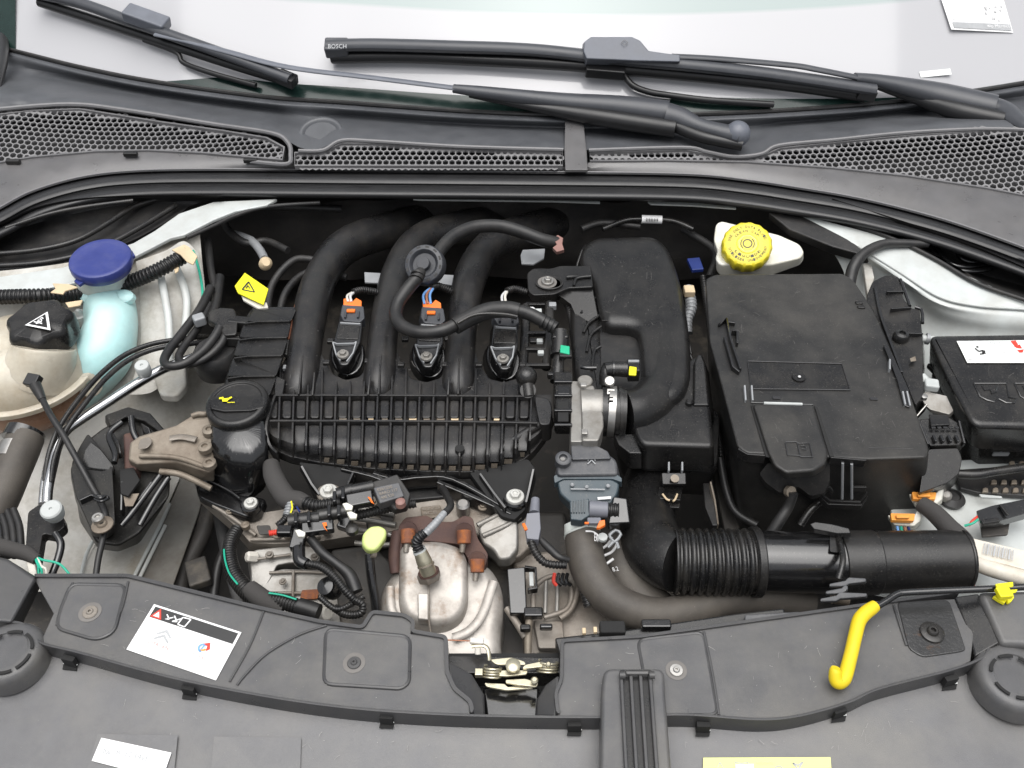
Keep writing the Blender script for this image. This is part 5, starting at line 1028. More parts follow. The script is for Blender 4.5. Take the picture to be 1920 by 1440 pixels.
for s_ in (0, 180): MB().add([oncap(13, R_(s_-45+i*10)) for i in range(10)]+[oncap(11.4, R_(s_-45+i*10)) for i in range(10)], [(i, i+1, 10+i+1, 10+i) for i in range(9)]).build('brake_symbol', 'ink', cp)
MB().add([oncap(17, R_(22.5+i*45)) for i in range(8)]+[oncap(16.2, R_(22.5+i*45)) for i in range(8)], [(i, (i+1) % 8, 8+(i+1) % 8, 8+i) for i in range(8)]).build('octagon', 'ink_grey', cp)
def captext(s, r, a0, a1, hh, flip=False):
    n = len(s)
    for i, chh in enumerate(s):
        if chh == ' ': continue
        a = R_(a0+(a1-a0)*i/(n-1)); w_ = abs(R_(a1-a0))/(n-1)*r*.36/r
        ri, ro = (r+hh/2, r-hh/2) if flip else (r-hh/2, r+hh/2); sg = 1 if a1 < a0 else -1
        text('lettering', chh, [tuple(oncap(ro, a+sg*w_)/S), tuple(oncap(ro, a-sg*w_)/S), tuple(oncap(ri, a-sg*w_)/S), tuple(oncap(ri, a+sg*w_)/S)], 'ink', cp, off=.3)
_V = V
def V(p): return Vector(p[:3])*S if RAW else _V(p)
RAW = True
captext('USE ONLY DOT4 FLUID', 34, 165, 15, 5); captext('CLEAN CAP', 26, 140, 40, 4.5); captext('UTILISER UNIQUEMENT', 34, 195, 345, 5, True); captext('LIQUIDE', 26, 215, 320, 4.5, True)
RAW = False
# ================================================================ RIGHT WING
rw = thing('right_inner_wing', 'white painted inner wing along the right side of the bay', 'body panel', (1750, 560, 0))
loft('wing_panel', [[(1500, 402, 20), (1560, 418, 18), (1640, 440, 16), (1740, 478, 14), (1820, 520, 12), (1920, 560, 12), (2040, 590, 12)],
 [(1530, 440, 6), (1610, 470, 4), (1690, 520, 2), (1760, 560, 0), (1830, 575, 0), (1920, 583, 0), (2040, 600, 0)],
 [(1560, 470, -20), (1630, 500, -24), (1700, 540, -24), (1760, 580, -20), (1840, 600, -18), (1920, 606, -16), (2040, 620, -16)],
 [(1590, 540, -80), (1640, 560, -80), (1700, 600, -80), (1780, 640, -76), (1850, 660, -74), (1920, 670, -74), (2040, 680, -74)],
 [(1600, 700, -200), (1680, 760, -200), (1760, 820, -200), (1840, 860, -200), (1920, 900, -200), (2040, 920, -200)],
 [(1560, 900, -300), (1660, 940, -300), (1760, 980, -300), (1840, 1020, -300), (1920, 1040, -300), (2040, 1060, -300)],
 [(1560, 1100, -330), (1660, 1120, -330), (1760, 1140, -330), (1840, 1150, -330), (1920, 1160, -330), (2040, 1180, -330)]], 'white_paint', rw, n=60, m=6)
prism('wing_floor', [(1660, 880), (1800, 862), (2000, 850), (2000, 1030), (1830, 1060), (1680, 1020)], -106, 12, 'white_paint', rw, bevel=3)
tube('fold_line', [(1610, 462, 8), (1690, 512, 6), (1760, 556, 4), (1830, 573, 4), (1920, 580, 4), (2000, 590, 4)], 3, 'white_paint', rw)
prism('inner_rib', [(1618, 494), (1634, 490), (1640, 520), (1628, 560)], -18, 12, 'dirty_paint', rw, bevel=3)
rl2 = thing('right_cowl_liner', 'black plastic liner and coiled tube in the dark corner under the seal at the right', 'plastic liner', (1820, 480, 0))
loft('liner', [[(1560, 372, 44), (1680, 410, 44), (1800, 450, 44), (1930, 505, 44), (2040, 560, 44)], [(1560, 400, 0), (1680, 440, -10), (1800, 500, -30), (1930, 540, -30), (2040, 580, -20)], [(1540, 408, 18), (1640, 434, 18), (1760, 480, 14), (1850, 534, 14), (1940, 566, 14), (2040, 596, 14)]], 'black_matte', rl2, n=40, m=5)
for r_, cx, cy in ((90, 1820, 450), (70, 1815, 455), (48, 1830, 460)):
    tube('coil_tube', [(cx-r_, cy-10, 0), (cx-r_*.5, cy+r_*.55, -4), (cx+r_*.3, cy+r_*.62, -4), (cx+r_*.9, cy+r_*.3, 0), (cx+r_*1.1, cy-10, 6)], 5, 'black_gloss', rl2)
tube('trim_edge', [(1540, 404, 20), (1660, 442, 20), (1750, 484, 18), (1830, 530, 16), (1920, 562, 16), (2000, 588, 14)], 4, 'black_matte', rl2)
prism('tag', [(1734, 452), (1741, 452), (1741, 462), (1735, 462)], 20, 4, 'tape_tan', rl2, bevel=1)
dh = thing('bonnet_cable', 'thick black cable sweeping from the right liner down behind the battery box', 'cable', (1640, 490, 20))
tube('cable', [(1740, 458, 24, 7), (1690, 456, 26, 8), (1655, 458, 26, 9), (1622, 474, 22, 10), (1602, 498, 10, 11), (1594, 526, -10, 11), (1590, 560, -30, 11)], 9, 'rubber', dh)
cl2 = thing('cowl_brace', 'dark diagonal brace behind the brake fluid reservoir', 'brace', (1560, 450, -10))
hull('brace', [[(1440, 398, 20), (1500, 402, 20), (1600, 452, 10), (1650, 470, 8), (1640, 484, 4), (1560, 462, 6), (1480, 430, 12)], [(1440, 410, -10), (1500, 414, -10), (1600, 466, -20), (1650, 482, -20), (1640, 500, -24), (1560, 478, -20), (1480, 444, -14)]], 'black_matte', cl2, bevel=4)
bc = thing('small_blue_clip', 'small dark blue plastic clip in the shadow left of the brake fluid reservoir', 'clip', (1303, 492, -30))
prism('clip', [(1288, 484), (1312, 482), (1320, 504), (1298, 506)], -26, 8, 'plain_blue', bc, bevel=2)
bd = thing('barcode_tag', 'small white barcode tag on a cable in the dark behind the duct', 'tag', (1222, 410, -30))
tube('tag_sleeve', [(1203, 411, -30), (1241, 412, -30)], 8, 'label_white', bd); tube('cable', [(1130, 430, -40), (1170, 414, -34), (1203, 411, -30), (1260, 414, -30), (1300, 430, -36)], 5, 'black_semi', bd)
for i in range(8): tube('bar', [(1212+i*3, 407, -22), (1212+i*3, 415, -25)], .7, 'ink', bd, seg=4, n=1)
gs = thing('grey_sender', 'pale grey ribbed sender in the gap between the duct and the battery box', 'sensor', (1292, 580, -60))
tube('stem', [(1290, 540, -70, 10), (1296, 575, -80, 11), (1290, 600, -90, 9), (1292, 625, -100, 7)], 9, 'bracket_grey', gs, ribs=(8, .18)); box('head', (1292, 546, -60), (20, 22, 14), 'tape_tan', gs, bevel=3)
pk = thing('plastic_peak', 'tall narrow black plastic fin rising between the filter box and the battery box', 'plastic fin', (1312, 700, -30))
hull('fin', [[(1302, 680, 10), (1308, 664, 14), (1316, 664, 14), (1322, 682, 10), (1330, 760, 0), (1300, 760, 0)], [(1290, 700, -60), (1300, 690, -60), (1320, 690, -60), (1330, 700, -60), (1340, 790, -60), (1280, 790, -60)]], 'black_plastic', pk, bevel=4, seg=3)

# ================================================================ CABLE BOX, FUSE BOX, PLUGS
cbx = thing('cable_conduit_box', 'irregular black moulded cable cover between the battery box and the fuse box', 'cable cover', (1680, 640, 10))
hull('cover', [[(1626, 552, 30), (1636, 528, 36), (1660, 516, 40), (1684, 518, 40), (1694, 560, 40), (1708, 578, 40), (1724, 580, 38), (1730, 640, 36), (1730, 700, 34), (1732, 740, 28), (1716, 760, 24), (1700, 720, 26), (1668, 650, 28), (1640, 610, 28), (1624, 590, 26)],
               [(1626, 566, -40), (1636, 545, -40), (1660, 536, -40), (1684, 536, -40), (1694, 576, -40), (1708, 594, -40), (1724, 600, -40), (1734, 660, -40), (1734, 730, -44), (1736, 770, -50), (1716, 790, -56), (1700, 750, -50), (1668, 680, -46), (1640, 640, -44), (1624, 606, -40)]], 'black_semi', cbx, rnd=5, bevel=4, seg=3)
for p in ([(1662, 548, 42), (1694, 548, 42)], [(1670, 580, 42), (1708, 578, 42)], [(1702, 626, 40), (1730, 627, 40)]): wall('cover_rib', p, 3, 3, 6, 'black_gloss', cbx, bevel=.8)
wall('cover_edge', [(1640, 540, 36), (1650, 590, 34), (1668, 640, 32), (1690, 700, 30)], 5, 4, 10, 'black_gloss', cbx, n=4, bevel=1)
tube('cover_edge', [(1688, 524, 40), (1696, 545, 40), (1706, 574, 40)], 3, 'black_gloss', cbx); tube('cover_edge', [(1716, 576, 40), (1728, 582, 40), (1730, 606, 38)], 3, 'black_gloss', cbx)
lathe('cover_stud', (1690, 630, 38), [(0, -6), (15, -6), (15, 0), (12, 6), (6, 8), (5, 4), (0, 4)], 'black_semi', cbx, seg=24)
prism('tan_mark', [(1706, 672), (1716, 668), (1718, 676), (1708, 678)], 38, 1, 'cast_tan', cbx, bevel=0)
pin = thing('locating_pin', 'short pale pin sticking out between the cable cover and the fuse box', 'pin', (1740, 635, 10))
tube('pin', [(1728, 635, 10, 7), (1742, 636, 10, 7), (1760, 638, 8, 8)], 7, 'cap_pale', pin); tube('ring', [(1736, 635, 10, 11), (1742, 636, 10, 11)], 10, 'bracket_grey', pin, n=2)
fb = thing('fuse_box', 'black fuse box with a white label and rounded lid at the right edge', 'fuse box', (1860, 720, 10))
lidp = [(1738, 626), (2000, 622), (2000, 802), (1822, 798), (1774, 706)]
pillow('lid', lidp, 34, 11, 68, 'black_semi', fb, rnd=20, grow=1.01)
prism('lid_flange', fillet([(1736, 680), (1990, 680), (1990, 822), (1836, 824), (1800, 806), (1756, 700)], 8), -34, 10, 'black_plastic', fb, bevel=3)
hull('lower_box', [[(1746, 700, -46), (1990, 700, -46), (1990, 826, -46), (1838, 828, -46), (1806, 810, -46)], [(1740, 760, -150), (1980, 760, -150), (1980, 900, -150), (1830, 900, -150), (1800, 880, -150)]], 'black_semi', fb, rnd=4, bevel=3)
q = [(1793, 641, 34), (1960, 639, 34), (1960, 682, 34), (1813, 682, 34)]
decal('label', q, 'label_blank', fb, off=2.2, rnd=.05)
decal('label_figures', q, 'ink', fb, off=3, shapes=linesh([(.17, .35), (.2, .5), (.26, .45), (.25, .6), (.2, .62)], .02, 3)+[[(.18, .28), (.22, .24), (.21, .36)], [(.24, .44), (.28, .46), (.27, .62), (.23, .6)]])
decal('label_figures', q, 'red', fb, off=3, shapes=[[(.60, .04), (.66, .02), (.68, .2), (.64, .3)], [(.63, .28), (.70, .2), (.72, .38), (.66, .36)], [(.66, .45), (.74, .42), (.72, .56), (.68, .56)]])
decal('label_lines', q, 'ink_light', fb, off=3, shapes=[[(.42, .36), (.52, .36), (.52, .56), (.42, .56)]]+linesh([(.22, .5), (.4, .74), (.6, .9), (.8, .9)], .008, 3)+[ringsh(.74, .86, .016, .008, 0, 360, 3, 10)])
text('label_print', 'ATTENTION\n12V  70A', sub4(q, .33, .08, .56, .30), 'ink_grey', fb, off=3)
text('label_print', 'FUSES BATTERIE', sub4(q, .30, .66, .56, .76), 'ink_light', fb, off=3)
decal('label_bars', q, 'ink_light', fb, off=3, shapes=[[(.03+i*.012, .78), (.036+i*.012, .78), (.042+i*.012, .92), (.036+i*.012, .92)] for i in range(5)])
for off_ in (0, 76):
    for a in ([(1826, 719), (1886, 719), (1892, 745), (1906, 748), (1902, 756), (1886, 755), (1872, 748), (1864, 754), (1850, 750), (1838, 744), (1826, 719)], [(1842, 724), (1846, 732), (1856, 730), (1860, 738), (1868, 734), (1870, 726)]):
        MB().sweep([_V((x+off_, y, 34.5)) for x, y in a], 1.7*S, 6).build('embossed_icon', 'black_gloss', fb)
flecks('dust_specks', [(1790, 690), (1990, 690), (1990, 780), (1840, 780)], 34.6, 'dust', fb, n=24, scratch=.3)
prism('latch_plate', [(1884, 812), (1918, 812), (1920, 842), (1860, 842), (1862, 832), (1884, 832)], -50, 8, 'black_semi', fb, bevel=2)
wall('latch_fin', [(1882, 834, -56), (1878, 846, -64)], 3, 3, 10, 'bracket_grey', fb); wall('latch_fin', [(1862, 850, -66), (1892, 850, -66)], 3, 2, 6, 'bracket_grey', fb)
tube('box_cable', [(1784, 888, -60), (1830, 890, -56), (1870, 884, -54), (1960, 872, -52)], 9, 'black_semi', fb)
tb2 = thing('terminal_bracket', 'bare metal battery terminal bracket between the covers', 'terminal', (1765, 750, 10))
hull('plate', [[(1722, 738, 12), (1740, 734, 14), (1775, 742, 12), (1788, 770, 6), (1780, 777, 4), (1745, 768, 4), (1735, 760, 6)], [(1722, 742, 6), (1740, 738, 8), (1775, 746, 6), (1788, 776, -2), (1780, 783, -4), (1745, 774, -4), (1735, 764, 0)]], 'alu', tb2, rnd=2, bevel=1)
box('clamp_block', (1746, 722, 22), (26, 24, 16), 'cap_pale', tb2, rot=(0, 0, -12), bevel=4); tube('clamp_post', [(1728, 704, 24, 7), (1736, 716, 20, 9)], 9, 'cap_pale', tb2); lathe('nut', (1731, 747, 20), [(0, 0), (7, 0), (7, 7), (3, 8), (0, 8)], 'steel', tb2, seg=6); tube('wire_leg', [(1738, 758, 8), (1726, 772, 0), (1714, 786, -8)], 2, 'steel', tb2)
pg = thing('main_plug', 'large black multi-pin plug with a ribbed locking slide right of the battery box', 'plug', (1770, 830, -10))
hull('slide', [[(1724, 786, 16), (1776, 780, 16), (1796, 792, 14), (1806, 826, 8), (1800, 834, 6), (1744, 836, 6), (1732, 815, 10)], [(1724, 796, -10), (1776, 790, -10), (1796, 802, -10), (1806, 838, -14), (1800, 846, -16), (1744, 848, -16), (1732, 826, -12)]], 'black_semi', pg, bevel=2.5)
prism('top_tab', [(1742, 776), (1778, 778), (1782, 796), (1746, 798)], 20, 6, 'black_plastic', pg, bevel=2)
for i in range(4): box('slide_rib', (1752+i*14, 823, 12), (5, 16, 6), 'black_gloss', pg, bevel=1)
for i in range(5): box('slide_rib', (1750+i*11, 802, 18), (8, 5, 3), 'black_gloss', pg, bevel=.8)
wall('slide_edge', [(1722, 788, 18), (1740, 834, 10)], 4, 3, 10, 'black_gloss', pg, bevel=1); wall('slide_edge', [(1798, 790, 16), (1808, 832, 8)], 4, 3, 10, 'black_gloss', pg, bevel=1)
hull('body', [[(1742, 842, 0), (1796, 840, 0), (1804, 860, -8), (1798, 888, -20), (1778, 905, -30), (1724, 925, -34), (1730, 880, -14)], [(1742, 860, -50), (1796, 860, -50), (1800, 885, -60), (1790, 910, -70), (1770, 925, -80), (1712, 940, -80), (1724, 900, -66)]], 'black_plastic', pg, rnd=5, bevel=4, seg=3)
for nm, x, y, h in (('orange_plug', 1736, 932, -60), ('orange_plug', 1696, 972, -70)):
    t_ = thing(nm, 'orange and cream plug lock ' + ('just below the large black plug' if y < 950 else 'lower one, beside the corner of the battery box'), 'plug', (x, y, h), 'orange plug locks')
    hull('cream_shell', [[(x-32, y-6, h), (x+20, y-8, h), (x+30, y-30, h+6), (x+36, y-28, h+6), (x+30, y+4, h-4), (x+18, y+14, h-6), (x-20, y+12, h-6)], [(x-32, y, h-20), (x+20, y-2, h-20), (x+30, y-24, h-20), (x+36, y-22, h-20), (x+30, y+12, h-24), (x+18, y+22, h-26), (x-20, y+20, h-26)]], 'label_yellow' if 0 else 'white_tank', t_, bevel=2)
    prism('orange_bar', [(x-26, y-10), (x+20, y-9), (x+18, y+4), (x-24, y+3)], h+8, 8, 'orange_pale', t_, rnd=2, bevel=2); box('orange_ridge', (x-4, y-3, h+12), (24, 8, 5), 'orange_pale', t_, bevel=1.5)
    for i, c in enumerate(('wire_blue', 'wire_green', 'wire_brown', 'plain_blue')): tube('wire', [(x-14+i*7, y+14, h-12), (x-12+i*7, y+24, h-18)], 2.6, c, t_, n=2, seg=8)
# harness, hose and conduits at the lower right
hn = thing('taped_harness', 'thick black cloth taped harness curving down beside the end of the intake pipe', 'harness', (1790, 985, -50))
tube('harness', [(1728, 945, -60, 15), (1752, 962, -54, 17), (1780, 990, -46, 18), (1806, 1012, -40, 17), (1815, 1028, -44, 14)], 17, 'tape_cloth', hn, seg=20)
for i in range(4): tube('fold', [(1798+i*2, 1016+i*3, -38+i, 17), (1802+i*2, 1018+i*3, -38+i, 17.5)], 17, 'black_semi', hn, n=2, seg=20)
cn = thing('white_conduit', 'two cream plastic conduits with a barcode sticker at the right edge', 'conduit', (1870, 1040, -60))
hull('flat_conduit', [[(1820, 1008, -50), (1990, 1048, -50), (1990, 1086, -54), (1815, 1040, -54)], [(1820, 1016, -70), (1990, 1056, -70), (1990, 1096, -74), (1815, 1050, -74)]], 'conduit_white', cn, rnd=3, bevel=4)
tube('round_conduit', [(1800, 1040, -70, 14), (1850, 1064, -66, 15), (1920, 1084, -62, 15), (1990, 1100, -60, 15)], 15, 'conduit_white', cn, seg=20)
tube('round_conduit', [(1822, 1052, -74, 12), (1812, 1066, -80, 14), (1804, 1080, -90, 12)], 12, 'label_blank', cn)
q = [(1846, 1018, -49), (1902, 1032, -49), (1900, 1052, -50), (1842, 1038, -50)]
decal('barcode', q, 'ink_grey', cn, off=1.5, shapes=[[(x, 0), (x+w_, 0), (x+w_, 1), (x, 1)] for x, w_ in ((.0, .03), (.07, .02), (.12, .05), (.2, .02), (.26, .03), (.33, .06), (.43, .02), (.48, .04), (.56, .02), (.61, .05), (.7, .03), (.76, .02), (.82, .05), (.9, .02), (.95, .03))])
bb = tag(decal('barcode_label', [(1740, 1000, -80), (1790, 985, -76), (1806, 1008, -76), (1752, 1022, -80)], 'label_blank', None, off=1), 'small white barcode label lying below the black taped harness', 'label')
bt = tag(decal('barcode_bars', [(1768, 996, -76), (1782, 992, -76), (1788, 1004, -76), (1774, 1008, -76)], 'ink_grey', None, off=3, shapes=[[(i*.25, 0), (i*.25+.12, 0), (i*.25+.12, 1), (i*.25, 1)] for i in range(4)])); bt.parent = bb; bt.location = bt.location-bb.location
pc = thing('lead_connector', 'black connector with red and green wires lying at the right edge', 'connector', (1870, 960, -50))
hull('shell', [[(1830, 958, -44), (1860, 948, -42), (1940, 932, -40), (1944, 956, -42), (1870, 978, -44), (1838, 980, -46)], [(1830, 966, -64), (1860, 956, -64), (1940, 942, -64), (1944, 968, -64), (1870, 988, -66), (1838, 990, -66)]], 'black_gloss', pc, rnd=3, bevel=3)
box('shell_rib', (1882, 956, -38), (6, 26, 6), 'black_plastic', pc, rot=(0, 0, 12)); box('shell_step', (1856, 978, -44), (36, 10, 8), 'black_plastic', pc, rot=(0, 0, 10), bevel=2)
tube('wire', [(1834, 968, -48), (1824, 976, -50), (1816, 986, -56)], 2.5, 'red', pc, seg=8); tube('wire', [(1834, 974, -48), (1822, 982, -52), (1808, 986, -58)], 2.5, 'wire_green', pc, seg=8)
tube('wire', [(1808, 1090, -80), (1814, 1098, -82), (1812, 1110, -86)], 5, 'wire_green', pc, seg=8); tube('wire', [(1818, 1092, -80), (1826, 1100, -82), (1822, 1108, -84)], 2.5, 'red', pc, seg=8)
ps = thing('perforated_strip', 'black strip with two rows of tan studs below the fuse box at the right edge', 'strip', (1880, 910, -90))
prism('strip', [(1790, 880), (1990, 866), (1990, 934), (1835, 924), (1800, 915)], -92, 10, 'black_matte', ps, bevel=3)
for x, y in [(1864+19*i, 903) for i in range(4)]+[(1848+19*i, 918) for i in range(5)]+[(1898+18*i, 868) for i in range(2)]:
    prism('stud', [(x-6, y+4), (x-5, y-3), (x, y-5), (x+5, y-3), (x+6, y+4)], -86, 6, 'cast_tan', ps, bevel=1.5)
prism('strip_edge', [(1836, 926), (1878, 930), (1880, 934), (1840, 932)], -84, 4, 'cap_pale', ps, bevel=1)
bo = thing('body_boss', 'black rubber grommet on the white wing beside the taped harness', 'grommet', (1780, 930, -100))
lathe('grommet', (1784, 936, -100), [(0, -4), (22, -4), (24, 4), (14, 12), (12, 8), (0, 8)], 'rubber', bo, seg=28); lathe('pin', (1774, 930, -84), [(0, -8), (10, -8), (10, 4), (6, 8), (0, 8)], 'alu', bo, axis=(-.3, -.3, 1), seg=20)
pit = thing('dark_pit', 'dark ragged opening in the white wing below the lead connector', 'opening', (1860, 985, -100))
prism('opening', [(1838, 980), (1896, 968), (1890, 1002), (1842, 1006)], -78, 6, 'deep_clutter', pit, bevel=2)
# ================================================================ LOWER ENGINE
ch_ = thing('cylinder_head', 'grimy cast aluminium cylinder head below the intake manifold', 'cylinder head', (760, 950, -110))
hull('left_ledge', [[(372, 925, -118), (392, 930, -116), (470, 965, -120), (560, 950, -120), (680, 950, -120), (690, 1000, -130), (600, 1015, -134), (520, 1020, -134), (470, 1018, -134), (440, 985, -130), (400, 950, -122)],
                    [(372, 940, -160), (392, 945, -160), (470, 985, -165), (560, 970, -165), (680, 970, -165), (690, 1020, -170), (600, 1032, -170), (520, 1036, -170), (470, 1034, -170), (440, 1000, -165), (400, 965, -160)]], 'cast_dirty', ch_, rnd=6, bevel=5, seg=3)
hull('head_casting', [[(690, 930, -104), (800, 928, -100), (860, 925, -100), (925, 930, -104), (985, 955, -112), (1000, 1020, -128), (975, 1045, -134), (940, 1048, -134), (920, 1020, -130), (890, 1000, -124), (760, 990, -124), (690, 1010, -130)],
                      [(690, 960, -200), (800, 958, -200), (860, 955, -200), (925, 960, -200), (985, 985, -200), (1000, 1040, -200), (975, 1068, -200), (940, 1070, -200), (920, 1050, -200), (890, 1030, -200), (760, 1020, -200), (690, 1040, -200)]], 'cast_dirty', ch_, rnd=8, bevel=6, seg=3)
for a in ([(645, 952, -110), (690, 956, -108), (740, 965, -108)], [(650, 970, -112), (695, 976, -112), (742, 984, -112)], [(654, 990, -116), (700, 998, -116), (742, 1004, -118)], [(665, 1018, -120), (710, 1022, -124), (740, 1020, -124)], [(895, 985, -104), (930, 968, -102), (962, 952, -100)], [(905, 1005, -108), (950, 985, -106), (975, 968, -104)]):
    tube('cooling_rib', a, 5, 'alu', ch_)
prism('number_plate', [(788, 950), (826, 946), (830, 966), (806, 972), (790, 966)], -96, 5, 'cast_tan', ch_, rnd=4, bevel=2)
text('cast_number', '62Z5\n6CB', [(792, 952, -94), (824, 949, -94), (825, 964, -96), (795, 966, -96)], 'cast_dirty', ch_, off=2.5)
hull('right_lobe', [[(918, 965, -98), (960, 955, -98), (972, 985, -104), (972, 1028, -114), (955, 1048, -120), (935, 1048, -120), (925, 1030, -116), (905, 1018, -112), (896, 990, -106)], [(918, 985, -140), (960, 975, -140), (972, 1005, -140), (972, 1048, -150), (955, 1064, -150), (935, 1064, -150), (925, 1050, -150), (905, 1040, -150), (896, 1010, -140)]], 'alu', ch_, rnd=7, bevel=5, seg=3)
lathe('head_stud', (868, 948, -90), [(0, -20), (13, -20), (13, 4), (9, 8), (0, 8)], 'steel', ch_, seg=24)
for x, y, r in ((585, 968, 14), (460, 985, 8), (540, 1000, 10)): lathe('casting_boss', (x, y, -112), [(0, -6), (r, -6), (r, 3), (r*.5, 5), (0, 4)], 'cast_tan', ch_, seg=20)
mf = thing('exhaust_manifold', 'rusty brown exhaust manifold flange held by rusted studs', 'exhaust manifold', (830, 1010, -100))
hull('flange', [[(748, 985, -86), (760, 970, -84), (800, 966, -82), (820, 978, -84), (850, 978, -84), (870, 966, -82), (886, 970, -84), (896, 1010, -94), (916, 1040, -104), (910, 1062, -110), (886, 1060, -110), (860, 1020, -96), (760, 1010, -94), (745, 1050, -108), (738, 1040, -104)],
                [(748, 1000, -120), (760, 985, -120), (800, 980, -120), (820, 992, -120), (850, 992, -120), (870, 980, -120), (886, 984, -120), (896, 1024, -126), (916, 1055, -134), (910, 1078, -140), (886, 1076, -140), (860, 1036, -130), (760, 1026, -130), (745, 1068, -140), (738, 1056, -136)]], 'rusty_iron', mf, rnd=6, bevel=4, seg=3)
for x, y, h, l in ((765, 1002, -78, 24), (870, 1004, -76, 22), (895, 1058, -94, 22)):
    tube('rusty_nut', [(x, y-10, h+6, 14), (x, y+l-6, h-6, 13)], 13, 'rust', mf, n=2, seg=6 if 0 else 14, bevel=2)
    lathe('nut_washer', (x, y-6, h+2), [(0, -8), (17, -8), (17, -2), (0, -2)], 'rusty_iron', mf, axis=(0, -.6, .5), seg=20)
    tube('stud', [(x-2, y+l-8, h-4, 6), (x-4, y+l+10, h-12, 5)], 5.5, 'steel' if 0 else 'cast_dirty', mf, n=2)
tube('left_leg', [(748, 1000, -100, 14), (740, 1040, -110, 12), (742, 1075, -124, 10)], 12, 'rusty_iron', mf)
hsd = thing('heat_shield', 'pale scorched heat shield over the exhaust outlet in the centre foreground', 'heat shield', (830, 1120, -110))
pillow('outer_shell', [(742, 1056, -124), (800, 1036, -120), (880, 1036, -120), (922, 1054, -122), (942, 1092, -128), (946, 1130, -136), (938, 1180, -150), (944, 1250, -170), (830, 1260, -170), (776, 1245, -168), (732, 1176, -150), (712, 1140, -142), (714, 1098, -132)], 0, 26, 110, 'heat_shield', hsd, rnd=26, steps=8)
pillow('centre_box', [(750, 1020, -86), (768, 1009, -84), (828, 1009, -84), (866, 1022, -86), (877, 1045, -92), (878, 1120, -110), (866, 1150, -118), (838, 1166, -122), (788, 1166, -122), (758, 1148, -118), (747, 1116, -110)], 0, 16, 80, 'heat_shield', hsd, rnd=18, steps=8)
hull('tongue', [[(783, 1112, -98), (803, 1112, -98), (803, 1162, -110), (784, 1160, -110)], [(783, 1118, -112), (803, 1118, -112), (803, 1172, -126), (784, 1170, -126)]], 'heat_shield', hsd, bevel=2)
tube('seam', [(803, 1094, -98), (804, 1110, -101), (804, 1160, -116), (808, 1190, -130), (812, 1240, -150)], 2.2, 'cast_dirty', hsd)
tube('pressed_fold', [(925, 1090, -124), (905, 1150, -134), (880, 1182, -142), (850, 1196, -148)], 9, 'heat_shield', hsd, sy=.5)
tube('pressed_fold', [(732, 1100, -130), (734, 1140, -138), (752, 1170, -144)], 8, 'heat_shield', hsd, sy=.5)
ls = thing('lambda_sensor', 'brass bodied lambda sensor with a ribbed boot screwed into the heat shield', 'sensor', (800, 1070, -70))
ad = (-.22, .25, 1)
lathe('hex_nut', (804, 1078, -82), [(0, -10), (22, -10), (23, -4), (23, 6), (20, 10), (0, 10)], 'cast_dirty', ls, axis=(-.3, .5, 1), seg=6, bevel=1); lathe('nut_collar', (804, 1074, -76), [(0, -2), (20, -2), (20, 4), (15, 8), (0, 8)], 'rusty_iron', ls, axis=(-.3, .5, 1), seg=28)
tube('brass_body', [(804, 1074, -70, 15), (796, 1054, -52, 15), (792, 1044, -44, 14), (788, 1034, -36, 12.5)], 14, 'zinc', ls, n=3, seg=22); tube('body_ring', [(799, 1061, -58, 16.5), (798, 1058, -56, 16.5)], 16, 'cast_tan', ls, n=2, seg=24)
tube('collar', [(788, 1036, -38, 13), (785, 1028, -32, 12)], 12, 'cap_pale', ls, n=2)
tube('ribbed_boot', [(786, 1032, -32, 11), (781, 1018, -22, 11), (788, 1006, -12, 10.5), (800, 998, -6, 9)], 10, 'wiper_black', ls, ribs=(5.5, .2)); tube('shielded_cable', [(798, 1000, -6, 8), (814, 984, 0, 8), (828, 968, 2, 7), (838, 956, 0, 6)], 8, 'bracket_grey', ls, ribs=(6, .05))
tube('cable', [(834, 962, 2), (845, 948, -6), (838, 930, -30), (830, 915, -50)], 7, 'rubber', ls)
dp = thing('dipstick', 'pale lime dipstick handle on a black tube left of the heat shield', 'dipstick', (700, 1010, -70))
hull('handle', [[(680, 1000, -50), (694, 986, -46), (712, 984, -46), (725, 992, -48), (724, 1006, -52), (712, 1024, -58), (704, 1032, -60), (688, 1032, -60), (678, 1018, -56)], [(680, 1010, -72), (694, 998, -70), (712, 996, -70), (725, 1004, -72), (724, 1016, -74), (712, 1034, -80), (704, 1040, -80), (688, 1040, -80), (678, 1028, -76)]], 'lime', dp, rnd=6, bevel=6, seg=4)
tube('tube', [(692, 1038, -84), (696, 1080, -110), (704, 1130, -140), (708, 1180, -170)], 9, 'black_gloss', dp); tube('neck', [(696, 1038, -78, 8), (704, 1040, -82, 8)], 8, 'cast_dirty', dp, n=2)
# alternator / accessory castings
al = thing('alternator', 'pale cast alternator housing low on the left of the engine', 'alternator', (550, 1080, -180))
hull('bracket', [[(465, 1040, -150), (480, 1030, -148), (555, 1020, -148), (600, 1026, -150), (600, 1052, -156), (540, 1056, -156), (520, 1060, -158), (505, 1090, -168), (490, 1110, -174), (470, 1108, -172), (470, 1070, -160)], [(465, 1060, -220), (480, 1050, -220), (555, 1040, -220), (600, 1046, -220), (600, 1072, -220), (540, 1076, -220), (520, 1080, -220), (505, 1108, -226), (490, 1130, -230), (470, 1128, -230), (470, 1090, -220)]], 'alu', al, rnd=4, bevel=5, seg=3)
hull('housing', [[(495, 1075, -165), (530, 1066, -164), (615, 1068, -164), (635, 1090, -168), (640, 1170, -186), (480, 1150, -182), (488, 1100, -170)], [(495, 1105, -260), (530, 1096, -260), (615, 1098, -260), (635, 1120, -260), (640, 1200, -270), (480, 1180, -270), (488, 1130, -260)]], 'alu', al, rnd=6, bevel=7, seg=4)
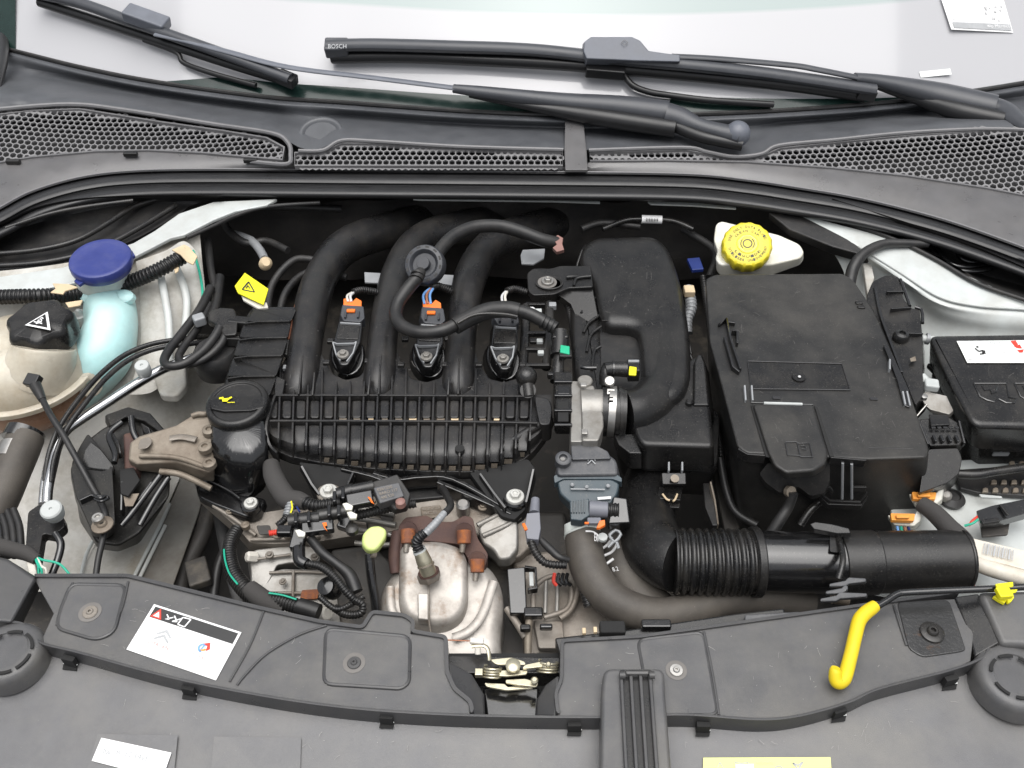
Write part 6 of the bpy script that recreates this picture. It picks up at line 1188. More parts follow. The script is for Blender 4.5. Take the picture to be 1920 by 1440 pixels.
for a in ([(505, 1074, -160), (560, 1072, -160), (610, 1074, -160)], [(550, 1070, -158), (550, 1085, -162), (549, 1130, -170)], [(505, 1112, -168), (560, 1112, -168), (620, 1116, -170)], [(470, 1050, -146), (500, 1046, -146), (545, 1040, -146)]): tube('casting_line', a, 3, 'cast_dirty', al)
hull('vent', [[(566, 1106, -164), (598, 1104, -164), (596, 1122, -168), (562, 1124, -168)], [(566, 1108, -168), (598, 1106, -168), (596, 1124, -172), (562, 1126, -172)]], 'rust', al, rnd=3, bevel=1)
lathe('bolt_head', (466, 1044, -140), [(0, -16), (11, -16), (11, 2), (8, 5), (0, 5)], 'wire_white', al, axis=(-.7, -.3, .5), seg=6, bevel=1); lathe('end_plug', (612, 1150, -150), [(0, -16), (14, -16), (14, 2), (11, 5), (0, 5)], 'wire_white', al, axis=(.8, -.2, .5), seg=20)
# looms
l1 = thing('alternator_loom', 'black corrugated loom with a green stripe curving down at the left of the alternator', 'cable loom', (440, 1080, -120))
tube('loom', [(445, 992, -120, 12), (434, 1012, -118, 13), (430, 1040, -118, 14), (438, 1075, -120, 16), (460, 1105, -122, 17), (484, 1124, -124, 18)], 14, 'black_plastic', l1, ribs=(5.5, .1), seg=18)
tube('green_stripe', [(420, 1030, -104), (422, 1050, -104), (430, 1075, -104), (446, 1096, -106)], 1.8, 'wire_green', l1, seg=6)
tube('taped_joint', [(468, 1104, -118, 17), (490, 1122, -116, 19), (512, 1134, -116, 16), (530, 1144, -120, 12)], 16, 'tape_cloth', l1); tube('branch', [(505, 1122, -112, 13), (530, 1128, -112, 15), (560, 1138, -114, 15), (590, 1146, -116, 15)], 14, 'rubber', l1, ribs=(5.5, .16)); tube('green_stripe', [(504, 1112, -96), (530, 1116, -96), (556, 1124, -98)], 1.8, 'wire_green', l1, seg=6)
tube('sleeve', [(560, 1136, -112, 16), (598, 1148, -114, 16)], 16, 'rubber', l1)
l2 = thing('engine_harness', 'taped harness with black connectors and corrugated tubes in front of the manifold', 'harness', (600, 950, -60))
tube('taped_trunk', [(508, 870, -50, 15), (512, 890, -50, 18), (524, 915, -50, 19), (540, 935, -50, 19), (560, 938, -50, 17), (575, 944, -48, 14)], 17, 'tape_cloth', l2, seg=20)
tube('corrugated_branch', [(568, 940, -46, 12), (590, 948, -44, 12), (615, 946, -42, 12), (640, 942, -40, 12)], 12, 'black_plastic', l2, ribs=(6, .2)); tube('corrugated_branch', [(548, 935, -46, 9), (542, 955, -48, 9), (538, 968, -50, 9)], 9, 'bracket_grey', l2, ribs=(6, .3)); tube('yellow_wire', [(546, 940, -38), (548, 952, -38), (545, 962, -40)], 1.6, 'clip_yellow', l2, seg=6); tube('violet_wire', [(556, 950, -42), (562, 960, -42)], 2, 'plain_blue', l2, n=2, seg=6)
tube('corrugated_branch', [(640, 974, -70, 9), (690, 962, -68, 9), (740, 950, -66, 9), (780, 944, -66, 8)], 9, 'black_matte', l2, ribs=(6, .16))
for p, r in (([(632, 928, -36), (664, 918, -34)], 13), ([(542, 978, -42), (600, 972, -40)], 14), ([(596, 968, -40), (650, 958, -40)], 12.5), ([(660, 920, -30), (700, 912, -30)], 12)):
    tube('connector_barrel', p, r, 'black_semi', l2, n=3, seg=20)
for x, y in ((628, 936), (644, 930), (556, 975), (580, 974), (618, 962), (636, 962)): box('connector_ring', (x, y, -30), (7, 26, 20), 'black_gloss', l2, rot=(0, 0, 8), bevel=2)
box('connector_block', (675, 938, -32), (50, 28, 18), 'black_gloss', l2, rot=(8, 0, 14), bevel=3); box('connector_block', (596, 990, -44), (60, 24, 18), 'black_gloss', l2, rot=(8, 0, 10), bevel=3); box('connector_block', (652, 972, -50), (22, 50, 18), 'black_gloss', l2, rot=(8, 0, -20), bevel=3); box('connector_block', (560, 1012, -56), (26, 44, 20), 'black_gloss', l2, rot=(8, 0, -4), bevel=3)
lathe('cap_nut', (660, 992, -46), [(0, -6), (12, -6), (12, 4), (6, 8), (0, 8)], 'black_semi', l2, seg=20)
for x, y in ((652, 950), (563, 1000), (660, 966)): hull('white_lock', [[(x-10, y-6, -22), (x-2, y-8, -22), (x+10, y-2, -22), (x+8, y+6, -24), (x-4, y+6, -24)], [(x-10, y-2, -30), (x-2, y-4, -30), (x+10, y+2, -30), (x+8, y+10, -32), (x-4, y+10, -32)]], 'white_tank', l2, bevel=1)
prism('orange_mark', [(689, 931), (694, 932), (702, 945), (696, 942)], -20, 1.5, 'orange', l2, bevel=.4); prism('orange_mark', [(604, 980), (612, 979), (613, 985), (609, 987), (614, 996), (608, 990)], -32, 1.5, 'orange', l2, bevel=.4)
tube('red_plug', [(505, 1000, -44, 6), (526, 997, -44, 6)], 6, 'red', l2, ribs=(4, .3)); box('plug_shell', (534, 996, -44), (28, 20, 16), 'black_gloss', l2, bevel=3)
tube('sleeve', [(520, 985, -50, 6), (532, 976, -50, 7), (540, 965, -52, 7)], 6, 'black_plastic', l2, ribs=(4, .2))
hull('map_sensor', [[(700, 914, -14), (748, 904, -12), (758, 930, -18), (712, 944, -20)], [(700, 926, -40), (748, 916, -40), (758, 944, -44), (712, 956, -44)]], 'grey_box', l2, bevel=2)
text('sensor_print', '0261230\nBARO 117\n4AI 520', [(706, 917, -13), (742, 909, -12), (749, 928, -17), (716, 937, -19)], 'cast_tan', l2, off=2.5)
hull('sensor_bracket', [[(690, 905, -26), (745, 888, -22), (770, 925, -30), (764, 948, -34), (740, 956, -38)], [(690, 915, -46), (745, 900, -44), (770, 938, -50), (764, 960, -54), (740, 966, -56)]], 'black_matte', l2, bevel=3); lathe('sensor_nub', (751, 943, -26), [(0, -6), (10, -6), (9, 5), (5, 8), (0, 8)], 'pink_clip', l2, seg=20)
tube('lower_plug', [(560, 1028, -50, 12), (562, 1050, -50, 12), (575, 1058, -50, 11)], 12, 'black_gloss', l2); tube('lower_cable', [(570, 1056, -50, 7), (600, 1062, -54, 8), (625, 1080, -60, 8), (648, 1108, -70, 8), (664, 1124, -80, 8)], 8, 'black_plastic', l2, ribs=(5, .14))
tube('lower_cable', [(582, 1010, -60, 9), (604, 1036, -64, 9), (630, 1056, -70, 9), (655, 1078, -80, 12), (668, 1110, -90, 13)], 9, 'rubber', l2); lathe('dark_motor', (612, 1100, -96), [(0, -30), (20, -30), (22, -8), (16, 6), (0, 9)], 'black_gloss', l2, axis=(-.3, -.4, 1), seg=28)
tube('loop_loom', [(664, 1124, -82), (680, 1134, -88), (676, 1150, -96), (650, 1152, -100), (628, 1140, -100)], 8, 'black_semi', l2, ribs=(5, .15)); tube('loop_loom', [(600, 1120, -90), (630, 1142, -94), (660, 1132, -92), (682, 1118, -90)], 6, 'black_semi', l2, ribs=(5, .15))
# engine block behind it all
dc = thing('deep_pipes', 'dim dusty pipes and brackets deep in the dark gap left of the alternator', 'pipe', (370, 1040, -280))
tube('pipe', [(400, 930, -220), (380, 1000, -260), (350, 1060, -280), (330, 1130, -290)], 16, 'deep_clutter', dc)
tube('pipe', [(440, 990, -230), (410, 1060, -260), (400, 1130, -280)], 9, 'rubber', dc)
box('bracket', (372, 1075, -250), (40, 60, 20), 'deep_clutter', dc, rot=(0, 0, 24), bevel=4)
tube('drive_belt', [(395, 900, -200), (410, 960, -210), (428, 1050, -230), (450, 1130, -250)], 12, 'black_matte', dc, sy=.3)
dd = thing('deep_bracket', 'dim metal bracket and cable in the shadow between filter box and battery box', 'bracket', (1370, 930, -200))
prism('bracket', [(1335, 880), (1380, 870), (1400, 985), (1360, 1000)], -190, 14, 'deep_clutter', dd, bevel=4)
tube('cable', [(1350, 860, -120), (1362, 920, -140), (1380, 960, -150), (1420, 985, -150)], 8, 'rubber', dd)
tube('cable', [(1318, 520, -80), (1330, 600, -100), (1338, 680, -120), (1345, 780, -130), (1352, 860, -140)], 7, 'rubber', dd, ribs=(6, .15))
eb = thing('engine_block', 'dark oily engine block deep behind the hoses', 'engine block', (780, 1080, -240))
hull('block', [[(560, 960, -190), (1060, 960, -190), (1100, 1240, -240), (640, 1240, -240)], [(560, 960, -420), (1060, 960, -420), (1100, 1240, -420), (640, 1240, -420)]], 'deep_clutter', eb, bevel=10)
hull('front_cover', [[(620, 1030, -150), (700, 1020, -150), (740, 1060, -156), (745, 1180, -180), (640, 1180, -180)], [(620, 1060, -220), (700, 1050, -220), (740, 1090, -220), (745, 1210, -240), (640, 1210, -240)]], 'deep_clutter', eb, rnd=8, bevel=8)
for x, y, h, r in ((505, 1040, -140, 8), (590, 1044, -142, 8), (530, 1090, -156, 7), (612, 1090, -156, 9), (500, 1130, -170, 7)): bolt((x, y, h), r, 'cast_dirty', al)
for x, y, h, r in ((430, 958, -110, 7), (520, 1002, -116, 9), (612, 996, -120, 8), (700, 942, -96, 9), (905, 950, -92, 9), (720, 1000, -112, 7)): bolt((x, y, h), r, 'cast_tan', ch_)
for a in ([(400, 948, -112), (440, 974, -118), (480, 1004, -126)], [(470, 1012, -128), (540, 1010, -126), (600, 1006, -126)], [(392, 935, -108), (420, 940, -110), (470, 958, -112)]): tube('casting_rib', a, 4, 'cast_dirty', ch_)
for p in ([(566, 960), (600, 958), (596, 984), (570, 986)], [(480, 985), (506, 984), (510, 1000), (486, 1002)], [(712, 960), (736, 958), (738, 976), (716, 980)]): prism('casting_pocket', p, -111, 3, 'deep_clutter', ch_, rnd=4, bevel=1)
# parts right of the heat shield
gb_ = thing('gearbox', 'grey grimy gearbox casting low behind the brown coolant hose', 'gearbox', (1040, 1110, -180))
hull('casting', [[(960, 1040, -160), (1040, 1030, -158), (1110, 1060, -160), (1150, 1120, -170), (1160, 1220, -190), (985, 1230, -190), (975, 1140, -176)], [(960, 1080, -260), (1040, 1070, -260), (1110, 1100, -260), (1150, 1160, -270), (1160, 1260, -280), (985, 1270, -280), (975, 1180, -270)]], 'cast_dirty', gb_, rnd=10, bevel=10, seg=4)
tube('casting_ring', [(1000, 1150, -150), (1004, 1100, -148), (1040, 1080, -144), (1070, 1100, -148), (1064, 1140, -154), (1020, 1158, -156)], 5, 'cast_dirty', gb_)
tube('casting_ring', [(1078, 1060, -146), (1084, 1100, -150), (1072, 1140, -156), (1050, 1160, -160)], 6, 'cast_dirty', gb_)
for p in ([(1024, 1086, -148), (1022, 1150, -160)], [(1046, 1082, -148), (1044, 1150, -160)]): tube('casting_fin', p, 4, 'alu', gb_, n=3)
hull('solenoid', [[(950, 1066, -120), (985, 1062, -118), (988, 1150, -136), (956, 1150, -136)], [(950, 1086, -170), (985, 1082, -170), (988, 1170, -180), (956, 1170, -180)]], 'black_gloss', gb_, rnd=4, bevel=4); wall('solenoid_clip', [(984, 1064, -112), (1004, 1066, -112), (1006, 1104, -120), (990, 1106, -120)], 5, 4, 12, 'black_gloss', gb_, bevel=1.5); prism('pale_window', [(992, 1072), (1000, 1072), (1001, 1098), (993, 1098)], -116, 4, 'cap_pale', gb_, bevel=1)
tube('lower_pipe', [(950, 1140, -150), (970, 1170, -156), (985, 1195, -160)], 7, 'cast_dirty', gb_); tube('lower_pipe', [(992, 1160, -150), (990, 1200, -160), (990, 1230, -170)], 7, 'cast_tan', gb_); prism('pale_plate', [(1000, 1162), (1055, 1164), (1060, 1215), (1010, 1215)], -165, 14, 'cast_dirty', gb_, rnd=4, bevel=4)
box('dark_bracket', (1000, 1150, -140), (36, 20, 16), 'black_gloss', gb_, bevel=3); box('dark_bracket', (1024, 1176, -144), (24, 10, 14), 'black_gloss', gb_, bevel=3); box('dark_bracket', (985, 1178, -140), (20, 12, 14), 'black_plastic', gb_, bevel=3)
for i in range(4): tube('wire_bundle', [(1040+i*8, 1075, -120), (1038+i*8, 1090, -124), (1044+i*9, 1098, -128)], 3.5, 'black_gloss' if i else 'red', gb_, seg=8)
tube('hanging_loom', [(1084, 1030, -110, 9), (1088, 1080, -116, 9), (1098, 1118, -122, 10), (1104, 1138, -128, 10)], 10, 'black_plastic', gb_, ribs=(6, .16))
ac = thing('throttle_actuator', 'grey plastic throttle motor housing with a blue grey lid below the throttle body', 'actuator', (1105, 890, -30))
hull('neck', [[(1070, 828, 6), (1100, 826, 8), (1140, 846, 6), (1146, 860, 4), (1072, 862, 4)], [(1070, 840, -30), (1100, 838, -30), (1140, 858, -30), (1146, 872, -30), (1072, 874, -30)]], 'grey_box', ac, rnd=4, bevel=3)
hull('housing', [[(1046, 864, -2), (1062, 852, 0), (1140, 850, 0), (1156, 862, -2), (1158, 890, -8), (1044, 892, -8)], [(1040, 884, -40), (1058, 874, -40), (1144, 872, -40), (1162, 884, -40), (1164, 908, -46), (1040, 908, -46)]], 'grey_box', ac, rnd=8, bevel=6, seg=4)
hull('rim', [[(1038, 892, -14), (1052, 886, -12), (1152, 886, -12), (1166, 896, -16), (1166, 904, -18), (1148, 898, -16), (1056, 898, -16), (1040, 906, -18)], [(1038, 900, -30), (1052, 894, -30), (1152, 894, -30), (1166, 904, -34), (1166, 914, -36), (1148, 908, -34), (1056, 908, -34), (1040, 916, -36)]], 'blue_grey', ac, rnd=3, bevel=2)
hull('lid', [[(1044, 902, -20), (1060, 896, -18), (1146, 897, -18), (1162, 906, -22), (1158, 926, -30), (1146, 946, -38), (1070, 944, -38), (1050, 926, -30)], [(1044, 915, -60), (1060, 908, -60), (1146, 908, -60), (1162, 918, -60), (1158, 940, -70), (1146, 962, -80), (1070, 960, -80), (1050, 940, -70)]], 'blue_grey', ac, rnd=6, bevel=4, seg=3)
for x, y in ((1073, 910), (1100, 914), (1140, 912)): lathe('rivet', (x, y, -20), [(0, 0), (4, 0), (4, 3), (2, 5), (0, 5)], 'bracket_grey', ac, seg=14)
tube('lid_rib', [(1070, 917, -22), (1134, 918, -22)], 1.6, 'bracket_grey', ac, seg=8); prism('lid_mark', [(1120, 932), (1146, 930), (1146, 935), (1121, 937)], -28, 1.5, 'ink_light', ac, bevel=.3)
lathe('screw_tube', (1056, 861, 6), [(0, -20), (15, -20), (15, 4), (12, 6), (8, 6), (7, 0), (0, 0)], 'grey_box', ac, axis=(0, -.2, 1), seg=28); lathe('screw_core', (1055, 861, 8), [(0, -3), (5, -3), (5, 1), (0, 1)], 'steel', ac, seg=6)
q = [(1100, 856, 0), (1118, 856, 0), (1118, 874, -4), (1100, 874, -4)]
decal('chevron_logo', q, 'bracket_grey', ac, off=3, shapes=linesh([(.1, .5), (.5, .1), (.9, .5)], .1)+linesh([(.1, .85), (.5, .45), (.9, .85)], .1))
cn1 = thing('actuator_connector', 'blue grey ribbed connector with an orange lock plugged into the throttle motor', 'connector', (1120, 955, -40))
hull('ribbed_end', [[(1068, 940, -26), (1104, 934, -24), (1106, 966, -34), (1090, 976, -38), (1070, 974, -38)], [(1068, 950, -50), (1104, 946, -50), (1106, 980, -58), (1090, 988, -60), (1070, 986, -60)]], 'blue_grey', cn1, bevel=2)
for i in range(6): wall('end_rib', [(1072+i*5, 940-i*.6, -24), (1071+i*5, 962, -32)], 1.8, 2.5, 6, 'blue_grey', cn1)
tube('barrel', [(1104, 954, -36, 16), (1140, 956, -36, 15)], 16, 'connector_grey', cn1, n=3, seg=20, bevel=2); tube('tail', [(1138, 956, -36, 14), (1160, 957, -36, 14)], 14, 'black_plastic', cn1, ribs=(6, .12), seg=20); hull('back_cover', [[(1150, 930, -26), (1176, 934, -28), (1182, 980, -40), (1140, 982, -42)], [(1150, 940, -60), (1176, 944, -60), (1182, 992, -70), (1140, 994, -70)]], 'black_gloss', cn1, bevel=3)
box('lock_slide', (1114, 978, -34), (26, 14, 10), 'connector_grey', cn1, bevel=2); hull('orange_lock', [[(1124, 976, -24), (1134, 974, -24), (1135, 984, -28), (1124, 990, -30), (1118, 990, -30)], [(1124, 980, -30), (1134, 978, -30), (1135, 988, -34), (1124, 994, -36), (1118, 994, -36)]], 'orange', cn1, bevel=1); box('orange_pin', (1100, 981, -30), (8, 4, 4), 'orange', cn1, bevel=.8)
cn2 = thing('grey_connector', 'tall grey connector with an orange edge and corrugated tails, left of the brown hose', 'connector', (1000, 985, -60))
hull('shell', [[(988, 962, -36), (1012, 960, -34), (1014, 990, -44), (1010, 1012, -50), (988, 1010, -50), (984, 985, -42)], [(988, 972, -60), (1012, 970, -60), (1014, 1002, -66), (1010, 1024, -72), (988, 1022, -72), (984, 996, -64)]], 'connector_grey', cn2, rnd=2, bevel=2); box('orange_edge', (984, 988, -44), (6, 16, 5), 'orange', cn2, rot=(0, 0, 20), bevel=1); tube('top_neck', [(1004, 936, -40, 8), (1002, 962, -42, 10)], 9, 'connector_grey', cn2, n=2)
tube('tail', [(996, 1016, -60, 8), (1004, 1036, -64, 8), (1024, 1056, -66, 8), (1062, 1060, -70, 8)], 8, 'black_semi', cn2, ribs=(6, .2)); tube('tail', [(1014, 1012, -60, 6), (1030, 1028, -62, 8), (1048, 1044, -64, 7), (1066, 1050, -70, 6)], 7, 'rubber', cn2)
# coolant hoses in front
bhz = thing('lower_coolant_hose', 'thick grey brown rubber coolant hose sweeping down and right under the intake pipe', 'hose', (1200, 1130, -110))
tube('hose', [(1092, 992, -92, 33), (1096, 1030, -98, 35), (1106, 1070, -106, 35), (1134, 1112, -116, 35), (1176, 1140, -124, 34), (1236, 1154, -130, 33), (1296, 1144, -134, 33), (1360, 1124, -140, 33), (1440, 1120, -150, 33), (1520, 1130, -160, 33)], 34, 'hose_brown', bhz, seg=32, n=10)
tube('pale_neck', [(1082, 975, -80, 26), (1090, 996, -90, 34), (1092, 1004, -92, 34.5)], 34, 'cloudy_tank', bhz, n=4, seg=30)
tube('print_line', [(1098, 996, -54), (1112, 997, -56), (1122, 1004, -60)], 1.6, 'label_white', bhz, seg=6); text('print', 'EW', [(1114, 1000, -54), (1122, 1004, -56), (1122, 1018, -62), (1114, 1014, -60)], 'label_white', bhz, off=3)
cwh = thing('striped_hose', 'dark hose with white printed dashes behind the grey brown coolant hose', 'hose', (1160, 1060, -150))
tube('hose', [(1120, 990, -140), (1150, 1030, -146), (1180, 1090, -156), (1230, 1150, -170), (1300, 1190, -190)], 44, 'hose_brown', cwh, seg=28)
for p in ([(1130, 1028, -92), (1140, 1020, -90), (1148, 1008, -88)], [(1132, 1042, -96), (1148, 1034, -94), (1158, 1018, -92)], [(1136, 1058, -100), (1150, 1048, -98)]): tube('white_dash', p, 2.6, 'ink_light', cwh, seg=8)
text('print', '8.2', [(1146, 1064, -100), (1157, 1062, -100), (1160, 1070, -104), (1149, 1072, -104)], 'ink_light', cwh, off=3)
wc = thing('spring_clip', 'small grey square spring clip standing beside the coolant hose', 'clip', (1156, 1008, -60))
for p in ([(1142, 1004, -64), (1154, 994, -62), (1164, 1002, -64), (1152, 1016, -68), (1142, 1004, -64)], [(1150, 1016, -66), (1140, 1026, -72)], [(1156, 1016, -66), (1160, 1028, -72)]): tube('wire_frame', p, 3, 'bracket_grey', wc, n=2, seg=8)
lathe('pale_tab', (1130, 1008, -56), [(0, -3), (9, -3), (9, 3), (0, 4)], 'cap_pale', wc, seg=16)
rd_ = thing('radiator_shroud', 'black radiator shroud edge with clips just behind the front panel', 'radiator shroud', (1300, 1180, -40))
hull('shroud', [[(1040, 1196, -20), (1180, 1180, -24), (1380, 1150, -24), (1470, 1140, -24), (1480, 1180, -28), (1050, 1230, -28)], [(1040, 1210, -90), (1180, 1200, -90), (1380, 1170, -90), (1470, 1160, -90), (1480, 1200, -90), (1050, 1250, -90)]], 'black_semi', rd_, bevel=3)
for x, y in ((1095, 1184), (1116, 1182)): box('brass_clip', (x, y, -8), (7, 12, 8), 'tape_tan', rd_, bevel=1)
box('shroud_block', (1148, 1180, -12), (48, 26, 22), 'dark_void', rd_, bevel=3); box('shroud_block', (1230, 1172, -18), (56, 18, 16), 'black_gloss', rd_, bevel=3); hull('grey_block', [[(1396, 1152, -10), (1500, 1146, -12), (1490, 1170, -14), (1396, 1176, -14)], [(1396, 1160, -40), (1500, 1156, -40), (1490, 1180, -40), (1396, 1186, -40)]], 'grey_box', rd_, bevel=3)
hull('dark_duct', [[(1200, 1165, -60), (1240, 1120, -60), (1330, 1100, -60), (1400, 1110, -60), (1400, 1160, -60)], [(1200, 1185, -100), (1240, 1140, -100), (1330, 1120, -100), (1400, 1130, -100), (1400, 1180, -100)]], 'black_matte', rd_, bevel=4) if 0 else None
tube('pebble', [(1560, 1120, -60), (1590, 1124, -62)], 12, 'cast_tan', rd_, n=3)
# ================================================================ FRONT PANEL
fp = thing('front_panel', 'dark grey moulded plastic slam panel cover along the bottom of the photo', 'panel cover', (960, 1300, 0))
# line of the step (upper edge of the step wall)
stp = [(-60, 1150), (0, 1165), (45, 1172), (75, 1205), (150, 1225), (350, 1278), (600, 1322), (840, 1341), (1130, 1346), (1280, 1341), (1420, 1350), (1500, 1343), (1590, 1318), (1650, 1292), (1780, 1258), (1840, 1235), (1870, 1208), (1985, 1208)]
sc_ = crom(stp, 8)
# upper trays
tl = [(-70, 1040), (0, 1045), (22, 1072), (60, 1081), (240, 1082), (480, 1141), (600, 1168), (676, 1178), (696, 1150), (760, 1156), (776, 1166), (770, 1188), (834, 1196), (838, 1260), (850, 1290), (880, 1316), (882, 1343)]
lower_l = [p for p in sc_ if 75 <= p[0] <= 880][::-1]
def tray(pts, **kw): return prism('tray', pts, 0, 16, 'panel_grey', fp, bevel=1.5, **kw)
tray([(62, 1082)]+tl[4:]+[(x, y) for x, y in lower_l]+[(100, 1150)])
tr_ = [(1046, 1343), (1042, 1300), (1052, 1275), (1054, 1210), (1064, 1200), (1200, 1196), (1420, 1165), (1640, 1134), (1680, 1128), (1800, 1122), (1826, 1190), (1820, 1240)]
lower_r = [p for p in sc_ if 1046 <= p[0] <= 1800][::-1]
tray(tr_+[(x, y) for x, y in lower_r])
# step wall: raised rim and face down to the lower panel
rim = [p for p in sc_]
wall('step_wall', [(x, y, 3) for x, y in rim], 5, 4, 42, 'panel_edge', fp, bevel=1)
# rim along the engine side
wall('rim', [(x, y-2, 2) for x, y in fillet([(62, 1082), (240, 1082), (480, 1141), (600, 1168), (680, 1179), (698, 1150), (758, 1156), (776, 1168), (772, 1186), (836, 1197), (838, 1262), (852, 1294), (882, 1318), (886, 1338)], 8)][2:-1], 7, 3, 60, 'panel_edge', fp, bevel=1.5)
wall('rim', [(x, y-2, 2) for x, y in fillet([(1046, 1340), (1042, 1302), (1053, 1276), (1054, 1204), (1200, 1196), (1420, 1165), (1640, 1134), (1800, 1112)], 8)][1:-1], 7, 3, 60, 'panel_edge', fp, bevel=1.5)
# corner walls
hull('corner_block', [[(-70, 1030, 30), (14, 1048, 26), (68, 1084, 10), (22, 1168, 10), (-70, 1160, 20)], [(-70, 1030, -30), (14, 1048, -40), (82, 1090, -40), (40, 1180, -40), (-70, 1180, -30)]], 'panel_edge', fp, bevel=5)
prism('side_face', [(1790, 1118, 4), (1835, 1112, 10), (1875, 1205, 12), (1828, 1232, 0), (1818, 1190, 0)], 4, 40, 'black_semi', fp, bevel=3)
prism('corner_block', [(1835, 1108, 22), (1990, 1104, 30), (1990, 1212, 20), (1878, 1208, 14)], 24, 60, 'panel_grey', fp, bevel=8, seg=4)
# lower panel
rowa = [(x, y+1, -24) for x, y in stp]
loft('lower_panel', [rowa, [(x, y*.5+720+18, -34) for x, y in stp], [(x*1.02-20, 1560, -46) for x, y in stp]], 'panel_light', fp, n=80, m=4)
# slots at the foot of the step
for x, y, a in ((131, 1248, 14), (355, 1303, 12), (725, 1357, 4), (1077, 1371, 0), (1318, 1372, 2), (1573, 1345, -16), (1781, 1285, -14)):
    box('slot', (x, y-9, -14), (25, 10, 22), 'dark_void', fp, rot=(0, 0, -a), bevel=0)
    prism('slot_opening', [(x-12, y-3+a*-.1), (x+14, y+a*.1-3), (x+12, y+8+a*.1), (x-14, y+8-a*.1)], -24.2, 2, 'dark_void', fp, bevel=0)
    tube('slot_lip', [(x-12, y-3-a*.1, -20), (x+14, y-3+a*.1, -20)], 1.2, 'label_blank', fp, seg=6)
# pads with screws on the trays
def pad(pts, sx, sy, r, mt='panel_grey', sm='panel_edge', h=3.5, washer=None):
    MB().sweep([V((x, y, h-3)) for x, y, _ in (lambda q: q+q[:1])(fillet([(x, y, 0) for x, y in pts], 16))], 3.4*S, 8).build('pad_groove_shade', 'panel_edge', fp)  # groove shade drawn as a darker ring around the pad
    prism('screw_pad', [(x, y, h) for x, y in pts], h, 6, mt, fp, rnd=16, bevel=2.5, seg=3)
    if washer: lathe('washer', (sx, sy, h), [(0, 0), (washer, 0), (washer, 1), (washer*.8, 1.8), (0, 1.8)], 'scratch_grey', fp, seg=30)
    return screw((sx, sy, h+1.5), r, sm, fp)
pad([(133, 1096), (236, 1098), (214, 1186), (182, 1200), (108, 1178), (112, 1150)], 169, 1148, 14, sm='cast_dirty', washer=21)
pad([(612, 1180), (768, 1194), (766, 1280), (752, 1291), (608, 1282)], 664, 1243, 13, washer=21)
pad([(1196, 1200), (1318, 1186), (1345, 1340), (1222, 1341)], 1268, 1257, 13, sm='steel', washer=20, h=2)
prism('wet_pad', [(1682, 1128), (1780, 1124), (1812, 1218), (1800, 1222), (1730, 1232), (1704, 1216)], 2.5, 5, 'wet_black', fp, rnd=10, bevel=3, seg=3)
screw((1748, 1185, 5), 22, 'black_semi', fp)
for a in ([(240, 1090, 1.5), (228, 1140, 1.5), (207, 1186, 1.5)], [(494, 1146, 1.5), (468, 1210, 1.5), (430, 1278, 1.5)], [(612, 1172, 2), (560, 1190, 2), (500, 1225, 2), (462, 1262, 2), (444, 1284, 2)], [(136, 1092, 2), (112, 1146, 2), (106, 1172, 2)], [(1320, 1184, 2), (1336, 1262, 2), (1348, 1340, 2)], [(1676, 1134, 2), (1700, 1210, 2)]):
    tube('crease_shade', a, 2.4, 'panel_edge', fp, seg=8, sy=.6)  # shade of the pressed creases drawn as darker strips
# round bosses with slotted rims
for cx, cy, sgn in ((14, 1222, 1), (1905, 1268, -1)):
    o = lathe('round_boss', (cx, cy, 2), [(q_*(1 if sgn > 0 else 1.1), z_) for q_, z_ in ((0, 4), (37, 4), (39, 7), (48, 7), (54, 6), (61, 2), (66, -8), (68, -40))], 'panel_edge' if 0 else 'panel_grey', fp, seg=56)
    c_ = P(cx, cy, 10.6); k_ = kk((cx, cy, 10))
    for a0, a1 in ((10, 62), (75, 112), (-50, -5), (-110, -60), (125, 165), (-165, -125)):
        m = MB(); ro, ri = 46*k_, 40*k_
        pts = [c_+Vector((ro*math.cos(R_(a0+(a1-a0)*i/8)), ro*math.sin(R_(a0+(a1-a0)*i/8)), 0)) for i in range(9)]+[c_+Vector((ri*math.cos(R_(a0+(a1-a0)*i/8)), ri*math.sin(R_(a0+(a1-a0)*i/8)), 0)) for i in range(8, -1, -1)]
        m.prism(pts, 1.2*S).build('arc_slot', 'dark_void', o)
# stay channel at the bottom centre-right
ch = thing('latch_tower', 'grey ribbed plastic channel running towards the viewer at the bottom centre', 'plastic channel', (1190, 1340, 10))
prism('channel', fillet([(1132, 1252), (1246, 1252), (1248, 1300), (1272, 1600), (1122, 1600), (1128, 1300)], 16), 24, 60, 'panel_grey', ch, bevel=6, seg=4)
prism('channel_floor', fillet([(1162, 1256), (1222, 1256), (1246, 1600), (1178, 1600)], 4), 25, 2, 'black_plastic', ch, bevel=1)
for xs0, xs1 in ((1164, 1184), (1182, 1204), (1200, 1224), (1218, 1244)):
    wall('channel_rib', [(xs0, 1262, 26), ((xs0+xs1)/2-1, 1430, 26), (xs1, 1600, 26)], 7, 8, 2, 'panel_edge', ch, bevel=1.5)
for x in (1167, 1222): tube('hinge_pin', [(x-5, 1266, 34), (x+5, 1266, 34)], 7, 'panel_edge', ch)
box('cross_bar', (1195, 1262, 34), (44, 7, 7), 'panel_grey', ch)
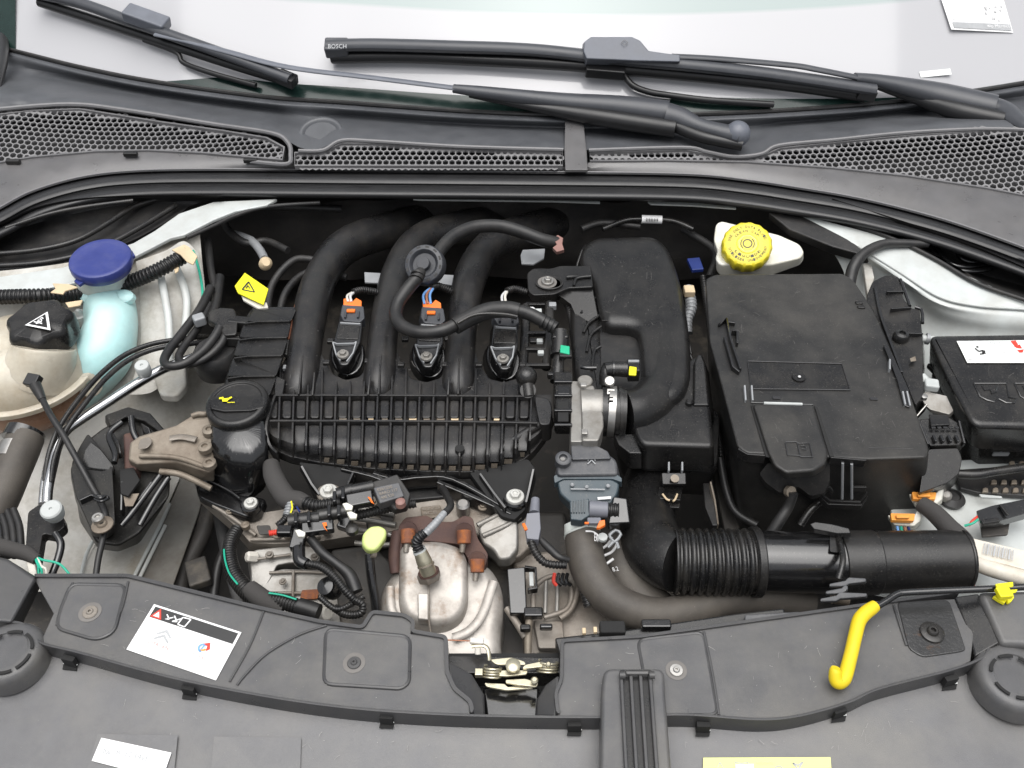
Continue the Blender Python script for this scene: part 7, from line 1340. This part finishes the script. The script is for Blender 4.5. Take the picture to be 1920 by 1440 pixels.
# stickers on the panel
s1 = thing('warning_sticker', 'white service sticker with a black top band stuck on the left of the front panel', 'sticker', (345, 1205, 1))
q = [(289, 1133, 1), (453, 1186, 1), (405, 1276, 1), (237, 1218, 1)]
decal('paper', q, 'label_white', s1, off=.5, rnd=.012)
decal('black_band', q, 'ink', s1, off=1, shapes=[[(.03, .04), (.975, .04), (.975, .27), (.03, .27)]])
decal('warning_triangle', q, 'red', s1, off=1.5, shapes=[[(.035, .26), (.10, .05), (.165, .26)]])
decal('triangle_field', q, 'label_white', s1, off=2, shapes=[[(.065, .235), (.10, .12), (.135, .235)]])
decal('pictogram', q, 'label_white', s1, off=1.5, shapes=[x for p in ([(.19, .12), (.24, .2), (.2, .22), (.27, .14)], [(.27, .1), (.33, .2), (.28, .22), (.35, .12)], [(.36, .08), (.35, .24), (.43, .25), (.45, .07), (.36, .08)]) for x in linesh(p, .014, 1.6)])
decal('chevron_logo', q, 'ink_grey', s1, off=1.5, shapes=[[(.20, .52), (.28, .40), (.36, .52), (.36, .56), (.28, .46), (.20, .56)], [(.20, .62), (.28, .50), (.36, .62), (.36, .66), (.28, .56), (.20, .66)]])
text('brand_word', 'CITROEN', [(q[0][0]*.83+q[1][0]*.17+(q[3][0]-q[0][0])*.70, q[0][1]*.83+q[1][1]*.17+(q[3][1]-q[0][1])*.70, 1), (q[0][0]*.60+q[1][0]*.40+(q[3][0]-q[0][0])*.70, q[0][1]*.60+q[1][1]*.40+(q[3][1]-q[0][1])*.70, 1), (q[0][0]*.60+q[1][0]*.40+(q[3][0]-q[0][0])*.77, q[0][1]*.60+q[1][1]*.40+(q[3][1]-q[0][1])*.77, 1), (q[0][0]*.83+q[1][0]*.17+(q[3][0]-q[0][0])*.77, q[0][1]*.83+q[1][1]*.17+(q[3][1]-q[0][1])*.77, 1)], 'ink_pink', s1, off=1.6)
def sub(q, u0, v0, u1, v1):
    def f(u, v): return tuple(q[0][i]*(1-u)*(1-v)+q[1][i]*u*(1-v)+q[2][i]*u*v+q[3][i]*(1-u)*v for i in range(3))
    return [f(u0, v0), f(u1, v0), f(u1, v1), f(u0, v1)]
decal('oil_logo', q, 'wire_blue', s1, off=1.5, shapes=[ringsh(.72, .52, .055, .02, 90, 300, 1.7), linesh([(.72, .45), (.70, .60)], .016, 1.7)[0]])
decal('oil_logo_red', q, 'red', s1, off=1.7, shapes=[[(.70, .44), (.76, .38), (.79, .50), (.76, .56), (.75, .46)]])
decal('oil_logo_yellow', q, 'orange_pale', s1, off=1.6, shapes=[ringsh(.72, .52, .035, .02, 0, 120, 1.7)])
text('oil_word', 'TOTAL', sub(q, .64, .66, .80, .72), 'ink_pink', s1, off=1.6)
text('small_print', 'LUBRIFIANTS MOTEUR\nPREFERE TOTAL QUARTZ', sub(q, .55, .76, .93, .88), 'ink_light', s1, off=1.6)
s2 = thing('code_sticker', 'small white sticker with a printed code at the bottom left of the lower panel', 'sticker', (250, 1412, -30))
q = [(192, 1385, -32), (323, 1413, -34.5), (306, 1462, -38.5), (174, 1428, -36)]
decal('recess', [(184, 1377, -31.5), (334, 1379, -31.5), (324, 1480, -40), (152, 1480, -40)], 'panel_light', s2, off=1.5)
decal('paper', q, 'label_white', s2, off=4, rnd=.1)
decal('cog_mark', q, 'ink_grey', s2, off=5, shapes=[ringsh(.15, .5, .055, .016, 60*i+5, 60*i+50, 2.3, 4) for i in range(6)]+[ringsh(.15, .5, .03, .012, 0, 360, 2.3, 10)])
text('code', 'R-1234yf', sub(q, .28, .30, .72, .60), 'ink_grey', s2, off=5)
text('code', '0,425 kg  SAE J639', sub(q, .30, .66, .74, .82), 'ink_light', s2, off=5)
decal('small_triangle', q, 'ink_light', s2, off=5, shapes=[[(.80, .65), (.84, .4), (.88, .65)]])
q = [(402, 1382, -32), (565, 1384, -32), (562, 1500, -41.5), (392, 1500, -41.5)]
tag(decal('label_recess', q, 'panel_light', None, off=2, rnd=.05), 'faint blank rectangular plate in the lower panel beside the code sticker', 'plate')
s3 = thing('yellow_sticker', 'pale yellow warning sticker cut off by the bottom edge right of centre', 'sticker', (1440, 1440, -38))
q = [(1318, 1422, -35), (1556, 1421, -35), (1562, 1500, -41), (1316, 1500, -41)]
decal('paper', q, 'label_yellow', s3, off=3)
decal('icons', q, 'ink_grey', s3, off=4, shapes=[x for p in ([(.10, .36), (.13, .12), (.17, .36), (.10, .36)], [(.25, .34), (.25, .12), (.30, .15), (.35, .12), (.35, .34), (.25, .34)]) for x in linesh(p, .007, 3)]+[ringsh(.59, .30, .035, .01, 0, 360, 2.8, 14)]+linesh([(.70, .14), (.74, .30), (.78, .12), (.74, .20), (.70, .14)], .012, 3))
text('print', 'FRAGILE  NE PAS OUVRIR A CHAUD', sub(q, .42, .10, .55, .16), 'ink_grey', s3, off=4)
decal('icon_field', q, 'label_white', s3, off=3.6, shapes=[[(.255, .16), (.395, .16), (.395, .4), (.255, .4)]])
flecks('scuffs', [(110, 1105), (240, 1100), (600, 1185), (820, 1220), (840, 1320), (600, 1300), (350, 1255), (120, 1195)], 1.2, 'dust_pale', fp, n=70, scratch=.45)
flecks('scuffs', [(1065, 1220), (1320, 1200), (1660, 1150), (1700, 1260), (1590, 1300), (1420, 1335), (1280, 1325), (1070, 1330)], 1.2, 'dust_pale', fp, n=70, scratch=.45)
flecks('scuffs', [(100, 1260), (600, 1360), (1100, 1385), (1110, 1430), (60, 1430)], lambda x, y: -22-(y-yat(stp, x))*.125, 'dust_pale', fp, n=60, scratch=.5)
flecks('scuffs', [(1270, 1390), (1500, 1385), (1780, 1310), (1900, 1360), (1900, 1430), (1280, 1415)], lambda x, y: -22-(y-yat(stp, x))*.125, 'dust_pale', fp, n=60, scratch=.5)
# ---------------------------------------------------------------- bonnet latch
la = thing('bonnet_latch', 'plated steel bonnet latch with stacked springs in the gap of the front panel', 'latch', (955, 1260, -20))
prism('back_plate', [(838, 1228), (1050, 1232), (1052, 1262), (842, 1262)], -22, 60, 'black_semi', la, bevel=2)
prism('carrier', [(905, 1288), (1012, 1288), (1008, 1345), (912, 1345)], -42, 50, 'black_gloss', la, bevel=4)
prism('left_shoulder', [(836, 1236, -4), (885, 1262, -10), (908, 1300, -26), (910, 1345, -30), (880, 1345, -4), (872, 1320, -4), (845, 1290, -4)], -4, 40, 'panel_edge', la, bevel=5, seg=3)
prism('right_shoulder', [(1050, 1262, -4), (1022, 1282, -14), (1006, 1310, -26), (1004, 1345, -30), (1042, 1345, -4), (1046, 1300, -4)], -4, 40, 'panel_edge', la, bevel=5, seg=3)
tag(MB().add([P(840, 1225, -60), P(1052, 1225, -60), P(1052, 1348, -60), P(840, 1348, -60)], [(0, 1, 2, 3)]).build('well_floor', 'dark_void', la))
prism('striker_plate', fillet([(918, 1236), (960, 1232), (984, 1240), (986, 1246), (950, 1246), (930, 1246)], 6), -8, 5, 'zinc', la, bevel=1)
prism('lever', fillet([(984, 1246), (1014, 1240), (1026, 1243), (1024, 1249), (1000, 1252), (978, 1254)], 5), -8, 6, 'zinc', la, bevel=1)
prism('lever', fillet([(912, 1258), (950, 1256), (990, 1256), (988, 1264), (950, 1268), (912, 1265)], 4), -14, 5, 'zinc', la, bevel=1)
prism('lever', fillet([(948, 1274), (985, 1272), (1010, 1280), (1006, 1288), (970, 1284), (948, 1280)], 4), -16, 5, 'zinc', la, bevel=1)
prism('base_plate', fillet([(908, 1280), (946, 1282), (952, 1288), (996, 1284), (1000, 1290), (950, 1294), (912, 1287)], 3), -22, 5, 'zinc', la, bevel=1)
for (x, y, r, n_) in ((922, 1270, 17, 4), (1026, 1260, 19, 4)):
    k_ = kk((x, y, -18)); c_ = P(x, y, -24); A_ = Vector((.1, .82, .57)).to_track_quat('Z', 'Y'); pts = [c_+A_ @ Vector((r*k_*math.cos(2*math.pi*i/16), r*k_*math.sin(2*math.pi*i/16), 5*k_*i/16)) for i in range(16*n_)]
    MB().sweep(pts, 2.2*k_, 8).build('spring', 'zinc', la)
lathe('rivet', (962, 1249, -6), [(0, 0), (14, 0), (14, 5), (10, 8), (0, 9)], 'zinc', la, seg=20)
lathe('rivet', (1002, 1278, -10), [(0, 0), (7, 0), (7, 6), (4, 9), (0, 9)], 'zinc', la, seg=16)
lathe('rivet', (1028, 1248, -6), [(0, 0), (5, 0), (5, 6), (3, 8), (0, 8)], 'zinc', la, seg=16)
box('guide', (898, 1262, -14), (15, 14, 12), 'zinc', la, bevel=1)
ribk = dict(seg=12)
tube('hook', [(884, 1212, 2), (904, 1210, 2), (914, 1216, 0), (917, 1228, -4), (918, 1238, -8)], 4, 'zinc', la, sy=.6)
box('cable_end', (894, 1202, 6), (26, 12, 8), 'wire_white', la, rot=(0, 0, -5)); tube('cable_end_lug', [(896, 1214, 2), (896, 1226, -4)], 6, 'wire_white', la)
tube('cable', [(838, 1200, -2), (862, 1201, 2), (886, 1202, 5)], 1.3, 'wire_brown', la, seg=6)
# ---------------------------------------------------------------- bonnet stay
sy = thing('bonnet_stay', 'black bonnet stay rod with a bright yellow foam grip and hooked end', 'stay rod', (1640, 1140, 26))
tube('rod', [(1990, 1096, 34), (1880, 1103, 32), (1760, 1108, 30), (1700, 1111, 29), (1682, 1114, 29), (1660, 1128, 28), (1636, 1142, 27)], 6.5, 'black_gloss', sy, n=6)
tube('grip', [(1641, 1136, 28, 11), (1634, 1141, 28, 12.3), (1622, 1150, 28, 13), (1611, 1164, 27, 13), (1604, 1190, 25, 12.7), (1596, 1225, 22, 12.7), (1587, 1260, 18, 13.2), (1581, 1274, 16, 13.6), (1572, 1279, 16, 13.6), (1567, 1272, 20, 13), (1566, 1258, 28, 11), (1567, 1252, 32, 8)], 14, 'foam_yellow', sy, n=5, seg=20)
cl = thing('stay_clip', 'bright yellow plastic clip holding the stay rod at the right edge', 'clip', (1882, 1110, 28))
box('clip_body', (1882, 1112, 42), (26, 22, 12), 'clip_yellow', cl, rot=(0, 0, 5)); prism('clip_foot', [(1862, 1118), (1872, 1112), (1900, 1112), (1902, 1120), (1896, 1128), (1890, 1130), (1888, 1124), (1884, 1131), (1874, 1126)], 30, 8, 'clip_yellow', cl, bevel=2)
prism('clip_tab', [(1866, 1094), (1900, 1090), (1901, 1099), (1870, 1102)], 44, 5, 'clip_yellow', cl, bevel=1.5); prism('clip_tab', [(1880, 1106), (1909, 1104), (1906, 1110), (1884, 1114)], 46, 5, 'clip_yellow', cl, bevel=1.5)
